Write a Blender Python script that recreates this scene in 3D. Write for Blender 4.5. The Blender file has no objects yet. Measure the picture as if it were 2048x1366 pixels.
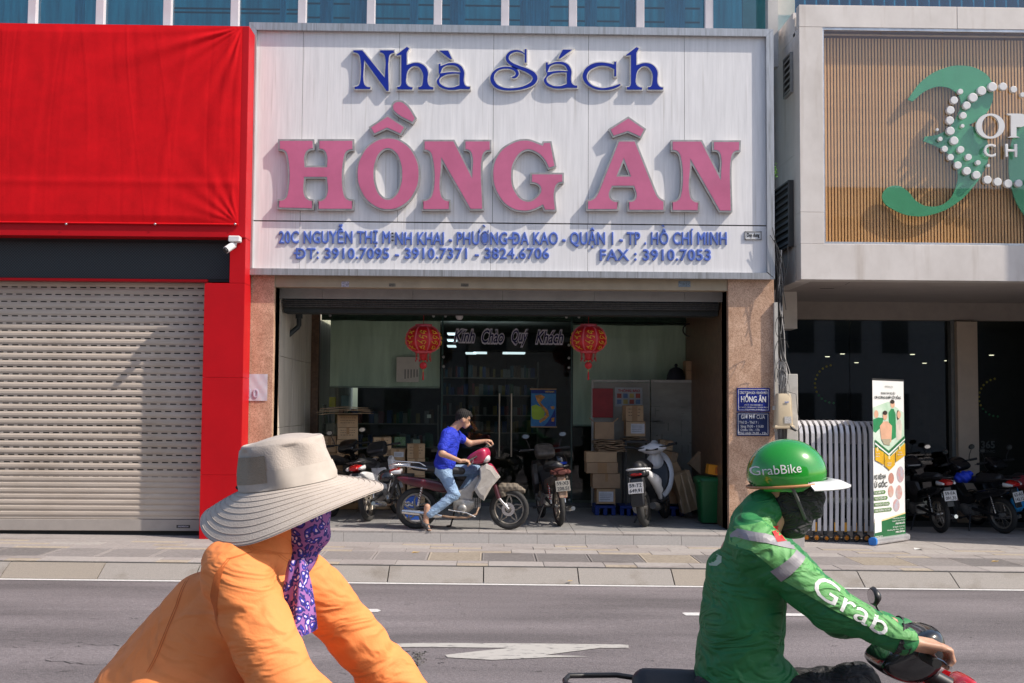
import bpy, bmesh, math, random
import numpy as np
from mathutils import Vector, Matrix, Euler
from mathutils.bvhtree import BVHTree
random.seed(7)
R = math.radians
SC = bpy.context.scene
COL = SC.collection
# ------------------------------------------------------------------ camera, light, exposure
D = 14.9; H = 1.85; F = 2300.0
PITCH, YAW, ROLL = R(3.23), R(1.1), R(0.39)
cam = bpy.data.cameras.new('camera'); camo = bpy.data.objects.new('camera', cam); COL.objects.link(camo)
cam.sensor_width = 36; cam.lens = F / 2048 * 36; cam.clip_end = 400; cam.clip_start = .1
RM = Matrix.Rotation(-YAW, 3, 'Z') @ Matrix.Rotation(R(90) + PITCH, 3, 'X') @ Matrix.Rotation(ROLL, 3, 'Z')
CP = Vector((0, -D, H))
camo.matrix_world = Matrix.Translation(CP) @ RM.to_4x4()
SC.camera = camo
SUN = Vector((2.75, -1.0, 3.1)).normalized()
world = bpy.data.worlds.new('World'); SC.world = world; world.use_nodes = True
nt = world.node_tree; bg = nt.nodes['Background']
sky = nt.nodes.new('ShaderNodeTexSky'); sky.sky_type = 'NISHITA'; sky.sun_disc = False
sky.sun_elevation = math.asin(SUN.z); sky.sun_rotation = math.atan2(SUN.x, SUN.y)
sky.dust_density = 2.0; sky.air_density = 1.0
nt.links.new(sky.outputs[0], bg.inputs[0]); bg.inputs[1].default_value = 0.15
sl = bpy.data.lights.new('sun', 'SUN'); sl.energy = 4.3; sl.angle = R(0.55); sl.color = (1, .91, .80)
so = bpy.data.objects.new('sun', sl); COL.objects.link(so)
so.rotation_euler = (-SUN).to_track_quat('-Z', 'Y').to_euler(); so.location = SUN * 40
SC.view_settings.view_transform = 'Standard'; SC.view_settings.look = 'None'
SC.view_settings.gamma = 1; SC.view_settings.exposure = 0.35; SC.view_settings.use_curve_mapping = False
SC.cycles.max_bounces = 8; SC.cycles.use_denoising = True

# ------------------------------------------------------------------ pixel rays -> points in the place
def ray(px, py): return RM @ Vector(((px - 1024) / F, (683 - py) / F, -1.0))
def on_y(px, py, Y):
    r = ray(px, py); return CP + r * ((Y + D) / r.y)
def X(px, Y, py=800): return on_y(px, py, Y).x
def Z(py, Y, px=1000): return on_y(px, py, Y).z
SL = -0.007
SHOP_L, SHOP_R, STEP_Y = -3.12, 3.95, -0.5
def gz(x, y):
    b = SL * x
    if y > STEP_Y and SHOP_L < x < SHOP_R: return b + .29
    if y > -2.5: return b + .15
    if y > -2.8: return b + .13
    return b
def on_g(px, py):
    r = ray(px, py); t = 1.0
    for k in range(3000):
        p = CP + r * t
        if p.z <= gz(p.x, p.y): return p
        t += .01
    return p

# ------------------------------------------------------------------ materials
def lin(h):
    if isinstance(h, (tuple, list)): return tuple(h[:3])
    h = h.lstrip('#'); v = [int(h[i:i + 2], 16) / 255 for i in (0, 2, 4)]
    return tuple(x / 12.92 if x <= .04045 else ((x + .055) / 1.055) ** 2.4 for x in v)
MATS = {}
def M(name, col='#888888', rough=.6, metal=0, var=.12, scale=6, bump=0, bscale=40, spec=.5, coat=0, col2=None, stretch=(1, 1, 1), ao=0, trans=0, wrinkle=0, wscale=5, wstretch=(1, 1, 1), wrot=0):
    if name in MATS: return MATS[name]
    m = bpy.data.materials.new(name); m.use_nodes = True; n = m.node_tree.nodes; l = m.node_tree.links
    b = n['Principled BSDF']; c = lin(col)
    b.inputs['Roughness'].default_value = rough; b.inputs['Metallic'].default_value = metal
    b.inputs['Specular IOR Level'].default_value = spec; b.inputs['Coat Weight'].default_value = coat
    b.inputs['Transmission Weight'].default_value = trans
    tc = n.new('ShaderNodeTexCoord'); mp = n.new('ShaderNodeMapping'); mp.inputs['Scale'].default_value = stretch
    l.new(tc.outputs['Object'], mp.inputs[0])
    nz = n.new('ShaderNodeTexNoise'); nz.inputs['Scale'].default_value = scale; nz.inputs['Detail'].default_value = 6; nz.inputs['Roughness'].default_value = .65
    l.new(mp.outputs[0], nz.inputs['Vector'])
    cr = n.new('ShaderNodeValToRGB'); cr.color_ramp.elements[0].position = .3; cr.color_ramp.elements[1].position = .7
    c2 = lin(col2) if col2 is not None else tuple(x * (1 - var * 2) for x in c)
    cr.color_ramp.elements[0].color = (*[max(0, x) for x in c2], 1)
    cr.color_ramp.elements[1].color = (*(c if col2 is not None else [min(1, x * (1 + var)) for x in c]), 1)
    l.new(nz.outputs['Fac'], cr.inputs[0]); l.new(cr.outputs[0], b.inputs['Base Color'])
    if bump:
        n2 = n.new('ShaderNodeTexNoise'); n2.inputs['Scale'].default_value = bscale; n2.inputs['Detail'].default_value = 4
        l.new(mp.outputs[0], n2.inputs['Vector'])
        bp = n.new('ShaderNodeBump'); bp.inputs['Strength'].default_value = bump; bp.inputs['Distance'].default_value = .01
        l.new(n2.outputs['Fac'], bp.inputs['Height']); l.new(bp.outputs[0], b.inputs['Normal'])
    if wrinkle:      # soft cloth creases: warped ridges
        n3 = n.new('ShaderNodeTexNoise'); n3.inputs['Scale'].default_value = wscale; n3.inputs['Detail'].default_value = 2; n3.inputs['Distortion'].default_value = 1.8
        mp3 = n.new('ShaderNodeMapping'); mp3.inputs['Scale'].default_value = wstretch; mp3.inputs['Rotation'].default_value = (0, wrot, 0); l.new(tc.outputs['Object'], mp3.inputs[0]); l.new(mp3.outputs[0], n3.inputs['Vector'])
        r3 = n.new('ShaderNodeValToRGB'); r3.color_ramp.elements[0].position = .38; r3.color_ramp.elements[1].position = .62; e = r3.color_ramp.elements.new(.5); e.color = (1, 1, 1, 1); r3.color_ramp.elements[2].color = (.1, .1, .1, 1); r3.color_ramp.interpolation = 'B_SPLINE'
        l.new(n3.outputs['Fac'], r3.inputs[0]); b3 = n.new('ShaderNodeBump'); b3.inputs['Strength'].default_value = wrinkle; b3.inputs['Distance'].default_value = .03
        l.new(r3.outputs[0], b3.inputs['Height'])
        if bump: l.new(bp.outputs[0], b3.inputs['Normal'])
        l.new(b3.outputs[0], b.inputs['Normal'])
    MATS[name] = m; return m
def stain(m, scale, stretch, lo, hi, dark):
    """sparse run-off streaks or blotches multiplied over the base colour"""
    n = m.node_tree.nodes; l = m.node_tree.links; b = n['Principled BSDF']; src = b.inputs['Base Color'].links[0].from_socket
    mp = n.new('ShaderNodeMapping'); mp.inputs['Scale'].default_value = stretch; l.new(n['Texture Coordinate'].outputs['Object'], mp.inputs[0])
    z = n.new('ShaderNodeTexNoise'); z.inputs['Scale'].default_value = scale; z.inputs['Detail'].default_value = 4; l.new(mp.outputs[0], z.inputs['Vector'])
    r = n.new('ShaderNodeValToRGB'); r.color_ramp.elements[0].position = lo; r.color_ramp.elements[1].position = hi; r.color_ramp.elements[0].color = (1, 1, 1, 1); r.color_ramp.elements[1].color = (*dark, 1)
    x = n.new('ShaderNodeMixRGB'); x.blend_type = 'MULTIPLY'; x.inputs[0].default_value = 1
    l.new(z.outputs['Fac'], r.inputs[0]); l.new(src, x.inputs[1]); l.new(r.outputs[0], x.inputs[2]); l.new(x.outputs[0], b.inputs['Base Color']); return m
def emit(name, col, s):
    m = M(name, col); b = m.node_tree.nodes['Principled BSDF']
    b.inputs['Emission Color'].default_value = (*lin(col), 1); b.inputs['Emission Strength'].default_value = s; return m
def glass(name, tint, rough=.02, ior=1.5, alpha=None, refl=.1):
    """thin pane: tinted see-through plus mirror reflection"""
    if name in MATS: return MATS[name]
    m = bpy.data.materials.new(name); m.use_nodes = True; n = m.node_tree.nodes; l = m.node_tree.links
    n.remove(n['Principled BSDF']); out = n['Material Output']
    t = n.new('ShaderNodeBsdfTransparent'); t.inputs[0].default_value = (*lin(tint), 1)
    g = n.new('ShaderNodeBsdfGlossy'); g.inputs['Roughness'].default_value = rough; g.inputs[0].default_value = (1, 1, 1, 1)
    f = n.new('ShaderNodeFresnel'); f.inputs[0].default_value = ior
    mt = n.new('ShaderNodeMath'); mt.operation = 'ADD'; mt.inputs[1].default_value = refl; mt.use_clamp = True
    l.new(f.outputs[0], mt.inputs[0])
    gm_ = n.new('ShaderNodeNewGeometry'); iv = n.new('ShaderNodeMath'); iv.operation = 'SUBTRACT'; iv.inputs[0].default_value = 1; l.new(gm_.outputs['Backfacing'], iv.inputs[1])
    m2_ = n.new('ShaderNodeMath'); m2_.operation = 'MULTIPLY'; l.new(mt.outputs[0], m2_.inputs[0]); l.new(iv.outputs[0], m2_.inputs[1])
    mx = n.new('ShaderNodeMixShader'); l.new(m2_.outputs[0], mx.inputs[0]); l.new(t.outputs[0], mx.inputs[1]); l.new(g.outputs[0], mx.inputs[2])
    l.new(mx.outputs[0], out.inputs[0]); MATS[name] = m; return m

# ------------------------------------------------------------------ objects
def tag(o, label=None, cat=None, group=None, kind=None):
    if label: o['label'] = label
    if cat: o['category'] = cat
    if group: o['group'] = group
    if kind: o['kind'] = kind
    return o
def thing(name, label, cat, loc=(0, 0, 0), rz=0, group=None, kind=None, scale=1):
    o = bpy.data.objects.new(name, None); COL.objects.link(o); o.empty_display_size = .1
    o.location = loc; o.rotation_euler = (0, 0, rz); o.scale = (scale,) * 3
    return tag(o, label, cat, group, kind)
def link(name, me, parent=None, world=True):
    o = bpy.data.objects.new(name, me); COL.objects.link(o)
    if parent is not None:
        o.parent = parent
        if world:                      # mesh given in world coordinates; parents used this way are unrotated
            L = Vector((0, 0, 0)); p = parent
            while p is not None: L += p.location; p = p.parent
            o.location = -L
    return o
def copy_tree(o, parent=None):
    c = o.copy(); COL.objects.link(c); c.parent = parent
    for ch in o.children: copy_tree(ch, c)
    return c

class MB:
    def __init__(s): s.v = []; s.f = []; s.mi = []; s.sm = []
    def add(s, vs, fs, mi=0, sm=False):
        k = len(s.v); s.v += [tuple(v) for v in vs]
        for f in fs: s.f.append(tuple(i + k for i in f)); s.mi.append(mi); s.sm.append(sm)
        return s
    def box(s, x0, x1, y0, y1, z0, z1, c=0, mi=0, slope=0):
        if x0 > x1: x0, x1 = x1, x0
        if y0 > y1: y0, y1 = y1, y0
        if z0 > z1: z0, z1 = z1, z0
        if c <= 0:
            vs = [(x, y, z) for z in (z0, z1) for y in (y0, y1) for x in (x0, x1)]
            fs = [(0, 2, 3, 1), (4, 5, 7, 6), (0, 1, 5, 4), (2, 6, 7, 3), (0, 4, 6, 2), (1, 3, 7, 5)]
            if slope: vs = [(x, y, z + slope * x) for x, y, z in vs]
            return s.add(vs, fs, mi)
        c = min(c, (x1 - x0) * .45, (y1 - y0) * .45, (z1 - z0) * .45)
        P = {}; vs = []
        X_, Y_, Z_ = (x0, x1), (y0, y1), (z0, z1)
        for i in (0, 1):
            for j in (0, 1):
                for k in (0, 1):
                    sx, sy, sz = (c, -c)[i], (c, -c)[j], (c, -c)[k]
                    P[i, j, k, 0] = len(vs); vs.append((X_[i], Y_[j] + sy, Z_[k] + sz))
                    P[i, j, k, 1] = len(vs); vs.append((X_[i] + sx, Y_[j], Z_[k] + sz))
                    P[i, j, k, 2] = len(vs); vs.append((X_[i] + sx, Y_[j] + sy, Z_[k]))
        fs = []
        for i in (0, 1):
            f = [P[i, 0, 0, 0], P[i, 1, 0, 0], P[i, 1, 1, 0], P[i, 0, 1, 0]]; fs.append(f if i else f[::-1])
            f = [P[0, i, 0, 1], P[1, i, 0, 1], P[1, i, 1, 1], P[0, i, 1, 1]]; fs.append(f[::-1] if i else f)
            f = [P[0, 0, i, 2], P[1, 0, i, 2], P[1, 1, i, 2], P[0, 1, i, 2]]; fs.append(f if i else f[::-1])
        for a in (0, 1):
            for b in (0, 1):
                fs.append([P[a, b, 0, 0], P[a, b, 0, 1], P[a, b, 1, 1], P[a, b, 1, 0]])
                fs.append([P[a, 0, b, 0], P[a, 0, b, 2], P[a, 1, b, 2], P[a, 1, b, 0]])
                fs.append([P[0, a, b, 1], P[0, a, b, 2], P[1, a, b, 2], P[1, a, b, 1]])
                for d in (0, 1): fs.append([P[a, b, d, 0], P[a, b, d, 1], P[a, b, d, 2]])
        if slope: vs = [(x, y, z + slope * x) for x, y, z in vs]
        return s.add(vs, fs, mi)
    def tube(s, path, r, n=8, mi=0, caps=True, sm=True):
        pts = [Vector(p) for p in path]; m = len(pts)
        rr = list(r) if isinstance(r, (list, tuple)) else [r] * m
        vs = []; up = None
        for i, p in enumerate(pts):
            t = (pts[min(i + 1, m - 1)] - pts[max(i - 1, 0)]).normalized()
            if up is None: up = Vector((0, 0, 1)) if abs(t.z) < .9 else Vector((0, 1, 0))
            a = t.cross(up)
            if a.length < 1e-4: a = t.cross(Vector((1, 0, 0)))
            a.normalize(); b = a.cross(t).normalized(); up = b
            for k in range(n):
                th = 2 * math.pi * k / n; vs.append(p + (a * math.cos(th) + b * math.sin(th)) * rr[i])
        fs = [(i * n + k, i * n + (k + 1) % n, (i + 1) * n + (k + 1) % n, (i + 1) * n + k) for i in range(m - 1) for k in range(n)]
        s.add(vs, fs, mi, sm)
        if caps: s.add([vs[k] for k in range(n)], [tuple(range(n))[::-1]], mi); s.add([vs[(m - 1) * n + k] for k in range(n)], [tuple(range(n))], mi)
        return s
    def loft(s, secs, n=16, mi=0, e=2.0, caps=True, axis='x'):
        """secs: (center, half_a, half_b): rings in plane perpendicular to axis; superellipse exponent e"""
        vs = []
        for c, a, b in secs:
            c = Vector(c)
            for k in range(n):
                th = 2 * math.pi * k / n; ca, sa = math.cos(th), math.sin(th)
                u = a * math.copysign(abs(ca) ** (2 / e), ca); w = b * math.copysign(abs(sa) ** (2 / e), sa)
                vs.append(c + (Vector((0, u, w)) if axis == 'x' else Vector((u, w, 0)) if axis == 'z' else Vector((u, 0, w))))
        m = len(secs)
        fs = [(i * n + k, i * n + (k + 1) % n, (i + 1) * n + (k + 1) % n, (i + 1) * n + k) for i in range(m - 1) for k in range(n)]
        s.add(vs, fs, mi, True)
        if caps: s.add([vs[k] for k in range(n)], [tuple(range(n))], mi, False); s.add([vs[(m - 1) * n + k] for k in range(n)], [tuple(range(n))], mi, False)
        return s
    def lathe(s, c, prof, n=20, axis='z', mi=0, sm=True):
        """prof: (radius, height) along axis"""
        c = Vector(c); vs = []
        for r_, h_ in prof:
            for k in range(n):
                th = 2 * math.pi * k / n; a, b = r_ * math.cos(th), r_ * math.sin(th)
                vs.append(c + (Vector((a, b, h_)) if axis == 'z' else Vector((a, h_, b)) if axis == 'y' else Vector((h_, a, b))))
        m = len(prof)
        fs = [(i * n + k, i * n + (k + 1) % n, (i + 1) * n + (k + 1) % n, (i + 1) * n + k) for i in range(m - 1) for k in range(n)]
        s.add(vs, fs, mi, sm)
        return s
    def prism(s, pts, y0, y1, mi=0, c=0):
        """side profile pts (x,z) extruded along y; c = rounded edge inset"""
        n = len(pts); cx = sum(p[0] for p in pts) / n; cz = sum(p[1] for p in pts) / n
        if c:
            def ins(p):
                d = Vector((cx - p[0], cz - p[1])); L = d.length or 1; d *= min(c / L, .6); return (p[0] + d.x, p[1] + d.y)
            rings = [([ins(p) for p in pts], y0), (pts, y0 + c * .8), (pts, y1 - c * .8), ([ins(p) for p in pts], y1)]
        else: rings = [(pts, y0), (pts, y1)]
        vs = [(p[0], y, p[1]) for ps, y in rings for p in ps]; m = len(rings)
        fs = [(i * n + k, i * n + (k + 1) % n, (i + 1) * n + (k + 1) % n, (i + 1) * n + k) for i in range(m - 1) for k in range(n)]
        fs += [tuple(range(n)), tuple((m - 1) * n + k for k in range(n))]
        return s.add(vs, fs, mi)
    def sheet(s, fn, nu, nv, mi=0, sm=True):
        vs = [fn(i / nu, j / nv) for j in range(nv + 1) for i in range(nu + 1)]
        fs = [(j * (nu + 1) + i, j * (nu + 1) + i + 1, (j + 1) * (nu + 1) + i + 1, (j + 1) * (nu + 1) + i) for j in range(nv) for i in range(nu)]
        return s.add(vs, fs, mi, sm)
    def mesh(s, name, mats, fix=True):
        me = bpy.data.meshes.new(name); me.from_pydata(s.v, [], s.f)
        for m in (mats if isinstance(mats, (list, tuple)) else [mats]): me.materials.append(m)
        me.polygons.foreach_set('material_index', s.mi); me.polygons.foreach_set('use_smooth', s.sm)
        if fix:
            bm = bmesh.new(); bm.from_mesh(me); bmesh.ops.recalc_face_normals(bm, faces=bm.faces); bm.to_mesh(me); bm.free()
        me.update(); return me
    def build(s, name, mats, parent=None, world=True, fix=True):
        return link(name, s.mesh(name, mats, fix), parent, world)
def bx(name, x0, x1, y0, y1, z0, z1, mat, parent=None, c=.0, slope=0, world=True):
    return MB().box(x0, x1, y0, y1, z0, z1, c=c, slope=slope).build(name, mat, parent, world)
def pbx(name, px0, px1, py0, py1, Y, dep, mat, parent=None, c=0):
    a = on_y(px0, (py0 + py1) / 2, Y); b = on_y(px1, (py0 + py1) / 2, Y); m = (px0 + px1) / 2
    return bx(name, a.x, b.x, Y, Y + dep, Z(py1, Y, m), Z(py0, Y, m), mat, parent, c)

def curve_shape(loops, depth, offset=0, cyclic=True):
    """loops: lists of (x,z[,1]) ; flag 1 = smooth. returns mesh in XZ plane, y in [-depth, 0]"""
    cu = bpy.data.curves.new('c', 'CURVE'); cu.dimensions = '2D'; cu.fill_mode = 'BOTH'; cu.resolution_u = 6
    cu.extrude = depth / 2; cu.offset = offset
    for lp in loops:
        sp = cu.splines.new('BEZIER'); sp.bezier_points.add(len(lp) - 1); sp.use_cyclic_u = True
        for q, p in zip(sp.bezier_points, lp):
            q.co = (p[0], p[1], 0); t = 'AUTO' if len(p) > 2 else 'VECTOR'
            q.handle_left_type = t; q.handle_right_type = t
    o = bpy.data.objects.new('c', cu); COL.objects.link(o)
    dg = bpy.context.evaluated_depsgraph_get(); dg.update()
    me = bpy.data.meshes.new_from_object(o.evaluated_get(dg)); bpy.data.objects.remove(o); bpy.data.curves.remove(cu)
    me.transform(Matrix(((1, 0, 0, 0), (0, 0, -1, -depth / 2), (0, 1, 0, 0), (0, 0, 0, 1))))
    return me
def text_mesh(body, size=1, depth=.002, offset=0, align='LEFT', shear=0, spacing=1):
    cu = bpy.data.curves.new('t', 'FONT'); cu.body = body; cu.size = size; cu.extrude = depth / 2 - (offset * .3 if offset < depth else 0); cu.bevel_depth = offset; cu.bevel_resolution = 0
    cu.align_x = align; cu.shear = shear; cu.space_character = spacing; cu.resolution_u = 3
    o = bpy.data.objects.new('t', cu); COL.objects.link(o)
    dg = bpy.context.evaluated_depsgraph_get(); dg.update()
    me = bpy.data.meshes.new_from_object(o.evaluated_get(dg)); bpy.data.objects.remove(o); bpy.data.curves.remove(cu)
    me.transform(Matrix(((1, 0, 0, 0), (0, 0, -1, 0), (0, 1, 0, 0), (0, 0, 0, 1))))
    if offset and 'Q' in body:        # a bevel spike on some glyphs: pull stray points back to a neighbour
        bm = bmesh.new(); bm.from_mesh(me); lim = size * (len(body) + 1)
        bad = [v for v in bm.verts if v.co.length > lim]
        for v in bad:
            ok = [e.other_vert(v).co for e in v.link_edges if e.other_vert(v).co.length <= lim]
            v.co = ok[0] if ok else Vector((0.4, 0, 0.3))
        bm.to_mesh(me); bm.free()
    if len(me.vertices):
        a = np.empty(len(me.vertices) * 3); me.vertices.foreach_get('co', a); ys = a[1::3]
        me.transform(Matrix.Translation((0, -ys.max(), 0))); me.transform(Matrix.Diagonal((1, depth / max(1e-6, ys.max() - ys.min()), 1, 1)))
    return me
def bounds(me):
    a = np.empty(len(me.vertices) * 3); me.vertices.foreach_get('co', a); a = a.reshape(-1, 3)
    return a.min(0), a.max(0)
def fit_text(body, x0, x1, zb, zt, Y, mat, parent, name='lettering', depth=.003, bold=0, shear=0, spacing=1, hbody=None, mode='own'):
    """text stretched to span x0..x1 and letter height zb..zt (cap height), front at Y"""
    me = text_mesh(body, 1, .1, bold, shear=shear, spacing=spacing); lo, hi = bounds(me)
    cap = .7
    sx = (x1 - x0) / (hi[0] - lo[0]); sz = (zt - zb) / cap
    me.transform(Matrix.Diagonal((sx, depth / .1, sz, 1)) @ Matrix.Translation((-lo[0], 0, 0)))
    me.transform(Matrix.Translation((x0, Y, zb)))
    me.materials.clear(); me.materials.append(mat)
    return link(name, me, parent)
def ptext(body, px0, px1, py0, py1, Y, mat, parent, **k):
    m = (px0 + px1) / 2
    return fit_text(body, X(px0, Y, py1), X(px1, Y, py1), Z(py1, Y, m), Z(py0, Y, m), Y, mat, parent, **k)

# ------------------------------------------------------------------ smooth bodies from distance fields
def sdf_mesh(prims, res=.012, k=.03, folds=None, pad=.05):
    """prims: ('c',p0,p1,r0,r1) tapered capsule | ('e',c,(rx,ry,rz)[,Matrix]) ellipsoid | ('-',...) cut"""
    P = []
    for p in prims:
        q = p[1:] if p[0] in '-+' else p
        if q[0] == 'c': P += [(Vector(q[1]), q[3]), (Vector(q[2]), q[4])]
        else: P.append((Vector(q[1]), max(q[2])))
    lo = np.array([min(v[i] - r for v, r in P) for i in range(3)]) - pad
    hi = np.array([max(v[i] + r for v, r in P) for i in range(3)]) + pad
    n = np.ceil((hi - lo) / res).astype(int) + 1
    g = np.stack(np.meshgrid(*[lo[i] + np.arange(n[i]) * res for i in range(3)], indexing='ij'), -1).astype(np.float32)
    f = np.full(g.shape[:3], 9.0, np.float32)
    for p in prims:
        cut = p[0] == '-'; q = p[1:] if cut else p
        if q[0] == 'c':
            a = np.array(q[1], np.float32); b = np.array(q[2], np.float32); ba = b - a
            t = np.clip(((g - a) @ ba) / max(float(ba @ ba), 1e-9), 0, 1)
            d = np.linalg.norm(g - a - t[..., None] * ba, axis=-1) - (q[3] + (q[4] - q[3]) * t)
        else:
            c = np.array(q[1], np.float32); r = np.array(q[2], np.float32); w = g - c
            if len(q) > 3 and q[3] is not None: w = w @ np.array(q[3].to_3x3(), np.float32)
            k0 = np.linalg.norm(w / r, axis=-1); k1 = np.linalg.norm(w / (r * r), axis=-1)
            d = k0 * (k0 - 1) / np.maximum(k1, 1e-6)
        if cut: f = np.maximum(f, -d)
        else:
            h = np.clip(.5 + .5 * (d - f) / k, 0, 1) if k > 0 else (d > f) * 1.0
            f = d * (1 - h) + f * h - k * h * (1 - h)
    if folds is not None: f = f + folds(g)
    return surf_nets(f, lo, res)
def surf_nets(f, lo, res):
    s = f < 0; nx, ny, nz = f.shape
    cnt = np.zeros((nx - 1, ny - 1, nz - 1), np.float32); acc = np.zeros((nx - 1, ny - 1, nz - 1, 3), np.float32)
    import itertools
    for ax in range(3):
        o = [i for i in range(3) if i != ax]
        for u, v in itertools.product((0, 1), (0, 1)):
            sa = [None] * 3; sb = [None] * 3
            off = {o[0]: u, o[1]: v}
            for i in range(3):
                if i == ax: sa[i] = slice(0, f.shape[i] - 1); sb[i] = slice(1, f.shape[i])
                else: sa[i] = sb[i] = slice(off[i], f.shape[i] - 1 + off[i])
            A = f[tuple(sa)]; B = f[tuple(sb)]; cr = (A < 0) != (B < 0)
            t = np.where(cr, A / np.where(cr, A - B, 1), 0)
            cnt += cr
            pos = [np.full(A.shape, float(off.get(i, 0)), np.float32) for i in range(3)]; pos[ax] = t
            for i in range(3): acc[..., i] += np.where(cr, pos[i], 0)
    act = cnt > 0; idx = np.full(act.shape, -1, np.int64); cells = np.argwhere(act); idx[act] = np.arange(len(cells))
    V = (cells + acc[act] / cnt[act][:, None]) * res + lo
    F_ = []
    for ax in range(3):
        o = [(ax + 1) % 3, (ax + 2) % 3]
        sa = [slice(1, f.shape[i] - 1) for i in range(3)]; sb = list(sa)
        sa[ax] = slice(0, f.shape[ax] - 1); sb[ax] = slice(1, f.shape[ax])
        A = s[tuple(sa)]; B = s[tuple(sb)]
        for flip, m in ((0, A & ~B), (1, ~A & B)):
            c = np.argwhere(m)
            if not len(c): continue
            c = c + np.array([0 if i == ax else 1 for i in range(3)])
            q = []
            for du, dv in ((-1, -1), (0, -1), (0, 0), (-1, 0)):
                e = c.copy(); e[:, o[0]] += du; e[:, o[1]] += dv; q.append(idx[e[:, 0], e[:, 1], e[:, 2]])
            q = np.stack(q if not flip else q[::-1], 1); F_.append(q)
    F_ = np.concatenate(F_)
    me = bpy.data.meshes.new('body'); me.from_pydata(V.tolist(), [], F_.tolist())
    me.polygons.foreach_set('use_smooth', [True] * len(me.polygons)); me.update(); return me
def sdf_obj(name, prims, mat, parent, res=.012, k=.03, folds=None, world=False, smooth=1):
    me = sdf_mesh(prims, res, k, folds)
    if smooth:
        bm = bmesh.new(); bm.from_mesh(me)
        for _ in range(smooth): bmesh.ops.smooth_vert(bm, verts=bm.verts, factor=.5, use_axis_x=True, use_axis_y=True, use_axis_z=True)
        bm.to_mesh(me); bm.free()
    me.materials.append(mat); return link(name, me, parent, world)
# ================================================================== ground
asphalt = M('asphalt', (.225, .203, .210), .85, var=.12, scale=62, bump=1.0, bscale=120, col2=(.105, .094, .098), stretch=(.6, 1, 1))
_n = asphalt.node_tree; _b = _n.nodes['Principled BSDF']
_src = _b.inputs['Base Color'].links[0].from_socket
_t = _n.nodes.new('ShaderNodeTexCoord'); _m = _n.nodes.new('ShaderNodeMapping'); _m.inputs['Scale'].default_value = (.25, 1.2, 1)
_z = _n.nodes.new('ShaderNodeTexNoise'); _z.inputs['Scale'].default_value = 1.1; _z.inputs['Detail'].default_value = 5
_r = _n.nodes.new('ShaderNodeValToRGB'); _r.color_ramp.elements[0].color = (.66, .65, .65, 1); _r.color_ramp.elements[1].color = (1.18, 1.16, 1.16, 1); _r.color_ramp.elements[0].position = .35; _r.color_ramp.elements[1].position = .65
_x = _n.nodes.new('ShaderNodeMixRGB'); _x.blend_type = 'MULTIPLY'; _x.inputs[0].default_value = 1
_n.links.new(_t.outputs['Object'], _m.inputs[0]); _n.links.new(_m.outputs[0], _z.inputs['Vector']); _n.links.new(_z.outputs['Fac'], _r.inputs[0])
_n.links.new(_src, _x.inputs[1]); _n.links.new(_r.outputs[0], _x.inputs[2])
# sparse dark pits and pale chips
_v = _n.nodes.new('ShaderNodeTexNoise'); _v.inputs['Scale'].default_value = 9; _v.inputs['Detail'].default_value = 3
_m2 = _n.nodes.new('ShaderNodeMapping'); _m2.inputs['Scale'].default_value = (.5, 2.6, 1); _n.links.new(_t.outputs['Object'], _m2.inputs[0]); _n.links.new(_m2.outputs[0], _v.inputs['Vector'])
_r2 = _n.nodes.new('ShaderNodeValToRGB'); _r2.color_ramp.elements[0].color = (.35, .35, .34, 1); _r2.color_ramp.elements[1].color = (1, 1, 1, 1); _r2.color_ramp.elements[0].position = .27; _r2.color_ramp.elements[1].position = .31
_y = _n.nodes.new('ShaderNodeMixRGB'); _y.blend_type = 'MULTIPLY'; _y.inputs[0].default_value = 1
_n.links.new(_v.outputs['Fac'], _r2.inputs[0]); _n.links.new(_x.outputs[0], _y.inputs[1]); _n.links.new(_r2.outputs[0], _y.inputs[2]); _n.links.new(_y.outputs[0], _b.inputs['Base Color'])

tag(bx('ground', -70, 70, -70, 45, -1.2, -.05, M('soil', (.12, .11, .1), .9), slope=SL), kind='structure')
road = thing('road', None, None, (0, -8, 0), kind='structure')
MB().sheet(lambda u, v: (-40 + 80 * u, -17 + (17 - 2.79) * v, SL * (-40 + 80 * u)), 80, 24).build('asphalt_surface', asphalt, road)
paint = M('road_paint', (.62, .61, .6), .6, var=.12, scale=30, bump=.2)
worn = M('worn_road_paint', (.40, .385, .36), .7, var=.1, scale=18, col2=(.14, .135, .135), stretch=(.5, 1.5, 1))
worn.node_tree.nodes['Color Ramp'].color_ramp.elements[0].position = .36; worn.node_tree.nodes['Color Ramp'].color_ramp.elements[1].position = .44
def mark(name, pts, mat, parent, h=.005):
    vs = [(x, y, SL * x + h) for x, y in pts]
    return MB().add(vs, [tuple(range(len(vs)))]).build(name, mat, parent)
def gpix(px, py):            # a road point
    r = ray(px, py); n = Vector((-SL, 0, 1)); t = -(CP.dot(n)) / r.dot(n); p = CP + r * t; return p.x, p.y
mk = lambda name, pp, mat, **k: mark(name, [gpix(*p) for p in pp], mat, road, **k)
yk = gpix(950, 1164)[1]; yk2 = gpix(950, 1170.5)[1]
mark('edge_line', [(-30, yk), (30, yk), (30, yk2), (-30, yk2)], paint, road)
mk('lane_dash', [(560, 1219), (755, 1219), (762, 1222), (755, 1225), (556, 1225)], paint)
mk('lane_dash', [(1364, 1227), (1369, 1226), (1608, 1228), (1610, 1233), (1372, 1232)], paint)
mk('lane_dash', [(-150, 1213), (-60, 1213.5), (-60, 1219), (-150, 1218.5)], paint)
mk('lane_dash', [(2140, 1231), (2340, 1233), (2340, 1239), (2140, 1237)], paint)
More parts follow.
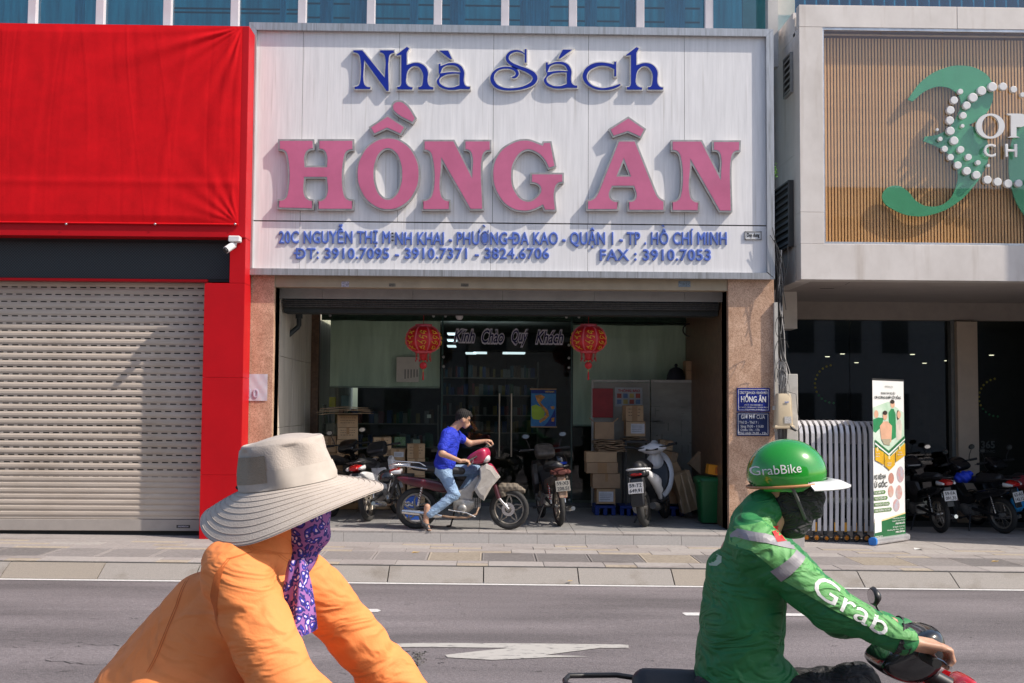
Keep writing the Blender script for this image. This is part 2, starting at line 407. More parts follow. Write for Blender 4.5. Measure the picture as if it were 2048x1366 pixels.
mk('painted_arrow', [(745, 1290), (845, 1287), (1060, 1288), (1240, 1290), (1257, 1291), (1257, 1297), (1200, 1297), (1090, 1311), (1180, 1314), (1090, 1316), (985, 1321), (895, 1316), (890, 1311), (960, 1303), (1020, 1297), (845, 1295), (745, 1296)], worn)
# broken asphalt patch and cracks
rub = MB(); p0, p1 = gpix(838, 1305), gpix(825, 1336)
for i in range(110):
    t = random.random(); x = p0[0] + (p1[0] - p0[0]) * t + random.gauss(0, .035); y = p0[1] + (p1[1] - p0[1]) * t + random.gauss(0, .02)
    s_ = random.uniform(.006, .022); z = SL * x
    vs = [(x + random.uniform(-1, 1) * s_, y + random.uniform(-1, 1) * s_, z + random.uniform(-.2, .9) * s_) for _ in range(4)]
    rub.add(vs, [(0, 1, 2), (0, 1, 3), (1, 2, 3), (0, 2, 3)])
tag(rub.build('asphalt_rubble', M('broken_asphalt', (.16, .15, .13), .9, var=.3, scale=60, col2=(.03, .03, .03)), None), kind='stuff')
def crack(pp, w):
    pts = []; 
    for a, b in zip(pp, pp[1:]):
        for k in range(7): t = k / 7; pts.append((a[0] + (b[0] - a[0]) * t, a[1] + (b[1] - a[1]) * t + random.uniform(-1.5, 1.5)))
    g = [gpix(*p) for p in pts]; m = MB()
    for a, b in zip(g, g[1:]):
        ww = w * random.uniform(.3, 1.3)
        m.add([(a[0], a[1] - ww, SL * a[0] + .004), (b[0], b[1] - ww, SL * b[0] + .004), (b[0], b[1] + ww, SL * b[0] + .004), (a[0], a[1] + ww, SL * a[0] + .004)], [(0, 1, 2, 3)])
    m.build('crack', M('crack_dark', (.035, .034, .034), .9), road)
crack([(100, 1318), (150, 1295), (170, 1289), (250, 1292)], .006); crack([(90, 1322), (180, 1329), (290, 1332)], .006)
crack([(770, 1302), (840, 1304)], .006); crack([(110, 1345), (165, 1340)], .004); crack([(0, 1293), (60, 1296)], .004)
for _ in range(26):
    x = random.uniform(60, 2000); y = random.uniform(1200, 1350); L = random.uniform(6, 26); crack([(x, y), (x + L, y + 1)], .005)
# kerb stones
granite = M('granite_kerb', (.30, .275, .25), .75, var=.12, scale=90, bump=.25, bscale=200, col2=(.20, .185, .17))
granite2 = M('granite_kerb_warm', (.29, .255, .21), .75, var=.12, scale=90, bump=.25, bscale=200, col2=(.20, .175, .15))
kerb = thing('kerb', None, None, (0, -2.65, 0), kind='structure')
x = X(389, -2.78, 1150) - 12 * 1.0
bx('kerb_bed', -16, 16, -2.54, -2.52, -.3, .105, M('grout', (.06, .06, .058), .9), kerb, slope=SL)
for i in range(26):
    x0, x1 = x + .006, x + .994
    if x1 > -9 and x0 < 9:
        MB().add([(a, y, z + SL * a + j) for j in (0,) for a in (x0, x1) for y, z in ((-2.80, -.05), (-2.795, .012), (-2.56, .125), (-2.53, .135), (-2.49, .135), (-2.49, -.05))],
             [(0, 1, 7, 6), (1, 2, 8, 7), (2, 3, 9, 8), (3, 4, 10, 9), (4, 5, 11, 10), (0, 1, 2, 3, 4, 5), (6, 7, 8, 9, 10, 11)]).build('kerb_stone', granite2 if i % 7 == 3 else granite, kerb)
    x += 1.0
# sidewalk slabs
walk = thing('sidewalk', None, None, (0, -1.5, 0), kind='structure')
bx('slab_bed', -16, 16, -2.49, 4.0, -.3, .143, M('grout', '#444444'), walk, slope=SL)
slabs = [M('slab_grey', (.30, .272, .26), .8, var=.12, scale=25, bump=.2, bscale=90, stretch=(1, 1.5, 1)), M('slab_grey_light', (.34, .312, .295), .8, var=.1, scale=25, bump=.2, bscale=90),
         M('slab_cream', (.37, .315, .25), .8, var=.12, scale=25, bump=.2, bscale=90), M('slab_dark', (.21, .192, .185), .8, var=.12, scale=25, bump=.2, bscale=90)]
grate_y0, grate_y1 = -2.13, -1.42
def slab(x0, x1, y0, y1, m, z=.15):
    dz = random.uniform(0, .003)
    bx('paving_slab', x0 + .003, x1 - .003, y0 + .003, y1 - .003, z - .03, z + dz, m, walk, c=.002, slope=SL)
rows = [(-2.49, grate_y0, .62, .36), (grate_y1, -1.1, .62, .36), (-1.1, -.8, .62, .36), (-.8, -.5, .62, .36)]
for ri, (y0, y1, L1, L2) in enumerate(rows):
    x = -7.4 + ri * .27; k = 0
    while x < 7.3:
        L = [.62, .40, .62, .62][k % 4] if ri else [.66, .34, .60][k % 3]
        m = slabs[2] if (k + ri) % 3 == 1 else slabs[random.choice((0, 0, 1))]
        if (k + ri) % 3 == 1:
            yb = y0 + (y1 - y0) * .45; slab(x, x + L, y0, yb, m); slab(x, x + L, yb, y1, slabs[0])
        else: slab(x, x + L, y0, y1, m)
        x += L; k += 1
for xr in (-1, 1):       # beyond the shop: slabs run back to the wall line at left and the clinic at right
    for ri, y0 in enumerate((-.5, -.05, .4, .85, 1.3, 1.75)):
        x = (-7.6 if xr < 0 else SHOP_R); lim = (SHOP_L if xr < 0 else 9)
        if xr < 0 and y0 > 0: break
        while x < lim - .05:
            L = min(.9, lim - x); slab(x, x + L, y0, y0 + .45, slabs[1 if xr > 0 else 0]); x += L
# ribbed drain slabs
ribs = thing('ribbed_drain', None, None, (0, (grate_y0 + grate_y1) / 2, .1), kind='structure')
gx = X(964, -1.8, 1115); pitch = .605
for i in range(-13, 12):
    x0 = gx + i * pitch; dark = i in (0, 1, 2, -9, -10, 4, 9) ; m = slabs[3] if dark else (slabs[2] if i % 4 == 3 else slabs[0])
    b = MB(); b.box(x0 + .006, x0 + pitch - .006, grate_y0 + .004, grate_y1 - .004, .11, .142, slope=SL)
    nr = 11; w = (grate_y1 - grate_y0 - .02) / nr
    for k in range(nr): b.box(x0 + .03, x0 + pitch - .03, grate_y0 + .01 + k * w, grate_y0 + .01 + k * w + w * .62, .1425, .152, slope=SL)
    b.box(x0 + .006, x0 + .028, grate_y0 + .004, grate_y1 - .004, .1425, .152, slope=SL); b.box(x0 + pitch - .028, x0 + pitch - .006, grate_y0 + .004, grate_y1 - .004, .1425, .152, slope=SL)
    b.build('ribbed_slab', m, ribs)
# raised shop floor with its granite step
floor = thing('shop_floor', None, None, (0, 0, .15), kind='structure')
x = SHOP_L
bx('floor_bed', SHOP_L, SHOP_R, STEP_Y + .03, 10.2, -.2, .26, M('grout', '#444444'), floor, slope=SL)
sx = X(784, STEP_Y, 1075) - 4 * .60
while sx < SHOP_R:
    a, b = max(sx, SHOP_L), min(sx + .6, SHOP_R)
    if b > a: bx('step_stone', a + .002, b - .002, STEP_Y, STEP_Y + .032, -.02, .262, M('riser_granite', (.46, .43, .41), .8, var=.1, scale=40, col2=(.38, .36, .34)), floor, c=.002, slope=SL)
    sx += .6
tile = M('floor_tile', (.24, .235, .23), .62, var=.12, scale=8, bump=.1, bscale=60)
for j in range(9):
    y0 = STEP_Y + .0 if j == 0 else STEP_Y + .3 + (j - 1) * .6; y1 = STEP_Y + .3 + j * .6
    x = SHOP_L
    while x < SHOP_R - .01:
        b = min(x + .6, SHOP_R); bx('floor_tile', x + .002, b - .002, y0 + .002, y1 - .002, .263, .29, slabs[1] if j == 0 else tile, floor, c=.002, slope=SL); x += .6
leafm = M('dry_leaf', (.55, .36, .1), .6, var=.2, scale=30)
def leaf(px, py, s, a, label):
    p = on_g(px, py); m = MB()
    pts = [(-1, 0, 0), (-.4, .4, .18), (.5, .35, .1), (1.1, 0, .25), (.5, -.35, .05), (-.4, -.4, .12), (0, 0, .0)]
    ca, sa = math.cos(a), math.sin(a)
    vs = [(p.x + (x * ca - y * sa) * s, p.y + (x * sa + y * ca) * s, p.z + .006 + z * s) for x, y, z in pts]
    m.add(vs, [(6, i, (i + 1) % 6) for i in range(6)]); tag(m.build('fallen_leaf', leafm, None), label, 'leaf')
leaf(831, 1106, .05, .3, 'dry yellow leaf lying on the ribbed paving right of the orange rider')
leaf(1990, 1124, .045, .1, 'small yellow leaf lying on the paving at the far right')
leaf(1140, 1163, .03, .2, 'tiny yellow leaf at the foot of the kerb')
lit = M('litter', (.6, .6, .58), .7)
for px, py, s_, lb in ((1837, 1100, .05, 'crumpled pale litter on the pavement below the roll-up banner'), (1632, 1084, .02, 'tiny white paper scrap in front of the folding gate')):
    p = on_g(px, py); tag(MB().add([(p.x - s_, p.y, p.z + .004), (p.x + s_, p.y - .02, p.z + .02), (p.x + s_ * 1.3, p.y + .05, p.z + .005), (p.x - s_ * .7, p.y + .06, p.z + .022)], [(0, 1, 2), (0, 2, 3)]).build('litter', lit, None), lb, 'litter')

# ================================================================== bookshop signboard
alu = M('brushed_aluminium', (.50, .50, .52), .38, .55, var=.14, scale=5, col2=(.33, .33, .33), stretch=(8, 8, .6), bump=.05)
panelm = M('sign_panel', (.80, .785, .79), .45, var=.03, scale=3, col2=(.66, .65, .655), stretch=(7, 1, .45))
stain(panelm, 2.2, (16, 1, .35), .60, .78, (.72, .70, .66)); stain(alu, 2.5, (14, 4, .5), .55, .75, (.6, .58, .54)); stain(granite, 3, (1, 1, 1), .55, .75, (.72, .69, .64)); [stain(q_, 1.6, (1, 1.6, 1), .55, .78, (.70, .68, .66)) for q_ in slabs]
YS = -.05; FR = -.115
sgn = thing('shop_sign', 'large white bookshop signboard with pink and blue raised lettering above the shopfront', 'sign', (.3, YS, 4.4))
sx0 = (X(497.5, FR, 51) + X(489.4, FR, 551)) / 2; sx1 = (X(1546.9, FR, 51) + X(1549.6, FR, 556)) / 2
sz1 = Z(51.2, FR, 1020); sz0 = Z(553.8, FR, 1020); fw = .098
dz_ = (Z(446.5, YS, 1020))
bx('back_box', sx0 + .01, sx1 - .01, YS + .012, .0, sz0 + .01, sz1 - .01, M('dark_gap', (.03, .03, .03), .8), sgn)
xs = [sx0 + .03] + [X(p, YS, 300) for p in (603, 796.5, 986, 1176.5, 1369)] + [sx1 - .03]
for a, b in zip(xs, xs[1:]): bx('panel', a + .0025, b - .0025, YS, YS + .01, dz_ + .008, sz1 - .03, panelm, sgn, c=.001)
xs = [sx0 + .03] + [X(p, YS, 500) for p in (599, 981, 1175)] + [sx1 - .03]
for a, b in zip(xs, xs[1:]): bx('panel', a + .002, b - .002, YS, YS + .01, sz0 + .03, dz_ - .008, panelm, sgn, c=.001)
def frame_piece(pts): # trapezoid with bevelled inner lip
    MB().add([(x, y, z) for y in (FR, YS + .005) for x, z in pts], [(0, 1, 2, 3), (4, 5, 6, 7), (0, 1, 5, 4), (1, 2, 6, 5), (2, 3, 7, 6), (3, 0, 4, 7)]).build('frame', alu, sgn)
a, b, c_, d_ = sx0, sx1, sz0, sz1
xm = X(1258, FR, 60); g = .002
frame_piece([(a, d_), (xm - g, d_), (xm - g, d_ - fw), (a + fw, d_ - fw)]); frame_piece([(xm, d_), (b, d_), (b - fw, d_ - fw), (xm, d_ - fw)])
xm = X(1250, FR, 550)
frame_piece([(a, c_), (xm - g, c_), (xm - g, c_ + fw * .85), (a + fw, c_ + fw * .85)]); frame_piece([(xm, c_), (b, c_), (b - fw, c_ + fw * .85), (xm, c_ + fw * .85)])
frame_piece([(a - .001, c_ + .003), (a + fw - .003, c_ + fw), (a + fw - .003, d_ - fw), (a - .001, d_ - .003)]); frame_piece([(b + .001, c_ + .003), (b - fw + .003, c_ + fw), (b - fw + .003, d_ - fw), (b + .001, d_ - .003)])

pink = M('pink_acrylic', (.54, .135, .25), .35, var=.08, scale=2, coat=.2, bump=.03, bscale=4)
rim = M('letter_rim', (.42, .40, .38), .4, .5, var=.15, scale=12)
blue = M('blue_acrylic', (.006, .022, .27), .4, var=.06, scale=3, spec=.3)
rim2 = M('letter_rim_pale', (.58, .56, .53), .5, .1, var=.12, scale=12)
A1 = lambda c: (480 + c[0] * .26855, 40 + c[1] * .26855) + tuple(c[2:])
A2 = lambda c: (1000 + c[0] * .27344, 40 + c[1] * .27344) + tuple(c[2:])
A3 = lambda c: (480 + c[0] * .26855, 260 + c[1] * .26855) + tuple(c[2:])
A4 = lambda c: (1000 + c[0] * .27344, 260 + c[1] * .27344) + tuple(c[2:])
def ell(cx, cy, rx, ry, n=12): return [(cx + rx * math.cos(2 * math.pi * k / n), cy + ry * math.sin(2 * math.pi * k / n), 1) for k in range(n)]
def wl(loop, mp, Y, dx=0, dy=0):
    out = []
    for c in loop:
        q = mp(c); p = on_y(q[0] + dx, q[1] + dy, Y); out.append((p.x, p.z) + tuple(q[2:]))
    return out
def shape_letter(name, loops, mp, face, dep, inset, dx=0, dy=0):
    Yf = YS - dep
    L = [wl(l, mp, Yf, dx, dy) for l in loops]
    me = curve_shape(L, dep); me.transform(Matrix.Translation((0, Yf + dep, 0))); me.materials.clear(); me.materials.append(rim2 if face is blue else rim)
    o = link(name, me, sgn)
    f = curve_shape(L, .006, -inset); f.transform(Matrix.Translation((0, Yf + .002, 0))); f.materials.clear(); f.materials.append(face)
    link('letter_face', f, o); return o
Hl = [(283, 68), (553, 68), (555, 148), (515, 157, 1), (493, 195, 1), (493, 265), (636, 265), (636, 195, 1), (615, 157, 1), (578, 150), (578, 68), (850, 68), (850, 155), (806, 164, 1), (787, 200, 1), (785, 480, 1), (805, 508, 1), (848, 518), (848, 600), (573, 600), (573, 520), (615, 510, 1), (636, 480, 1), (636, 362), (490, 362), (490, 480, 1), (510, 508, 1), (550, 518), (550, 597), (277, 590), (280, 515), (325, 506, 1), (343, 475, 1), (343, 195, 1), (325, 162, 1), (285, 153)]
NL = [(1362, 72), (1597, 72), (1718, 310), (1718, 195, 1), (1702, 162, 1), (1666, 155), (1666, 72), (1873, 72), (1873, 160), (1836, 166, 1), (1815, 200, 1), (1817, 600), (1710, 600), (1510, 250), (1507, 480, 1), (1527, 510, 1), (1568, 520), (1568, 603), (1353, 603), (1353, 520), (1395, 510, 1), (1420, 480, 1), (1420, 200, 1), (1400, 165, 1), (1362, 158)]
GL = [(70, 95, 1), (190, 65, 1), (306, 100), (312, 82), (377, 82), (413, 270), (352, 292), (315, 220, 1), (255, 168, 1), (190, 156, 1), (118, 225, 1), (94, 340, 1), (118, 445, 1), (195, 512, 1), (268, 478, 1), (290, 432, 1), (268, 402, 1), (220, 392), (222, 312), (468, 312), (468, 388), (430, 398, 1), (412, 430, 1), (415, 595), (322, 595), (308, 562), (250, 590, 1), (170, 602, 1), (70, 575, 1), (-20, 480, 1), (-62, 330, 1), (-25, 180, 1)]
AL = [(862, 72), (993, 72), (1135, 430), (1165, 488, 1), (1208, 518), (1208, 597), (932, 597), (932, 515), (975, 506, 1), (987, 480, 1), (972, 420), (828, 420), (808, 478, 1), (828, 508, 1), (872, 516), (868, 592), (630, 592), (632, 512), (680, 495, 1), (712, 450)]
N2 = [(1250, 72), (1478, 72), (1604, 318), (1604, 195, 1), (1590, 164, 1), (1552, 157), (1552, 75), (1763, 75), (1760, 160), (1722, 167, 1), (1703, 200, 1), (1700, 602), (1602, 602), (1403, 255), (1401, 480, 1), (1420, 510, 1), (1460, 520), (1458, 600), (1250, 598), (1250, 518), (1290, 508, 1), (1310, 480, 1), (1310, 200, 1), (1290, 165, 1), (1250, 158)]
DP = .075; IN = .024
shape_letter('raised_letter', [Hl], A3, pink, DP, IN)
shape_letter('raised_letter', [ell(1103, 327, 240, 276), ell(1101, 328, 94, 180)], A3, pink, DP, IN)
shape_letter('accent_mark', [[(958, 797), (1100, 705), (1238, 795), (1200, 862), (1095, 815), (995, 862)]], A1, pink, DP, IN)
shape_letter('accent_mark', [[(1128, 660, 1), (1138, 615, 1), (1185, 597, 1), (1238, 620, 1), (1318, 732), (1288, 776), (1150, 695, 1)]], A1, pink, DP, IN)
shape_letter('raised_letter', [NL], A3, pink, DP, IN)
shape_letter('raised_letter', [GL], A4, pink, DP, IN)
shape_letter('raised_letter', [AL, [(905, 240), (940, 328), (870, 328)]], A4, pink, DP, IN)
shape_letter('accent_mark', [[(792, 797), (938, 705), (1070, 797), (1032, 868), (935, 825), (825, 862)]], A2, pink, DP, IN)
shape_letter('raised_letter', [N2], A4, pink, DP, IN)
DP2 = .055; IN2 = .0145
n1 = [(835, 218), (915, 218), (1072, 410), (1072, 275, 1), (1060, 254, 1), (1035, 248), (1035, 218), (1155, 218), (1155, 250), (1126, 260, 1), (1116, 290, 1), (1116, 535), (1088, 535), (932, 320), (932, 470, 1), (945, 488, 1), (978, 492), (978, 522), (848, 522), (848, 490), (875, 484, 1), (885, 470, 1), (885, 275, 1), (870, 254, 1), (838, 248)]
h1 = [(1148, 262), (1243, 190), (1272, 208), (1250, 245), (1250, 325), (1300, 311, 1), (1365, 325, 1), (1405, 375, 1), (1408, 470, 1), (1420, 488, 1), (1447, 494), (1447, 525), (1322, 525), (1322, 492), (1346, 486, 1), (1352, 470, 1), (1348, 385, 1), (1308, 350, 1), (1262, 375, 1), (1247, 430, 1), (1247, 470, 1), (1262, 488, 1), (1292, 494), (1292, 525), (1165, 525), (1165, 492), (1188, 486, 1), (1194, 470), (1194, 268), (1170, 272)]
a1 = [(1472, 318), (1502, 318), (1502, 332), (1560, 313, 1), (1635, 325, 1), (1675, 375, 1), (1678, 470, 1), (1690, 486, 1), (1720, 490), (1720, 523), (1640, 522), (1590, 528, 1), (1520, 520, 1), (1470, 490, 1), (1458, 450, 1), (1480, 412, 1), (1472, 395)]
a1h = [(1492, 452, 1), (1520, 422, 1), (1580, 408, 1), (1628, 408), (1628, 480), (1580, 494, 1), (1520, 485, 1)]
a1g = [(1504, 388), (1520, 357, 1), (1570, 344, 1), (1618, 358, 1), (1632, 382), (1570, 380, 1)]
shape_letter('raised_letter', [n1], A1, blue, DP2, IN2)
shape_letter('raised_letter', [h1], A1, blue, DP2 + .002, IN2)
shape_letter('raised_letter', [a1, a1h, a1g], A1, blue, DP2, IN2)
shape_letter('accent_mark', [[(1462, 220), (1555, 220), (1592, 298), (1562, 298)]], A1, blue, DP2, IN2)
shape_letter('raised_letter', [a1, a1h, a1g], A1, blue, DP2, IN2, 214.4, -2.5)
shape_letter('accent_mark', [[(455, 208), (550, 210), (442, 290), (415, 288)]], A2, blue, DP2, IN2)
shape_letter('raised_letter', [h1], A1, blue, DP2 + .002, IN2, 459.2, .4)
shape_letter('raised_letter', [[(828, 298), (858, 298), (858, 420), (828, 418), (829, 365), (780, 345, 1), (705, 350, 1), (645, 400, 1), (655, 450, 1), (730, 488, 1), (800, 483, 1), (880, 458), (894, 478), (850, 503, 1), (760, 520, 1), (665, 500, 1), (603, 440, 1), (603, 380, 1), (650, 325, 1), (730, 303, 1), (790, 308, 1), (828, 316)]], A2, blue, DP2, IN2)
cl = [(188, 255, 9), (160, 232, 12), (120, 223, 14), (78, 233, 17), (52, 262, 18), (54, 297, 18), (88, 325, 18), (140, 347, 19), (200, 368, 21), (246, 395, 24), (262, 428, 25), (240, 465, 22), (180, 493, 17), (110, 507, 15), (30, 507, 16), (-30, 485, 20), (-60, 440, 22), (-54, 395, 18), (-20, 360, 15), (30, 346, 14), (85, 350, 15), (120, 368, 18), (130, 395, 19), (112, 418, 16), (80, 420, 10)]
def ribbon(dep, back, shrink, mat, name, parent):
    P = []
    for a, b in zip(cl, cl[1:]):
        for k in range(4): t = k / 4; P.append([a[i] + (b[i] - a[i]) * t for i in range(3)])
    P.append(list(cl[-1]))
    for _ in range(3): P = [P[0]] + [[(P[i - 1][c] + 2 * P[i][c] + P[i + 1][c]) / 4 for c in range(3)] for i in range(1, len(P) - 1)] + [P[-1]]
    Yf = YS - dep; L = []; Rr = []
    for i, p in enumerate(P):
        a, b = P[max(i - 1, 0)], P[min(i + 1, len(P) - 1)]; tx, ty = b[0] - a[0], b[1] - a[1]; n = math.hypot(tx, ty); w = max(p[2] - shrink, 3)
        if i == len(P) - 1 and shrink: continue
        L.append((p[0] - ty / n * w, p[1] + tx / n * w)); Rr.append((p[0] + ty / n * w, p[1] - tx / n * w))
    vs = []
    for (lx, ly), (rx, ry) in zip(L, Rr):
        A = on_y(*A2((lx, ly)), Yf); B = on_y(*A2((rx, ry)), Yf)
        vs += [(A.x, Yf, A.z), (B.x, Yf, B.z), (B.x, Yf + back, B.z), (A.x, Yf + back, A.z)]
    m = len(L); fs = [(i * 4 + k, i * 4 + (k + 1) % 4, i * 4 + 4 + (k + 1) % 4, i * 4 + 4 + k) for i in range(m - 1) for k in range(4)] + [(0, 1, 2, 3), (4 * m - 4, 4 * m - 3, 4 * m - 2, 4 * m - 1)]
    return MB().add(vs, fs).build(name, mat, parent)
rb = ribbon(DP2, DP2 - .001, 0, rim2, 'raised_letter', sgn); ribbon(DP2 + .003, .008, 7.5, blue, 'letter_face', rb)
q0, q1 = A2((174, 205)), A2((202, 318)); bb = pbx('letter_serif', q0[0], q1[0], q0[1], q1[1], YS - DP2 - .001, DP2, rim2, rb); q0, q1 = A2((182, 212)), A2((194, 310)); pbx('serif_face', q0[0], q1[0], q0[1], q1[1], YS - DP2 - .005, .01, blue, rb)
# address lettering: one raised letter each
lblue = M('blue_letter', (.085, .15, .50), .5, var=.12, scale=8)
def char_line(text, px0, px1, pyt, pyb, dep=.02, missing=()):
    Yf = YS - dep; adv = {}; base = None
    def w(s): 
        lo, hi = bounds(text_mesh(s, 1, .01)); return hi[0] - lo[0]
    hh = w('HH')
    sub = {'Đ': ('D', '-'), 'Ờ': ('Ơ', '`'), 'Ổ': ('Ô', '?'), 'Ồ': ('Ô', '`')}
    total = 0; pos = []
    for ch in text:
        b = sub[ch][0] if ch in sub else ch
        if b not in adv: adv[b] = w('H' + b + 'H') - hh if b != ' ' else .26
        pos.append(total); total += adv[b] + .035
    x0, x1 = X(px0, Yf, pyb), X(px1, Yf, pyb); s = (x1 - x0) / total
    for i, ch in enumerate(text):
        if ch == ' ' or i in missing: continue
        pxx = px0 + (px1 - px0) * pos[i] / total
        zb, zt = Z(pyb, Yf, pxx), Z(pyt, Yf, pxx); sz = (zt - zb) / .70
        b, acc = sub.get(ch, (ch, None))
        me = text_mesh(b, 1, .1, .026)
        me.transform(Matrix.Diagonal((s, dep / .1, sz, 1))); me.transform(Matrix.Translation((x0 + pos[i] * s, Yf + dep / 1, zb)))
        if acc:
            bm = bmesh.new(); bm.from_mesh(me); cxx = x0 + (pos[i] + adv[b] * .45) * s; zz = zb + sz * .97
            vs = [bm.verts.new((cxx + dx * sz, yy, zz + dz * sz)) for yy in (Yf - .001, Yf + dep) for dx, dz in (((-.12, .14), (-.02, .14), (.06, .03), (-.0, .03)) if acc != '-' else ((-.42, -.56), (.03, -.56), (.03, -.68), (-.42, -.68)))]
            for f in ((0, 1, 2, 3), (7, 6, 5, 4), (0, 1, 5, 4), (1, 2, 6, 5), (2, 3, 7, 6), (3, 0, 4, 7)): bm.faces.new([vs[k] for k in f])
            bm.to_mesh(me); bm.free()
        me.materials.clear(); me.materials.append(lblue); link('raised_letter', me, sgn)
char_line('20C NGUYỄN THỊ M', 557, 782, 462, 486)
for k in range(3): pbx('mounting_stud', 783, 787, 465 + k * 7, 467.5 + k * 7, YS - .012, .012, M('dark_gap', '#111111'), sgn)
char_line('NH KHAI - PHƯỜNG ĐA KAO - QUẬN 1 - TP . HỒ CHÍ MINH', 789, 1456, 464, 488.5)
char_line('ĐT: 3910.7095 - 3910.7371 - 3824.6706', 590, 1100, 496, 517)
char_line('FAX : 3910.7053', 1198, 1425, 498.5, 520.5)
mt_ = thing('maker_plate', 'small framed white sign maker plate at the right end of the signboard', 'plate', (X(1506, YS), YS, Z(471, YS, 1506)))
pbx('plate', 1491, 1522, 464, 478, YS - .012, .011, M('plate_white', (.75, .75, .75), .4), mt_)
for q in ((1490, 1523, 462.5, 464.5), (1490, 1523, 477.5, 479.5), (1489.5, 1491.5, 462.5, 479.5), (1521.5, 1523.5, 462.5, 479.5)): pbx('frame', q[0], q[1], q[2], q[3], YS - .018, .016, M('plate_frame', (.25, .25, .25), .5), mt_)
ptext('Duy dung', 1494, 1519, 466, 473.5, YS - .0135, M('ink', (.01, .01, .01), .5), mt_, bold=.03)

# ================================================================== bookshop building
stone = M('brown_marble', (.72, .49, .35), .42, var=.2, scale=5, col2=(.46, .28, .18), bump=.03, bscale=30)
_n = stone.node_tree; _b = _n.nodes['Principled BSDF']; _src = _b.inputs['Base Color'].links[0].from_socket
_v = _n.nodes.new('ShaderNodeTexNoise'); _v.inputs['Scale'].default_value = 60; _v.inputs['Detail'].default_value = 5; _v.inputs['Distortion'].default_value = 1.5
_r = _n.nodes.new('ShaderNodeValToRGB'); _r.color_ramp.elements[0].position = .4; _r.color_ramp.elements[1].position = .55; _r.color_ramp.elements[0].color = (.5, .42, .36, 1)
_x = _n.nodes.new('ShaderNodeMixRGB'); _x.blend_type = 'MULTIPLY'; _x.inputs[0].default_value = .8
_n.links.new(_n.nodes['Texture Coordinate'].outputs['Object'], _v.inputs['Vector']); _n.links.new(_v.outputs['Fac'], _r.inputs[0])
_n.links.new(_src, _x.inputs[1]); _n.links.new(_r.outputs[0], _x.inputs[2]); _n.links.new(_x.outputs[0], _b.inputs['Base Color'])
darkstone = M('dark_marble', (.20, .115, .065), .4, var=.25, scale=14, col2=(.07, .04, .025), bump=.03)
green_stone = M('green_marble', (.05, .08, .06), .3, var=.3, scale=12, col2=(.02, .03, .025))
cream = M('cream_wall', (.78, .72, .62), .6, var=.08, scale=2, col2=(.48, .43, .36), stretch=(1, 2, .3))
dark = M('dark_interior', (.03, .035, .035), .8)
greyp = M('grey_cladding', (.30, .29, .28), .5, var=.08, scale=4)
tanm = M('tan_soffit', (.36, .29, .20), .6, var=.1, scale=3)
GY = 3.2                                    # the glass shop front
GF = lambda x: SL * x + .29
shop = thing('bookshop_building', 'bookshop ground floor with brown marble pillars around a deep open entrance', 'building', (0, 1, .15))
pl0, pl1 = X(487, 0, 800), X(545, 0, 800); pr0, pr1 = X(1457, 0, 800), X(1549, 0, 800)
ztop = sz0 + .02
bx('pillar', pl0 - .1, pl1, 0, .38, -.1, ztop, stone, shop, c=.004); bx('pillar', pr0, pr1, 0, .42, -.1, ztop, stone, shop, c=.004)
LWX = X(556, .4, 800); RWX = X(1444, .42, 800)
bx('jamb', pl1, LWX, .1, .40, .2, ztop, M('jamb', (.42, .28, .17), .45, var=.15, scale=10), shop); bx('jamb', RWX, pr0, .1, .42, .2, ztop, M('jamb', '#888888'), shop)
# side walls of the entrance
nw = 5
for i in range(nw):
    y0 = .40 + (GY - .4) * i / nw; y1 = .40 + (GY - .4) * (i + 1) / nw
    for z0, z1 in ((.2, 1.55), (1.55, 2.5), (2.5, 4.0)): bx('wall_panel', LWX - .15, LWX - .004 * (i % 2), y0 + .003, y1 - .003, z0 + .003, z1 - .003, cream, shop)
bx('side_wall', LWX - .4, LWX - .151, .4, 10, 0, 4.2, cream, shop)
bx('side_wall', RWX, RWX + .3, .42, 10, 0, 4.2, darkstone, shop)
# header over the entrance
yA, yB, yC, yD = Z(560, .0), Z(578, .05), Z(600, .35), Z(611, .5)
bx('lintel', LWX, RWX, .02, .2, yB, ztop + .1, tanm, shop, c=.003)
xs = [LWX] + [X(p, .36) for p in (641, 823, 1004, 1188, 1370)] + [RWX]
for a, b in zip(xs, xs[1:]): bx('cladding_panel', a + .002, b - .002, .36, .40, yC + .0, yB + .1, greyp, shop)
sh = thing('rolled_shutter', 'rolled up dark metal shutter box across the top of the bookshop entrance', 'shutter', (0, .6, 3))
bm_ = M('shutter_dark', (.10, .095, .09), .4, .4, var=.3, scale=20, col2=(.03, .03, .03), stretch=(3, 1, 1))
for k in range(4):
    z0 = Z(603 + k * 3.6, .5); bx('slat', LWX + .02, RWX - .02, .46 + k * .012, .56, z0 - .022, z0, bm_, sh, c=.006)
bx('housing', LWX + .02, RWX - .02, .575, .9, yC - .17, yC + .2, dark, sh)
bx('bottom_rail', LWX + .2, RWX, .92, .97, Z(628, .92), Z(613, .92), M('zinc', (.22, .22, .215), .45, .3, var=.12, scale=30, stretch=(1, 1, .02)), shop)
bx('ceiling', LWX, RWX, .9, 10, 3.42, 3.5, M('ceiling_dark', (.55, .54, .50), .7), shop)
bx('upper_wall', sx0 + .05, sx1 - .02, .0, .3, ztop, sz1 - .02, M('backing', '#777777'), shop)
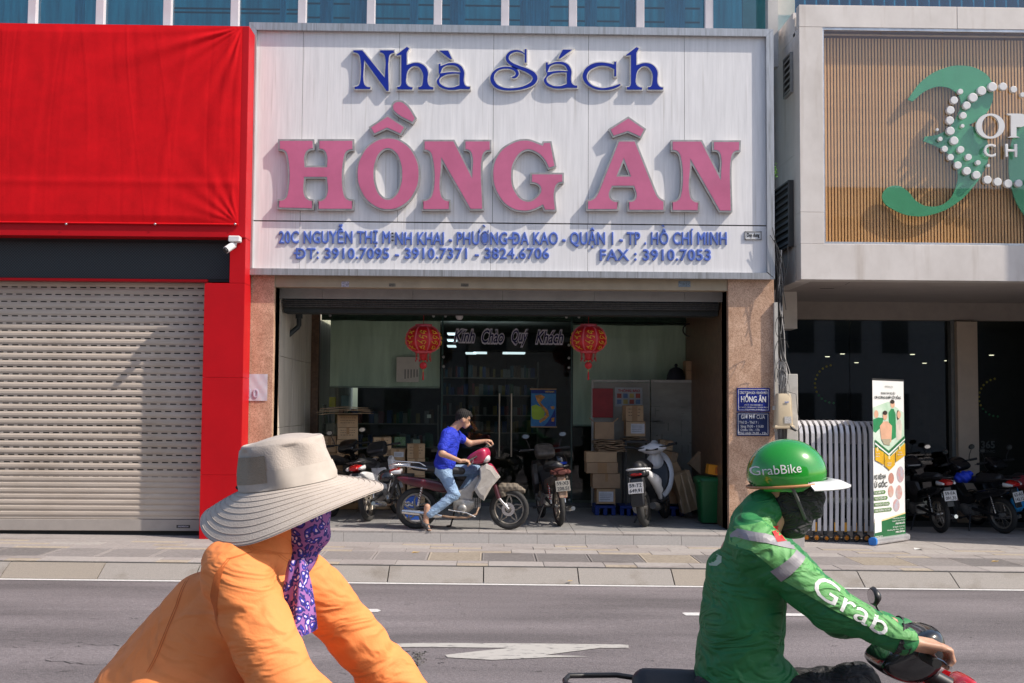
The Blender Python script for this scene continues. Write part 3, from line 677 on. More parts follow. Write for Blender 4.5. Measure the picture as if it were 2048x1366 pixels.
# glass shop front
gt = Z(628, GY); gl = X(640, GY); gr = X(1392, GY)
bx('pilaster', LWX, X(620, GY) + .13, GY - .05, GY + .1, .2, 3.45, darkstone, shop, c=.005)
bx('glass_header', X(640, GY), gr, GY + .02, GY + .12, Z(642, GY), 3.45, green_stone, shop)
clear = glass('shop_glass', (.86, .92, .88), refl=.0)
d0, d1 = X(884, GY), X(1143, GY)
for a, b in ((X(640, GY), d0 - .006), (d1 + .006, gr)):
    bx('glass_pane', a, b, GY - .012, GY, GF(0) + .06, gt, clear, shop)
bx('glass_pane', d0, d1, GY - .012, GY, Z(702, GY), gt, clear, shop)
md = X(1013, GY)
for a, b, hx in ((d0, md - .004, X(999, GY)), (md + .004, d1, X(1023, GY))):
    dr = bx('glass_door', a, b, GY - .012, GY, GF(0) + .03, Z(704, GY), clear, shop)
    h_ = MB().tube([(hx, GY - .07, Z(787, GY)), (hx, GY - .07, Z(913, GY))], .013, 8); 
    for zz in (Z(797, GY), Z(903, GY)): h_.tube([(hx, GY - .07, zz), (hx, GY - .012, zz)], .008, 6)
    h_.build('door_handle', M('steel_handle', (.6, .52, .4), .3, .7), dr)
bx('glass_base', gl, gr, GY - .03, GY + .05, .2, GF(0) + .06, M('steel_dark', (.12, .12, .12), .4, .5), shop)
for px in (884, 1143): bx('glass_edge', X(px, GY) - .012, X(px, GY) + .012, GY - .02, GY + .004, .3, gt, M('glass_edge', (.05, .10, .085), .2), shop)
stl = M('steel', (.6, .6, .6), .3, .8)
for px, py in ((660, 631), (867, 632), (891, 632), (1133, 634), (1158, 634), (1376, 634), (887, 714), (887, 733), (1138, 690), (1138, 716), (1138, 735), (1139, 979), (1139, 1000)):
    c = on_y(px, py, GY - .02); MB().lathe((c.x, GY - .013, c.z), [(0, -.012), (.02, -.012), (.024, 0)], 12, 'y').build('glass_fixing', stl, shop)
wtxt = thing('welcome_lettering', 'dark blue italic welcome words with white outline on glass above the doors', 'lettering', (X(1015, GY), GY, Z(672, GY)))
dkblue = M('navy_vinyl', (.01, .015, .10), .5); wht = M('white_vinyl', (.80, .78, .88), .5)
def script(word, a, b, t, bt):
    ptext(word, a, b, t, bt, GY - .016, wht, wtxt, shear=.33, bold=.075, name='word_outline')
    ptext(word, a + 1.5, b - 1.5, t + 1, bt - 1, GY - .0195, dkblue, wtxt, shear=.33, bold=.012, name='word')
script('Kính', 906, 951, 659, 684); script('Chào', 962, 1009, 659, 686); script('Quý', 1022, 1057, 659, 684); script('Khách', 1070, 1128, 661, 687)
# blinds behind the glass
blindm = M('roller_blind', (.86, .88, .78), .7, var=.05, scale=2, col2=(.58, .61, .53), stretch=(3, 1, .4))
def blind(p0, p1, q0, q1, label):
    t = thing('roller_blind', label, 'blind', (X((p0 + p1) / 2, GY + .08), GY + .08, Z(q0, GY + .08)))
    a, b, zt, zb = X(p0, GY + .08), X(p1, GY + .08), Z(q0, GY + .08), Z(q1, GY + .08)
    MB().sheet(lambda u, v: (a + (b - a) * u, GY + .08 + .012 * math.sin(u * 21) * (1 - v) ** 2 + .01 * math.sin(u * 9 + v * 3), zb + (zt - zb) * v), 60, 12).build('fabric', blindm, t)
    MB().tube([(a, GY + .07, zb), (b, GY + .07, zb)], .014, 8).build('bottom_bar', M('bar_grey', (.4, .42, .38), .5), t)
    MB().tube([(a, GY + .09, zt + .02), (b, GY + .09, zt + .02)], .03, 10).build('roller', M('roller_dark', (.03, .04, .035), .5), t)
blind(659, 879, 643, 776, 'pale green roller blind lowered behind the left window beside the left lantern')
blind(1146, 1371, 648, 850, 'pale green roller blind lowered behind the right window above the old white board')
pn = M('paper_white', (.6, .58, .52), .8, var=.05)
npaper = thing('paper_notice', 'white paper notice with dark bars taped on the left blind below the lantern', 'notice', (X(810, GY), GY - .02, Z(740, GY)))
pbx('sheet', 793, 838, 714, 764, GY - .018, .003, pn, npaper)
for k in range(5): 
    a = on_y(809 + k * 6, 741, GY - .022); bx('bar', a.x, a.x + .02, GY - .0215, GY - .019, Z(759 - k, GY), Z(740, GY), M('bar_ink', (.22, .23, .21), .7), npaper)
# inside: back wall, shelves with books, counter, tubes
inside = thing('shop_interior', 'dim shop interior with back wall seen through the glass doors', 'interior', (0, 7, .3))
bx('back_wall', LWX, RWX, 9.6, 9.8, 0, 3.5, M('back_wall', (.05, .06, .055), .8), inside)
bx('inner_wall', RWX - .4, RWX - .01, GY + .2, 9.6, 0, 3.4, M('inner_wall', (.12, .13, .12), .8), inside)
tube = emit('tube_light', (.75, .85, .95), 1.0)
for p in ((466 + 480, 706, 973, 706), (1005, 706, 1050, 706), (930, 707, 951, 707), (893, 668, 915, 668), (893, 681, 912, 681), (893, 693, 910, 693)):
    Y = 6.0; a, b = X(p[0], Y), X(p[2], Y); z = Z(p[1], Y)
    t = bx('ceiling_lamp', a, b, Y, Y + .5, z, z + .02, tube, None); tag(t, 'cool white ceiling tube inside the shop, ' + {946: 'left of the two below the welcome words', 1005: 'right and longest one below the welcome words', 930: 'short one left of the left long tube', 893: ('uppermost' if p[1] < 675 else 'middle' if p[1] < 685 else 'lowest') + ' of three beside the left lantern'}[p[0]], 'lamp', 'ceiling tubes inside the bookshop')
bookc = [M('book%d' % i, c, .6) for i, c in enumerate(((.10, .02, .02), (.02, .04, .11), (.13, .10, .03), (.03, .08, .05), (.13, .13, .12), (.08, .05, .03), (.02, .06, .08)))]
def shelf(px0, px1, pys, Y, name_label, n):
    t = thing('bookshelf', name_label, 'bookshelf', (X((px0 + px1) / 2, Y), Y, .3))
    a, b = X(px0, Y), X(px1, Y)
    zs = [Z(p, Y) for p in pys]
    bx('side_board', a - .02, a, Y, Y + .3, .3, zs[0] + .3, M('shelf_wood', (.16, .15, .13), .6), t); bx('side_board', b, b + .02, Y, Y + .3, .3, zs[0] + .3, M('shelf_wood', '#555555'), t)
    for z in zs:
        bx('shelf', a, b, Y, Y + .3, z - .02, z, M('shelf_wood', '#555555'), t)
        x = a + .02
        while x < b - .08:
            w = random.uniform(.03, .09); h = random.uniform(.14, .24)
            if random.random() < .85: bx('book', x, x + w - .004, Y + .02, Y + .2, z, z + h, random.choice(bookc), t)
            x += w
shelf(884, 1075, (755, 790, 830, 865), 7.0, 'low bookshelf rows deep inside the shop behind the door handles', 40)
shelf(648, 875, (848, 895, 945), GY + .9, 'dark bookshelf behind the left window under the pale blind', 40)
for px, py, w, h, c in ((665, 808, 12, 14, '#c8b21a'), (690, 806, 14, 15, '#7d8a92')): 
    o = pbx('leaning_book', px - w / 2 * 1.1, px + w / 2, py - h, py + h * .4, GY + .3, .03, M('cov' + c, c, .5), None)
    tag(o, {'#c8b21a': 'yellow book cover leaning inside the left window', '#7d8a92': 'grey book cover leaning beside the yellow one inside the left window'}[c], 'book')
o = pbx('price_card', 854, 862, 829, 836, GY + .03, .004, pn, None); tag(o, 'small white card stuck on the left window glass above the stacked cartons', 'card')
o = pbx('price_card', 826, 840, 879, 887, GY + .03, .004, pn, None); tag(o, 'small white card low on the left window behind the taped cartons', 'card')
o = pbx('picture_card', 789, 811, 874, 891, GY + .03, .006, M('flower_card', (.25, .4, .12), .5, var=.5, scale=40, col2=(.6, .6, .5)), None); tag(o, 'green and white flower picture behind the glass above the taped cartons', 'picture')
# poster: map on a hanging scroll
po = thing('hanging_map_poster', 'hanging map poster with wooden rods behind the right glass door', 'poster', (X(1088, GY - .05), GY - .05, Z(775, GY - .05)))
PY = GY - .05
pbx('sheet', 1062, 1112, 780, 853, PY, .004, M('map_sea', (.06, .30, .52), .55, var=.2, scale=6, col2=(.03, .14, .42)), po)
for q in ((1060, 1113, 777, 779.5), (1062, 1114, 852.5, 855)): pbx('rod', *q, PY - .012, .02, M('rod', (.4, .25, .12), .5), po)
pbx('title_band', 1062.5, 1111.5, 780, 787, PY - .002, .0015, M('map_navy', (.01, .04, .25), .5), po)
ptext('VIETNAM', 1090, 1108, 782, 785, PY - .004, M('map_yellow', (.8, .6, .05), .5), po, bold=.02)
def flat(name, pts, Y, mat, parent, d=.0015):
    q = [on_y(px, py, Y) for px, py in pts]; return MB().prism([(p.x, p.z) for p in q], Y, Y + d).build(name, mat, parent)
flat('map_land', [(1070, 791), (1082, 789), (1090, 794), (1084, 800), (1081, 805), (1088, 813), (1096, 821), (1098, 832), (1090, 840), (1080, 846), (1078, 842), (1086, 836), (1092, 829), (1089, 821), (1080, 811), (1074, 802)], PY - .002, M('map_land', (.75, .33, .06), .5, var=.3, scale=30), po)
flat('map_green', [(1063, 812), (1072, 809), (1082, 814), (1090, 824), (1088, 834), (1078, 840), (1066, 838), (1063, 832)], PY - .0035, M('map_lime', (.42, .60, .04), .5), po)
flat('map_sea_dark', [(1111, 815), (1104, 830), (1094, 846), (1088, 852), (1111, 852)], PY - .002, M('map_navy', '#000000'), po)
flat('map_island', [(1101, 813), (1108, 812), (1109, 817), (1104, 819)], PY - .0035, M('map_land', '#ffffff'), po); flat('map_island', [(1103, 836), (1109, 835), (1108, 843), (1103, 843)], PY - .0035, M('map_land', '#ffffff'), po)
# drain pipe, dome sensor, camera
pm = M('black_pipe', (.035, .045, .05), .45)
pt = lambda px, py, Y: tuple(on_y(px, py, Y))
pp = thing('drain_pipe', 'black bent drain pipe under the header at the left of the entrance', 'pipe', pt(595, 640, 1.4))
MB().tube([pt(598, 628, 1.3), pt(598, 650, 1.3), pt(595, 655, 1.3), pt(552, 692, 1.15)], .035, 12).build('pipe', pm, pp)
MB().tube([pt(598, 626, 1.3), pt(598, 637, 1.3)], .05, 12).build('collar', pm, pp)
sx_, sy_, sz_ = pt(919, 627, 1.1); ss = thing('motion_sensor', 'small white half round sensor under the header above the welcome words', 'sensor', (sx_, sy_, sz_))
MB().lathe((sx_, sy_, sz_), [(.0, -.09), (.03, -.085), (.05, -.06), (.055, -.0), (0, 0)], 18).build('dome', M('white_plastic', (.7, .68, .68), .4), ss)
MB().lathe((sx_, sy_, sz_), [(.06, -.01), (.062, .02), (0, .02)], 18).build('base', M('white_plastic', '#ffffff'), ss)
cx_, cy_, cz_ = pt(1411, 639, 2.2); cc = thing('dome_camera', 'round white security camera high on the dark right wall inside the entrance', 'camera', (cx_, cy_, cz_))
MB().lathe((cx_, cy_, cz_), [(0, -.05), (.025, -.045), (.03, -.02), (.045, -.02), (.05, .03), (0, .03)], 16, 'y').build('housing', M('white_plastic', '#ffffff'), cc)
MB().lathe((cx_, cy_ - .052, cz_), [(0, 0), (.018, 0), (.02, .01)], 12, 'y').build('lens', M('black_plastic', (.02, .02, .022), .35), cc)
cable = MB(); c = on_y(1380, 660, 2.9); cable.tube([(c.x + .11 * math.cos(t), c.y, c.z + .1 * math.sin(t)) for t in [k * math.pi / 8 for k in range(16)]], .012, 6)
tag(cable.build('cable_coil', M('black_plastic', '#000000'), None), 'black coiled cable hanging at the top right corner of the right window', 'cable')
# stickers on the lintel, faded paper on the left pillar
for px0, px1, py0, py1, c, lb in ((683, 698, 563, 574, (.45, .42, .5), 'faded square sticker on the lintel above the left window'), (1357, 1381, 562, 574, (.2, .25, .3), 'grey shop door sticker at the right end of the lintel'), (778, 791, 567, 573, (.15, .13, .1), 'dark worn sticker on the lintel, second from the left'), (922, 937, 567, 573, (.14, .12, .09), 'dark torn sticker on the lintel above the dome sensor')):
    tag(pbx('sticker', px0, px1, py0, py1, .017, .0025, M('stk' + str(px0), c, .6, var=.4, scale=90), None), lb, 'sticker')
pa = thing('faded_poster', 'faded pale blue paper pasted on the left marble pillar', 'poster', pt(510, 775, 0))
Yp = -.006
MB().sheet(lambda u, v: (X(485.5, Yp, 775) + u * (X(535, Yp, 775) - X(485.5, Yp, 775)), Yp - .004 * math.sin(u * 7 + v * 5) ** 2 - .002, Z(801.5, Yp, 510) + v * (Z(748, Yp, 510) - Z(801.5, Yp, 510))), 12, 12).build('sheet', M('faded_paper', (.48, .58, .66), .6, var=.08, scale=4, col2=(.55, .48, .52)), pa)
ptext('10', 497, 517, 778, 795, Yp - .0095, M('faded_print', (.48, .44, .55), .7), pa, bold=.03)
# plaques on the right pillar
navy = M('plaque_navy', (.006, .018, .20), .3, var=.08, coat=.3); navy2 = M('plaque_navy_dark', (.006, .02, .10), .3, coat=.3); pw = M('plaque_white', (.7, .7, .72), .5)
def plaque(px0, px1, py0, py1, mat, label, lines):
    Y = -.018; t = thing('plaque', label, 'plaque', pt((px0 + px1) / 2, (py0 + py1) / 2, 0))
    pbx('plate', px0, px1, py0, py1, Y, .017, mat, t, .002)
    e = 2.6
    for q in ((px0 + e, px1 - e, py0 + e, py0 + e + .9), (px0 + e, px1 - e, py1 - e - .9, py1 - e), (px0 + e, px0 + e + .9, py0 + e + 1, py1 - e - 1), (px1 - e - .9, px1 - e, py0 + e + 1, py1 - e - 1)): pbx('border', *q, Y - .0015, .0012, pw, t)
    for body, a, b, tt, bb, bold in lines: ptext(body, a, b, tt, bb, Y - .002, pw, t, bold=bold, depth=.0015)
plaque(1474, 1540, 776, 823, navy, 'upper blue company name plaque with white capitals on the right pillar',
       [('CÔNG TY TNHH SÁCH - VĂN HÓA PHẨM', 1479, 1535, 783, 788, .01), ('HỒNG ÂN', 1482, 1532, 793, 804, .03), ('MST: 0315023812', 1489, 1525, 808.5, 811.5, .0), ('20C NGUYỄN THỊ MINH KHAI, P. SÀI GÒN, TP.HCM', 1478, 1536, 813.5, 816, 0), ('ĐT: 09491 34567', 1490, 1524, 818, 820.5, 0)])
plaque(1473.5, 1539, 825, 872, navy2, 'lower dark blue opening hours plaque on the right pillar',
       [('GIƠ MƠ CƯA', 1482, 1530, 829.5, 837.5, .02), ('Thứ 2 - Thứ 7 :', 1478, 1517, 842, 847, .015), ('Sáng 7h30 - 11h30', 1481, 1527, 850, 855, .015), ('Chiều 13h - 17h', 1481, 1519, 857.5, 862, .015), ('Chủ nhật 7h30 - 12h', 1477, 1533, 864, 868.5, .02)])
po_ = [o for o in bpy.data.objects if o.get('label', '').startswith('lower dark blue')][0]
for px, py in ((1496.5, 827), (1512, 827)): ptext('`' if px < 1500 else '~', px - 1.5, px + 2.5, py - .5, py + 1.5, -.0205, pw, po_)
# ================================================================== glazed upper storey above the sign
up = thing('upper_glass_facade', 'blue green glazed upper storey with pale mullions above the shop signs', 'building', (0, 1.2, 6))
UY = .9; gt1 = glass('blue_glass', (.24, .60, .70), refl=.07)
muls = [-73, 61, 196, 330, 464, 598, 735, 868, 1002, 1137, 1271, 1408, 1536]
zt0, zt1 = Z(75, UY), Z(-180, UY)
mull = M('mullion', (.55, .52, .55), .5, var=.05, scale=4)
upc = M('curtain_teal', (.10, .36, .44), .7, var=.3, scale=3, stretch=(4, 1, .3), col2=(.03, .12, .17))
for p, q in zip(muls, muls[1:]):
    bx('pane', X(p, UY, 20) + .05, X(q, UY, 20), UY, UY + .01, zt0, zt1, gt1, up)
for p in muls: bx('mullion', X(p, UY, 20), X(p + 16, UY, 20), UY - .09, UY + .04, zt0, zt1, mull, up, c=.004)
bx('upper_room_wall', -8, 4.3, UY + 1.6, UY + 1.7, zt0 - .5, zt1 + 1, upc, up)
for p, w_ in ((150, 20), (700, 50), (640, 26), (820, 16), (1040, 60), (1170, 24), (1240, 30), (1330, 40), (560, 12), (900, 30)):
    bx('curtain', X(p, UY + .3, 20), X(p + w_, UY + .3, 20), UY + .3, UY + .34, zt0, zt1, M('curtain_pale', (.30, .50, .55), .8, var=.3, scale=10, stretch=(4, 1, .2)), up)
for z in (25, 40, 12, 33): bx('truss', X(330 if z % 2 else 600, UY + 1, 20), X(600 if z % 2 else 1400, UY + 1, 20), UY + 1, UY + 1.04, Z(z, UY + 1), Z(z - 2, UY + 1), dark, up)
bx('sill', -8, sx1, .5, UY, zt0 - .3, Z(78, UY), mull, up)
bx('end_column', X(1536, .55, 20), X(1556, .55, 20), .55, .7, sz1 - .3, zt1, M('column_pale', (.5, .48, .46), .6, var=.06, scale=3), up)
bx('end_column', X(1556, 1.6, 20), X(1590, 1.6, 20), 1.6, 2.0, 3.0, zt1, M('column_cream', (.68, .63, .57), .6, var=.06, scale=3), up)
# ================================================================== red shop at the left
def on_x(px, py, Xp):
    r = ray(px, py); return CP + r * ((Xp - CP.x) / r.x)
redm = M('red_panel', (.47, .002, .007), .5, var=.05, scale=2, spec=.25)
clothm = M('red_cloth', (.62, .004, .009), .8, var=.08, scale=3, bump=.12, bscale=120, spec=.15)
RY = -.40; RXR = X(485, RY, 800); RXL = X(404, RY, 800)
rs = thing('red_shop_building', 'closed bright red shop with a red corner post and wide red fascia at the left', 'building', (-5, 0, .1))
zf0, zf1 = Z(472.5, -.45, 240), Z(49, -.45, 240)
zj = [Z(p, RY, 440) for p in (1090, 950, 755, 566)]
for z0, z1 in zip(zj, zj[1:]): bx('post_panel', RXL, RXR, RY, -.02, z0 + .0015, z1 - .0015, redm, rs, c=.002)
bx('post_panel', X(460, RY, 500), RXR, RY, -.02, zj[3] + .0015, zf0 - .002, redm, rs, c=.002)
bx('fascia', -9.5, RXR + .004, -.45, .25, zf0, zf1, redm, rs, c=.004)
bx('led_surround', -9.5, X(460, RY, 520) - .002, -.20, -.02, Z(562, -.2, 240), zf0, M('black_panel', (.012, .014, .016), .5), rs)
led = M('led_board', (.012, .016, .020), .55, var=.1, scale=3)
_n = led.node_tree; ck = _n.nodes.new('ShaderNodeTexChecker'); ck.inputs['Scale'].default_value = 55; ck.inputs[1].default_value = (.03, .036, .04, 1); ck.inputs[2].default_value = (.008, .010, .012, 1)
_n.links.new(_n.nodes['Texture Coordinate'].outputs['Object'], ck.inputs[0]); _n.links.new(ck.outputs[0], _n.nodes['Principled BSDF'].inputs['Base Color'])
bx('led_board', -9.5, X(459, -.21, 520), -.215, -.201, Z(557, -.215, 240), Z(485, -.215, 240), led, rs)
bx('trim', -9.5, RXL, -.26, -.12, Z(562, -.26, 240), Z(557.5, -.26, 240), redm, rs)
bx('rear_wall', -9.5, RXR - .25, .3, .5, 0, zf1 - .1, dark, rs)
# banner cloth stretched over the fascia
CYc = -.462; ca, cb = -6.3, X(481, CYc, 250); cz0, cz1 = Z(446, CYc, 240), Z(50, CYc, 240); W_, H_ = cb - ca, cz1 - cz0
rc_ = random.Random(3); creases = [(rc_.uniform(ca, cb), rc_.uniform(-.12, .12), rc_.uniform(.012, .05), rc_.uniform(-.0022, .0026), rc_.uniform(0, 6)) for _ in range(46)]
def clothf(u, v):
    x = ca + W_ * u; z = cz0 + H_ * v
    dx, dz = (cb - x), (cz1 - z); r = math.hypot(dx, dz) + .02; th = math.atan2(dz, dx)
    f = .010 * math.sin(th * 24 + 1.2 * math.sin(r * 1.3)) * math.exp(-r / 1.1) * min(1, r * 5) * (1 if th < 1.4 else max(0, 1 - (th - 1.4) * 6))
    f += .018 * math.exp(-((th - .98) / .10) ** 2) * math.exp(-r / 1.6) + .012 * math.exp(-((th - .30) / .07) ** 2) * math.exp(-r / 1.2)
    d2 = math.hypot(cb - x, z - cz0) + .02; t2 = math.atan2(z - cz0, cb - x)
    f += .006 * math.sin(t2 * 20) * math.exp(-d2 / .6)
    for cx_, sl_, w_, a_, ph_ in creases: f += a_ * math.exp(-((x - cx_ - sl_ * (z - cz0) - .05 * math.sin(z * 1.5 + ph_)) / w_) ** 2) * (.4 + .6 * math.sin(z * .9 + ph_) ** 2)
    f += .0010 * math.sin(z * 9 + x * 1.1)
    f += .006 * math.exp(-((z - cz0 - .52) / .05) ** 2)
    f += .004 * math.sin(x * 2.3 + 1.0) * math.sin(z * 1.4)
    e = min(u * 30, (1 - u) * 40, v * 26, (1 - v) * 26, 1)
    return (x, CYc - (f + .012) * e, z + .012 * math.sin(x * 1.3) * (v - .5) * 0)
bn = thing('red_banner_cloth', 'creased red cloth banner stretched over the fascia of the closed red shop', 'banner', (-4.5, CYc, 5))
MB().sheet(clothf, 300, 150).build('cloth', clothm, bn, fix=False)
MB().tube([(ca, CYc - .006, cz0 - .006), (cb, CYc - .006, cz0 - .006)], .012, 6).build('hem', clothm, bn)
for px in (132, 310, 470): p = on_y(px, 448, CYc - .02); MB().lathe((p.x, CYc - .02, p.z), [(0, -.004), (.012, -.003), (.014, 0)], 10, 'y').build('eyelet', M('steel', '#ffffff'), bn)
# security camera under the fascia
sc_ = thing('security_camera', 'white wall camera hanging under the right end of the red fascia', 'camera', pt(470, 480, -.45))
wp = M('white_plastic', '#ffffff')
a = on_y(459, 480, -.5); b = on_y(482, 480, -.5)
bx('mount', a.x, b.x, -.58, -.455, Z(485, -.5, 470), Z(473, -.5, 470), wp, sc_, c=.01)
MB().tube([pt(472, 485, -.52), pt(470, 491, -.53), pt(464, 493, -.55)], [.018, .015, .02], 10).build('arm', wp, sc_)
MB().tube([pt(467, 490, -.52), pt(452, 500, -.62)], [.045, .045], 14).build('camera_body', wp, sc_)
MB().tube([pt(452.4, 499.8, -.618), pt(450, 501.4, -.63)], [.036, .034], 14).build('lens', M('black_plastic', '#000000'), sc_)
# perforated roller shutter
rl = thing('roller_shutter', 'closed beige roller shutter with rows of slots on the red shop', 'shutter', (-5, -.09, .1))
shm = M('shutter_beige', (.50, .43, .365), .55, var=.05, scale=3, col2=(.42, .355, .295), stretch=(.6, 1, 4), coat=.0)
SYs = -.09; sR = RXL - .0 + .02; SLx = -6.9
ztop_ = Z(562, SYs, 200); n = 0
zrow = Z(577.5, SYs, 200); pitch_ = 14.45 / 2300 * (D + SYs)
stain(shm, 1.3, (1, 1, .8), .52, .8, (.80, .78, .75)); stain(redm, 1.2, (3, 3, .4), .6, .85, (.82, .8, .8))
prof = [(0, 0), (-.006, .006), (-.010, .018), (-.010, .044), (-.006, .056), (.004, .060)]
def slat_profile(m, x0, x1, z, h):
    k = h / .092
    ps = [(SYs + y, z + zz * 1.0) for y, zz in [(.004, .030 * k), (-.003, .036 * k), (-.007, .048 * k), (-.007, .076 * k), (-.003, .086 * k), (.004, .090 * k)]]
    vs = [(x, y, zz) for x in (x0, x1) for y, zz in ps]
    m.add(vs, [(i, i + 1, i + 7, i + 6) for i in range(5)])
def slat(z, h, slots, off):
    m = MB(); k = h / .092; slat_profile(m, SLx, sR, z, h)
    if slots:
        m.add([(x, SYs + .004, zz) for x in (SLx, sR) for zz in (z - .004, z + .008 * k)], [(0, 1, 3, 2)]); m.add([(x, SYs + .004, zz) for x in (SLx, sR) for zz in (z + .022 * k, z + .031 * k)], [(0, 1, 3, 2)])
        x = SLx + off; L, G = .078, .047
        while x < sR:
            m.add([(xx, SYs + .004, zz) for xx in (x + L, min(x + L + G, sR)) for zz in (z + .008 * k, z + .022 * k)], [(0, 1, 3, 2)]); x += L + G
    else: m.add([(x, SYs + .004, zz) for x in (SLx, sR) for zz in (z - .004, z + .030 * k)], [(0, 1, 3, 2)])
    m.build('slat', shm, rl)
z = zrow
for i in range(27): slat(z, .092, True, (i % 2) * .06 + random.uniform(0, .01) + i * .004); z -= pitch_
h2 = 11.3 / 2300 * (D + SYs); z = z + pitch_ - h2
zb_ = Z(1040, SYs, 200)
while z > zb_ - .02: slat(z, h2 * 1.25, False, 0); z -= h2
slat(zrow + pitch_, .092, True, 0)
bx('bottom_rail', SLx, sR, SYs - .015, SYs + .02, Z(1061, SYs, 200), zb_ + .01, M('shutter_rail', (.36, .32, .29), .5, var=.05), rl, c=.004)
bx('backing', SLx, sR, SYs + .05, SYs + .06, 0, ztop_ + .3, M('dark_gap', '#000000'), rl)
pbx('maker_badge', 353, 380, 1050, 1056, SYs - .018, .003, M('black_plastic', '#000000'), rl)
ptext('EUROWINDOW', 356, 377, 1051.5, 1054.5, SYs - .0195, M('white_vinyl', '#fff'), rl)

# ================================================================== clinic at the right
CY = -.10; cxl = X(1600, CY, 300); cin = X(1650, CY, 300)
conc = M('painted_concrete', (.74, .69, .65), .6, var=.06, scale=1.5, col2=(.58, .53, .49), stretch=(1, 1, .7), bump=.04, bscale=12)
stain(conc, 1.4, (5, 5, .5), .56, .8, (.78, .74, .70))
clin = thing('clinic_building', 'white concrete clinic building with a projecting glazed upper box at the right', 'building', (6.5, 0, .1))
zt_, zo1, zo0, zb0 = Z(12, CY, 1800), Z(56, CY, 1800), Z(489, CY, 1800), Z(560.5, CY, 1800)
XR_ = 9.2
bx('top_beam', cxl, X(1914, CY, 30) - .003, CY, CY + .14, zo1, zt_, conc, clin, c=.004); bx('top_beam', X(1914, CY, 30) + .003, XR_, CY, CY + .14, zo1, zt_, conc, clin, c=.004)
bx('bottom_beam', cxl, XR_, CY, CY + .26, zb0, zo0, conc, clin, c=.004)
zc = [zo0 + .001, Z(424, CY, 1620), zo1 - .001]
for z0, z1 in zip(zc, zc[1:]): bx('corner_column', cxl, cin - .02, CY, CY + .3, z0, z1 - .003, conc, clin, c=.003)
sidez = [zb0, Z(300, CY, 1600), zt_ - .002]
bx('side_panel', cxl + .002, cxl + .2, CY + .303, 1.3, zb0, sidez[1] - .002, conc, clin); bx('side_panel', cxl + .002, cxl + .2, CY + .303, 1.3, sidez[1] + .002, zt_ - .003, conc, clin)
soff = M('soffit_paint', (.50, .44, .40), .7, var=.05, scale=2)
SB = 3.1
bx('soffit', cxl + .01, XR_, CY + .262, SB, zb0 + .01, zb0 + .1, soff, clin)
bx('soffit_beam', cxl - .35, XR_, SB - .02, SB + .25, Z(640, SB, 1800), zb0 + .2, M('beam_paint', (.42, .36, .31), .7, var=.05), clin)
bx('roof_slab', cxl, XR_, CY + .21, 1.3, zt_ - .35, zt_ - .1, conc, clin)
bx('rear_wall', cxl - .3, cxl + .1, 1.31, SB, 0, zt_, conc, clin)
trim = M('alu_trim', (.6, .6, .62), .35, .6)
for q in ((cin - .018, cin, zo0, zo1), (cin, XR_, zo1 - .035, zo1 - .002), (cin, XR_, zo0 + .002, zo0 + .03)): bx('window_trim', q[0], q[1], CY + .01, CY + .06, q[2], q[3], trim, clin)
crk = MB()
for a, b in (((1640, 577), (1668, 577)), ((1668, 577), (1690, 570)), ((1690, 570), (1703, 562)), ((1703, 562), (1730, 560.8))):
    P_ = []
    for q in (a, b):
        r = ray(*q); t = (zb0 + .008 - CP.z) / r.z; P_.append(CP + r * t)
    A_, B_ = P_; w_ = .03; crk.add([(A_.x, A_.y - w_, A_.z), (B_.x, B_.y - w_, B_.z), (B_.x, B_.y + w_, B_.z), (A_.x, A_.y + w_, A_.z)], [(0, 1, 2, 3)])
crk.build('soffit_crack', M('crack_dark', '#000'), clin)
# gold slats behind the glass
gold = M('gold_slat', (.86, .54, .22), .45, .0, var=.18, scale=3, col2=(.68, .40, .15))
slat_me = MB().box(-.0135, .0135, -.004, .006, zo0 - .05, zo1 - .10, c=.003).mesh('slat', gold)
xg = cin + .015; k = 0
lat = thing('slatted_screen', 'wall of gold vertical slats behind the clinic window', 'screen', (6, CY + .15, 4))
while xg < 7.6:
    o = link('slat', slat_me, lat, False); o.location = Vector((xg, CY + .15, 0)) - lat.location; xg += .0425; k += 1
bx('screen_backing', cin, XR_, CY + .17, CY + .19, zo0 - .05, zo1, M('gold_back', (.26, .13, .045), .6), lat)
bx('top_rail', cin, XR_, CY + .10, CY + .12, Z(72.5, CY + .11, 1800), Z(70, CY + .11, 1800), M('pale_gold', (.7, .5, .28), .4), lat)
pg = glass('clinic_glass', (.96, .94, .94), refl=.035)
xj = [cin] + [X(p, CY + .03, 300) for p in (1764, 1888, 2013, 2137)] + [XR_]
for a, b in zip(xj, xj[1:]): bx('glass_pane', a + .002, b - .002, CY + .03, CY + .036, zo0 + .01, zo1 - .01, pg, clin)
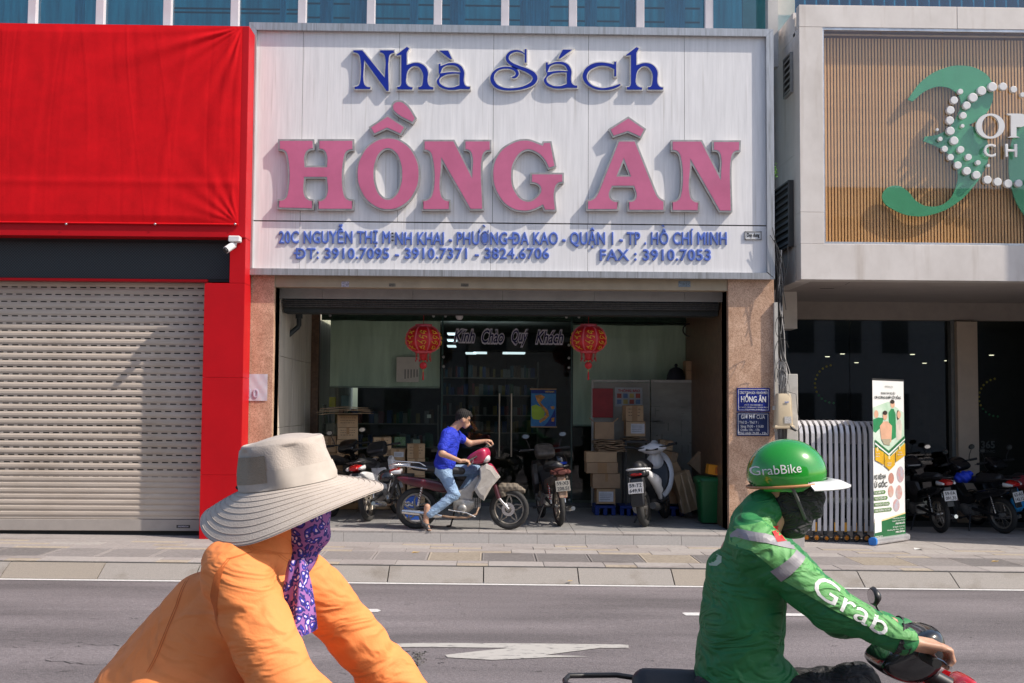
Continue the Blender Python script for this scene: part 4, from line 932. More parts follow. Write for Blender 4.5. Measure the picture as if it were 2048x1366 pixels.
# green numerals and the dotted ring
grn = M('green_acrylic', (.07, .42, .19), .4, var=.05); wdot = M('white_acrylic', (.72, .71, .70), .4, var=.03)
logo = thing('clinic_logo_sign', 'large green numerals with a ring of white dots in the clinic window', 'sign', (6.6, CY, 4.2))
idm = lambda c: c
def pl(loops, Y, dep, mat, name, parent):
    me = curve_shape([wl(l, idm, Y) for l in loops], dep); me.transform(Matrix.Translation((0, Y + dep, 0))); me.materials.clear(); me.materials.append(mat); return link(name, me, parent)
pl([[(1815.7, 198.6), (1845, 161, 1), (1889, 136, 1), (1925, 131, 1), (1960, 140, 1), (1981, 159, 1), (1987, 184, 1), (1981, 213, 1), (1963, 236, 1), (1937, 250), (1962, 261, 1), (1976, 287, 1), (1976, 320, 1), (1962, 352, 1), (1948, 372, 1), (1918, 403, 1), (1872, 427, 1), (1827, 432, 1), (1789, 420, 1), (1766, 401, 1), (1768, 382, 1), (1793, 371, 1), (1815, 382, 1), (1834, 403, 1), (1861, 413, 1), (1893, 404, 1), (1912, 374, 1), (1916, 344, 1), (1909, 325, 1), (1893, 304, 1), (1874, 293, 1), (1847, 282), (1850, 273), (1872, 270, 1), (1896, 257, 1), (1914, 232, 1), (1922, 203, 1), (1910, 183, 1), (1884, 173, 1), (1855, 180, 1), (1825, 203)]], CY + .05, .02, grn, 'numeral', logo)
pl([ell(2100, 330, 82, 128, 16), ell(2106, 330, 42, 92, 16)], CY + .05, .02, grn, 'numeral', logo)
dots = [(1525, 715, 22), (1476, 783, 30), (1447, 860, 32), (1443, 940, 32), (1447, 1022, 33), (1476, 1098, 33), (1402, 1163, 25), (1368, 1085, 18), (1345, 1012, 12), (1448, 1228, 26), (1527, 1168, 28), (1588, 1227, 26), (1505, 1290, 30), (1575, 1335, 32), (1663, 1270, 20), (1743, 1293, 13), (1542, 983, 15), (1547, 902, 27), (1574, 823, 31), (1624, 761, 36), (1691, 709, 36), (1775, 678, 37), (1858, 676, 32), (1941, 698, 27), (2010, 740, 20), (1650, 1366, 32), (1736, 1404, 33), (1816, 1420, 33), (1898, 1434, 33), (1980, 1431, 30), (2060, 1415, 24)]
for cx, cy, r_ in dots:
    p = on_y(1530 + cx * .2562, cy * .2562, CY - .015); rr = r_ * .2562 / 2300 * (D + CY)
    MB().lathe((p.x, CY - .012, p.z), [(0, -.012), (rr * .9, -.012), (rr, -.008), (rr, .04)], 20, 'y', sm=False).build('dot', wdot, logo)
pl([ell(1981, 252, 28.5, 25, 16), ell(1981, 252, 17, 21, 16)], CY - .02, .04, wdot, 'letter', logo)
pl([[(2015, 227), (2036, 227), (2048, 229, 1), (2056, 240, 1), (2048, 252, 1), (2033, 254), (2033, 272), (2040, 275), (2015, 275), (2022, 272), (2022, 231), (2015, 229)]], CY - .02, .04, wdot, 'letter', logo)
ptext('C', 1966, 1990, 289, 314, CY - .02, wdot, logo, depth=.03, bold=.02, name='letter'); ptext('H', 2009, 2033, 289, 314, CY - .02, wdot, logo, depth=.03, bold=.02, name='letter')
# louvred vents in the side face
for (pts_, lb) in ((((1572, 115, 100, 195)), 'upper small louvred vent in the side of the clinic box'), (((1558, 372, 356, 505)), 'lower dark louvred shutter ajar on the side of the clinic box')):
    pxa, pa_, pb_, pc_ = pts_; pxb = pxa + 13 if pxa > 1560 else 1586
    A_ = on_x(pxa, pb_ + 25, cxl); B_ = on_x(pxb, pb_, cxl); z1 = Z(pb_, B_.y, pxb) - .05; z0 = Z(pc_, A_.y, pxa)
    v = thing('louvre_vent', lb, 'vent', (cxl, (A_.y + B_.y) / 2, z0))
    y0, y1 = sorted((A_.y, B_.y)); fm = M('vent_frame', (.30, .30, .29), .5) if pxa > 1560 else M('vent_dark', (.06, .06, .06), .5)
    xo = cxl - (.01 if pxa > 1560 else .04)
    bx('backing', xo - .002, cxl + .003, y0, y1, z0, z1, M('dark_gap', '#000'), v)
    for q in ((y0 - .02, y0, z0, z1), (y1, y1 + .02, z0, z1), (y0 - .02, y1 + .02, z1, z1 + .02), (y0 - .02, y1 + .02, z0 - .02, z0)): bx('frame', xo - .03, cxl + .002, *q, fm, v)
    ns = 6 if pxa > 1560 else 9
    for i in range(ns):
        zz = z0 + (z1 - z0) * (i + .5) / ns; MB().add([(xo - .028, y0, zz - .03), (xo - .028, y1, zz - .03), (xo - .003, y1, zz + .02), (xo - .003, y0, zz + .02), (xo - .034, y0, zz - .025), (xo - .034, y1, zz - .025), (xo - .009, y1, zz + .025), (xo - .009, y0, zz + .025)], [(0, 1, 2, 3), (4, 5, 6, 7), (0, 1, 5, 4), (2, 3, 7, 6), (0, 3, 7, 4), (1, 2, 6, 5)]).build('louvre', fm, v)
# small weed in the gap
wd = MB(); 
for i in range(40):
    c = on_y(1551 + random.gauss(0, 1.3), 345 + random.gauss(0, 6), -.03); s_ = .02; a_ = random.uniform(0, 6.3)
    wd.add([(c.x, c.y, c.z), (c.x + s_ * math.cos(a_), c.y - .02, c.z + s_ * math.sin(a_)), (c.x + s_ * math.cos(a_ + .9), c.y - .01, c.z + s_ * math.sin(a_ + .9))], [(0, 1, 2)])
tag(wd.build('weed', M('weed_green', (.10, .28, .03), .6, var=.3), None), 'tiny green weed growing from the gap beside the signboard', 'plant')
# clinic ground floor: glazing, pillar, dark room
GC = SB + .1
cg = glass('dark_glass', (.42, .46, .45), refl=.03)
zg1 = Z(640, GC, 1800); pcl, pcr = X(1916, SB - .12, 800), X(1957, SB - .12, 800)
for a, b in ((cxl - .3, X(1700, GC)), (X(1700, GC) + .006, pcl), (pcr, XR_)): bx('glass_pane', a, b - .003, GC, GC + .012, .05, zg1, cg, clin)
bx('pillar', pcl, pcr, SB - .12, SB + .3, -.1, Z(643, SB - .12, 1930), M('pillar_tile', (.58, .46, .34), .35, var=.06, scale=3), clin, c=.004)
bx('frame_post', pcl - .06, pcl - .002, SB - .02, SB + .15, .0, zg1, M('grey_frame', (.17, .18, .17), .5), clin)
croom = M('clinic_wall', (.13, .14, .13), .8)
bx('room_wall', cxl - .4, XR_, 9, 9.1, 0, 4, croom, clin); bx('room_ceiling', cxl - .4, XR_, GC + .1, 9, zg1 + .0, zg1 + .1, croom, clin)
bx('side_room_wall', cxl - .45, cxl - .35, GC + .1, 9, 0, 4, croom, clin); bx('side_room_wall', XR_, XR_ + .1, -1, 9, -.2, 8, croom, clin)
lm = emit('downlight', (1, .85, .62), 6)
for px, py, Y in ((1655, 714, 4.2), (1685, 708.5, 4.2), (1713, 726, 6), (1825, 709.5, 4.2), (1893, 722, 5.2), (1849, 727, 6), (1983, 711, 4.2), (2040, 724, 5)):
    Y2 = Y; p = on_y(px, py, Y2); tag(MB().lathe(tuple(p), [(0, 0), (.035, 0), (.04, .01)], 14).build('downlight', lm, None), 'small warm ceiling light in the clinic, ' + {1655: 'leftmost of all', 1685: 'second from the left', 1713: 'small dim third from the left', 1825: 'above the right edge of the banner', 1893: 'just left of the cream pillar', 1849: 'small dim one between banner and pillar', 1983: 'right of the cream pillar', 2040: 'at the right edge of the view'}[px], 'lamp', 'recessed lights inside the clinic')
ring = [(math.cos(t) * 38, math.sin(t) * 38, t) for t in [R(a) for a in range(100, 282, 13)]]
for ox, oy in ((1668, 768), (1996, 795)):
    st = thing('dotted_ring_sticker', 'faint ring of %s dots on the clinic glass %s' % (('yellow and green', 'behind the folding gate') if ox < 1700 else ('yellow and green', 'right of the cream pillar')), 'sticker', pt(ox, oy, GC))
    for dx, dy, t in ring: 
        p = on_y(ox + dx, oy - dy * (1 if ox < 1700 else 1), GC - .004); MB().lathe((p.x, GC - .003, p.z), [(0, -.001), (.018, 0)], 10, 'y').build('dot', M('dot_yellow', (.25, .22, .02), .6) if math.sin(t) > -.5 else M('dot_green', (.02, .14, .05), .6), st)
    if ox > 1700: ptext('365', 1962, 1990, 882, 896, GC - .004, M('vinyl_grey', (.09, .10, .09), .6), st, bold=.03); ptext('CLINIC', 1962, 1990, 900, 905, GC - .004, M('vinyl_grey', '#fff'), st, bold=.01)
# glazed storey with blue curtains above the clinic box
cu = thing('clinic_upper_windows', 'blue curtained window band above the clinic box', 'window', (6.5, 1.2, 7))
cb_ = M('blue_curtain', (.10, .28, .40), .7, var=.1, scale=2)
MB().sheet(lambda u, v: (X(1590, 1.6, 10) + u * 4.5, 1.6 + .05 * math.sin(u * 4.5 * 38) + .02 * math.sin(u * 40), 6.2 + v * 2), 400, 2).build('curtain', cb_, cu)
bx('glass_pane', X(1590, 1.4, 10), XR_, 1.40, 1.41, 6.2, 8.2, gt1, cu)
# cream fill behind the top between the buildings
bx('gap_wall', sx1 - .1, cxl - .02, 1.25, 1.3, -.1, 9, M('gap_plaster', (.28, .26, .24), .8, var=.15, scale=4, col2=(.16, .15, .14)), clin)
# ================================================================== opposite side of the street (seen only as reflections)
opp = thing('opposite_row', 'plain rendered shop row across the street behind the viewer', 'building', (0, -27, 0))
ow = M('opposite_wall', (.35, .31, .27), .8, var=.1)
for i, (x0, x1, h, c) in enumerate(((-22, -9, 9, (.40, .34, .28)), (-8.9, -1, 12, (.28, .27, .27)), (-.9, 8, 8, (.45, .40, .33)), (8.1, 20, 10, (.30, .32, .33)))):
    mm = M('opposite_wall_%d' % i, c, .8, var=.1)
    w = bx('wall', x0, x1, -33, -27, -.2, h, mm, opp)
    for f in range(int(h // 3.2)):
        for k in range(int((x1 - x0) // 2)):
            wx = x0 + .5 + k * 2; bx('window', wx, wx + 1.1, -27, -26.96, f * 3.2 + 1, f * 3.2 + 2.5, M('window_dark', (.03, .04, .05), .2), opp)
tag(bx('opposite_pavement', -40, 40, -30, -17, -.3, .12, slabs[0], slope=SL), kind='structure')
# ================================================================== cartons
kraft = [M('cardboard', (.50, .33, .185), .8, var=.08, scale=5, bump=.05), M('cardboard_pale', (.56, .38, .22), .8, var=.08, scale=5, bump=.05), M('cardboard_brown', (.40, .26, .15), .8, var=.1, scale=5, bump=.05)]
tapem = M('packing_tape', (.36, .20, .085), .35, var=.1, coat=.3); inkm = M('carton_ink', (.12, .07, .04), .8)
labm = M('label_white', (.66, .66, .68), .6)
def carton(px0, px1, py0, py1, Y, dep=.3, mi=0, label='', tape='v', lab=None, rot=0, lean=0, printed=True, group=None, on_floor=False):
    a, b_ = X(px0, Y, py1), X(px1, Y, py1); m = (px0 + px1) / 2
    z1, z0 = Z(py0, Y, m), Z(py1, Y, m); cx = (a + b_) / 2; w = (b_ - a) / 2; h = z1 - z0
    if on_floor: z0 = GF(cx)
    t = thing('cardboard_box', label, 'cardboard box', (cx, Y + dep / 2, z0), R(rot), group); t.rotation_euler = (0, R(lean), R(rot))
    mt = kraft[mi]; d = dep / 2
    MB().box(-w + .002, w - .002, -d, d, .001, h - .003, c=.004).build('carton', mt, t, False)
    # top flaps meeting in the middle, slightly sprung
    for s_ in (-1, 1):
        MB().add([(-w + .001, s_ * d, h - .003), (w - .001, s_ * d, h - .003), (w - .004, s_ * .003, h + .004 + random.random() * .006), (-w + .004, s_ * .003, h + .002 + random.random() * .006), (-w + .001, s_ * d, h - .006), (w - .001, s_ * d, h - .006), (w - .004, s_ * .003, h), (-w + .004, s_ * .003, h - .002)],
                 [(0, 1, 2, 3), (4, 5, 6, 7), (0, 1, 5, 4), (1, 2, 6, 5), (2, 3, 7, 6), (3, 0, 4, 7)]).build('flap', mt, t, False)
    if tape == 'v': MB().box(-.022, .022, -d - .0015, -d - .0003, h * .45, h - .004).build('tape', tapem, t, False)
    if tape == 'h': MB().box(-w * .3, w * .3, -d - .0015, -d - .0003, h * .02, h * .98).build('tape', tapem, t, False)
    if printed:
        q = MB()
        for k in range(3):
            zz = h * (.75 - k * .2); x = -w * .7
            while x < w * .6: L = random.uniform(.012, .035); q.box(x, min(x + L, w * .8), -d - .0012, -d - .0004, zz, zz + h * .045); x += L + .012
        tag(q.build('printed_text', inkm, t, False), kind='stuff')
    if lab:
        u0, u1, v0, v1 = lab; L = MB().box(-w + 2 * w * u0, -w + 2 * w * u1, -d - .003, -d - .0017, h * v0, h * v1).build('paper_label', labm, t, False)
        q = MB()
        for k in range(4): zz = h * (v0 + (v1 - v0) * (.2 + .18 * k)); q.box(-w + 2 * w * (u0 + .05), -w + 2 * w * (u1 - .06 - .1 * random.random()), -d - .0036, -d - .003, zz, zz + h * .02)
        tag(q.build('label_print', M('label_ink', (.1, .1, .13), .7), L, False), kind='stuff')
    return t
Yl = 2.3; ys = [830, 855, 879, 903, 930, 957, 984]
nm = ['topmost', 'second from the top', 'third from the top', 'fourth from the top', 'third from the bottom', 'second from the bottom', 'bottom']
for i in range(7):
    y1 = ys[i + 1] if i < 6 else 1019
    carton(672 - random.random() * 2, 713, ys[i], y1, Yl, .34, i % 2, '%s carton of the tall stack beside the brown pilaster' % nm[i], tape='v' if i % 2 else None, rot=random.uniform(-3, 3) + 6)
carton(644, 671, 873, 905, Yl + .1, .3, 1, 'upper carton half hidden left of the tall stack', rot=3); carton(643, 671, 905, 1019, Yl + .1, .3, 0, 'tall carton on the floor half hidden left of the tall stack', rot=3)
for i, (a, b_) in enumerate(((875, 901), (901, 921), (921, 950), (950, 983), (983, 1019))):
    carton(744, 780, a, b_, Yl, .3, 1 - i % 2, '%s carton of the stack behind the white motorbike handlebar' % ['topmost', 'second', 'middle', 'fourth', 'bottom'][i], rot=8 - i)
for i, (a, b_) in enumerate(((898, 921), (921, 968), (968, 1019))):
    carton(781, 811, a, b_, Yl - .05, .3, 2 if i else 0, ['carton with white paper label and bulging top, left of the taped carton', 'plain carton under the one with the white label', 'bottom carton of the stack with the white label'][i], lab=(.25, .9, .3, .75) if i == 0 else None, rot=-2, printed=i > 0)
for i, (a, b_) in enumerate(((888, 917), (917, 951), (951, 985), (985, 1019))):
    carton(812, 848, a, b_, Yl - .1, .32, i % 2, ['topmost carton with broad brown tape, behind the bike rack', 'second printed carton behind the bike rack', 'third carton of the stack behind the bike rack', 'bottom carton of the stack behind the bike rack'][i], tape='h' if i == 0 else 'v', rot=5)
def folded_sheets(px0, px1, py0, py1, Y, n, label, mat):
    a, b_ = X(px0, Y), X(px1, Y); z1, z0 = Z(py0, Y), Z(py1, Y); t = thing('flattened_cardboard', label, 'cardboard', ((a + b_) / 2, Y + .2, z0))
    for k in range(n):
        zz = z0 + (z1 - z0) * (k + .5) / n; o1, o2 = random.uniform(-.04, .04), random.uniform(-.04, .04); b2 = random.uniform(.0, .03)
        f = lambda u, v, zz=zz, o1=o1, o2=o2, b2=b2: (a + o1 + (b_ - a + o2 - o1) * u, Y - .05 + .5 * v, zz + b2 * math.sin(u * 3.1) - .05 * max(0, .35 - u) * (1 if n < 6 else .2) + .006 * math.sin(u * 9 + k))
        top = MB().sheet(f, 14, 3); nv = len(top.v); top.v += [(x, y, z - .006) for x, y, z in top.v]; top.f += [tuple(i + nv for i in q) for q in top.f[:]]; top.mi *= 2; top.sm *= 2
        r0 = list(range(15)); top.add([top.v[i] for i in r0] + [top.v[i + nv] for i in r0], [(i, i + 1, i + 16, i + 15) for i in range(14)])
        top.build('sheet', mat, t)
folded_sheets(637, 738, 815, 831, Yl - .15, 4, 'folded flat kraft cardboard lying on top of the tall carton stack', kraft[1])
# right side heap
wb = thing('old_white_board', 'scuffed off white sliding board leaning behind the cartons at the right', 'board', pt(1305, 1010, 2.75))
wbm = M('scuffed_board', (.33, .32, .27), .6, var=.12, scale=2.5, col2=(.22, .21, .18), stretch=(1, 1, 2))
Yw = 2.75
pbx('board_panel', 1187, 1300, 765, 1012, Yw, .03, wbm, wb); pbx('board_panel', 1302, 1422, 765, 1012, Yw, .03, wbm, wb)
for q in ((1183, 1187, 760, 1012), (1422, 1426, 760, 1012), (1187, 1300, 760, 764), (1302, 1422, 760, 765)): pbx('frame', *q, Yw - .015, .05, M('board_frame', (.45, .44, .40), .5), wb)
for _ in range(26):
    px, py = random.uniform(1300, 1410), random.uniform(790, 900); l_ = random.uniform(3, 22) if random.random() < .7 else 2; 
    pbx('scuff', px, px + l_, py, py + random.uniform(1, 2.5) + (0 if l_ > 2 else 14), Yw - .0015, .001, M('scuff', (.20, .20, .17), .8), wb)
tag(pbx('red_sheet', 1185, 1226, 777, 835, Yw - .022, .006, M('red_vinyl', (.35, .015, .02), .35, var=.15), None), 'dark red plastic sheet taped on the white board', 'sheet')
nb = thing('notice_poster', 'faded poster with rows of small pictures taped on the white board', 'poster', pt(1258, 795, Yw - .02))
pbx('sheet', 1230, 1285, 775, 813, Yw - .020, .004, M('faded_notice', (.40, .42, .42), .5), nb)
ptext('THÔNG BÁO', 1236, 1280, 779, 784, Yw - .0215, M('red_ink', (.4, .04, .04), .6), nb, bold=.03)
for i in range(4):
    for j in range(2): pbx('picture', 1234 + i * 12.5, 1243 + i * 12.5, 787 + j * 12, 796 + j * 12, Yw - .0215, .001, M('pic%d' % ((i + j) % 3), ((.4, .08, .05), (.12, .2, .35), (.45, .35, .1))[(i + j) % 3], .6), nb)
Yr = 1.9
palm_ = M('blue_plastic', (.008, .035, .22), .5)
for a, b_, lb in ((1190, 1231, 'blue plastic pallet under the carton with the big white label'), (1240, 1275, 'blue plastic pallet behind the white scooter wheel'), (1326, 1368, 'blue plastic pallet under the small carton right of the white scooter')):
    p = on_y(a, 1010, Yr); q = on_y(b_, 1010, Yr); zf = GF(p.x); t = thing('pallet', lb, 'pallet', ((p.x + q.x) / 2, Yr, zf))
    bx('deck', p.x, q.x, Yr - .02, Yr + .5, zf + .10, zf + .14, palm_, t, c=.006)
    for k in range(3): xx = p.x + (q.x - p.x - .06) * k / 2; bx('foot', xx, xx + .06, Yr - .02, Yr + .5, zf, zf + .10, palm_, t, c=.006)
carton(1193, 1231, 977, 1008, Yr, .35, 0, 'carton with big white printed label on the blue pallet', lab=(.12, .88, .15, .8), tape=None, printed=False)
carton(1185, 1241, 947, 977, Yr - .02, .4, 2, 'wide plain carton, second in the stack beside the white scooter', printed=False)
carton(1173, 1236, 925, 947, Yr - .02, .4, 2, 'wide plain carton near the top of the stack beside the white scooter', printed=False, tape='h'); carton(1172, 1234, 904, 925, Yr - .02, .38, 0, 'topmost wide carton of the stack beside the white scooter', printed=False, tape=None)
folded_sheets(1192, 1250, 880, 903, Yr + .1, 12, 'tall pile of flattened dark cartons under the open box', kraft[2])
ob = thing('open_box', 'open empty carton standing on the flattened cardboard pile', 'cardboard box', pt(1209, 880, Yr + .15))
a, b_ = on_y(1190, 878, Yr + .15), on_y(1228, 878, Yr + .15); zt = Z(843, Yr + .15)
for nmx, q in (('front_side', (a.x, b_.x, Yr + .15, Yr + .155)), ('back_side', (a.x, b_.x, Yr + .4, Yr + .405)), ('left_side', (a.x, a.x + .005, Yr + .156, Yr + .399)), ('right_side', (b_.x - .005, b_.x, Yr + .156, Yr + .399)), ('bottom', (a.x + .006, b_.x - .006, Yr + .156, Yr + .399))): bx(nmx, *q, a.z, zt if nmx != 'bottom' else a.z + .006, kraft[2], ob)
for s_ in (-1, 1):
    e = a.x if s_ < 0 else b_.x; MB().add([(e, Yr + .16, zt), (e, Yr + .39, zt), (e + s_ * .07, Yr + .39, zt + .06), (e + s_ * .07, Yr + .16, zt + .06), (e, Yr + .16, zt - .005), (e, Yr + .39, zt - .005), (e + s_ * .07, Yr + .39, zt + .055), (e + s_ * .07, Yr + .16, zt + .055)], [(0, 1, 2, 3), (4, 5, 6, 7), (0, 1, 5, 4), (1, 2, 6, 5), (2, 3, 7, 6), (3, 0, 4, 7)]).build('flap', kraft[0], ob)
carton(1252, 1291, 843, 873, Yr + .3, .3, 1, 'yellowish carton with white label in front of the white board', lab=(.25, .95, .2, .85), tape=None, printed=False); carton(1250, 1286, 811, 843, Yr + .3, .3, 0, 'yellowish carton on the labelled one, under the notice poster', tape='h', rot=4)
folded_sheets(1250, 1292, 873, 880, Yr + .3, 3, 'thin sheets of cardboard under the yellowish labelled carton', kraft[2])
rk = thing('low_rack', 'dark low rack carrying the yellowish cartons', 'rack', pt(1270, 1010, Yr + .3)); a, b_ = on_y(1249, 881, Yr + .3), on_y(1300, 881, Yr + .3)
bx('top', a.x, b_.x, Yr + .25, Yr + .65, a.z - .03, a.z, M('rack_dark', (.08, .075, .07), .6), rk)
for xx in (a.x, b_.x - .03):
    for yy in (Yr + .25, Yr + .62): bx('leg', xx, xx + .03, yy, yy + .03, GF(xx), a.z - .031, M('rack_dark', '#000'), rk)
carton(1326, 1362, 975, 1008, Yr, .32, 2, 'small plain carton on the right blue pallet', printed=False)
carton(1314, 1352, 902, 932, Yr + .35, .3, 2, 'tilted plain carton right of the white scooter handlebar', lean=12, printed=False, tape='h'); carton(1318, 1345, 881, 900, Yr + .4, .25, 0, 'small carton on top of the tilted one', lean=8)
carton(1322, 1360, 933, 974, Yr + .3, .3, 2, 'plain dim carton between the tilted carton and the pallet carton', printed=False)
carton(1340, 1376, 926, 968, Yr - .15, .28, 0, 'open tilted carton in the heap left of the green bin', lean=-28, tape=None, printed=False)
carton(1366, 1402, 942, 1022, Yr - .35, .2, 1, 'tall pale carton leaning against the green bin', lean=-18, rot=10, tape=None, printed=False)
carton(1374, 1408, 905, 940, Yr + .1, .2, 2, 'long carton leaning above the heap near the green bin', lean=42, tape=None, printed=False)
carton(1372, 1400, 968, 1012, Yr + .3, .3, 2, 'dim carton at the back of the heap', printed=False)
carton(1325, 1340, 936, 956, Yr - .3, .15, 1, 'small grey blue carton behind the scooter shield', printed=False, tape=None)
carton(1372, 1417, 741, 760, Yw, .3, 2, 'lower of two cartons stored on top of the white board', printed=False); carton(1372, 1417, 722, 741, Yw, .3, 2, 'upper of two cartons stored on top of the white board', printed=False)
bg_ = thing('black_bag', 'black dome shaped bag standing on top of the white board', 'bag', pt(1352, 760, Yw)); c = on_y(1352, 760, Yw + .1)
MB().lathe(tuple(c), [(.15, 0), (.135, .08), (.10, .16), (.05, .19), (.02, .20), (.028, .225), (.02, .25), (0, .255)], 18).build('bag', M('black_cloth', (.012, .014, .025), .8), bg_)
# clear plastic sheet by the heap
tag(MB().sheet(lambda u, v: (X(1360 + 40 * u, 1.35), 1.35 + .04 * math.sin(u * 8 + v * 5), Z(1030, 1.35) + v * .7 * (1 - .4 * u) + .02 * math.sin(u * 11)), 14, 14).build('plastic_wrap', glass('plastic_wrap', (.8, .8, .78), .2, refl=.06), None), 'clear plastic wrapping slumped in front of the cartons beside the green bin', 'wrapping')
# green wheelie bin
Yg = .75; gn = M('bin_green', (.004, .115, .030), .5, var=.06, scale=3)
bb0, bb1 = X(1397, Yg), X(1449, Yg); zt = Z(957, Yg); zf = GF(bb0); cxb = (bb0 + bb1) / 2
bi = thing('wheelie_bin', 'green plastic wheelie bin half hidden behind the right pillar', 'bin', (cxb, Yg + .2, zf))
wb_, wt_ = .13, (bb1 - bb0) / 2
MB().loft([((cxb, Yg + .2, zf + .02), wb_, .16), ((cxb, Yg + .2, zf + .3), wb_ + .025, .185), ((cxb, Yg + .2, zt - .05), wt_ - .01, .225)], 24, e=6, axis='z').build('body', gn, bi)
MB().loft([((cxb, Yg + .2, zt - .07), wt_ + .005, .24), ((cxb, Yg + .2, zt - .02), wt_ + .012, .245)], 24, e=6, axis='z').build('rim', gn, bi)
MB().loft([((cxb, Yg + .2, zt - .018), wt_ + .018, .25), ((cxb, Yg + .2, zt + .015), wt_ + .015, .245), ((cxb, Yg + .2, zt + .035), wt_ - .03, .2)], 24, e=6, axis='z').build('lid', gn, bi)
bx('handle', cxb - wt_ - .03, cxb - wt_ + .02, Yg - .08, Yg + .0, zt - .03, zt + .01, gn, bi, c=.008)
ox = thing('orange_box', 'orange yellow box lying on the lid of the green bin', 'box', pt(1432, 950, Yg + .1)); ox.rotation_euler = (0, R(8), 0)
MB().box(-.13, .17, -.1, .12, -.0, .135, c=.006).build('box_body', M('orange_card', (.75, .28, .01), .5, var=.08), ox, False); MB().box(-.04, .02, -.102, -.1005, .02, .11).build('print', M('orange_print', (.5, .12, .01), .5), ox, False)
hl = thing('teal_helmet', 'teal motorcycle helmet hanging on the right wall inside the entrance', 'helmet', pt(1429, 848, 1.9))
MB().lathe((0, 0, 0), [(0, .14), (.06, .13), (.10, .09), (.12, .03), (.118, 0), (.10, -.01)], 20).build('shell', M('teal_paint', (.02, .38, .45), .3, coat=.5), hl, False)
MB().loft([((0, -.12, 0), .09, .008), ((0, -.17, -.015), .06, .006)], 12, axis='y').build('visor', M('black_plastic', '#000'), hl, False)
bgx = thing('plastic_bag', 'clear plastic bag of things hanging under the teal helmet', 'bag', pt(1432, 870, 1.9))
sdf_obj('bag', [('e', (0, 0, 0), (.12, .09, .11)), ('c', (0, 0, .05), (.02, 0, .14), .05, .02)], M('grey_bag', (.25, .25, .24), .4, var=.4, scale=20), bgx, .012, .03, lambda g: .008 * np.sin(g[..., 0] * 70 + g[..., 2] * 40))
cn = thing('conical_hat', 'pale conical straw hat hanging behind the right jamb', 'hat', pt(1448, 803, 1.7)); MB().lathe((0, 0, 0), [(.20, -.10), (.0, .06)], 24).build('cone', M('straw', (.55, .42, .25), .8), cn, False)

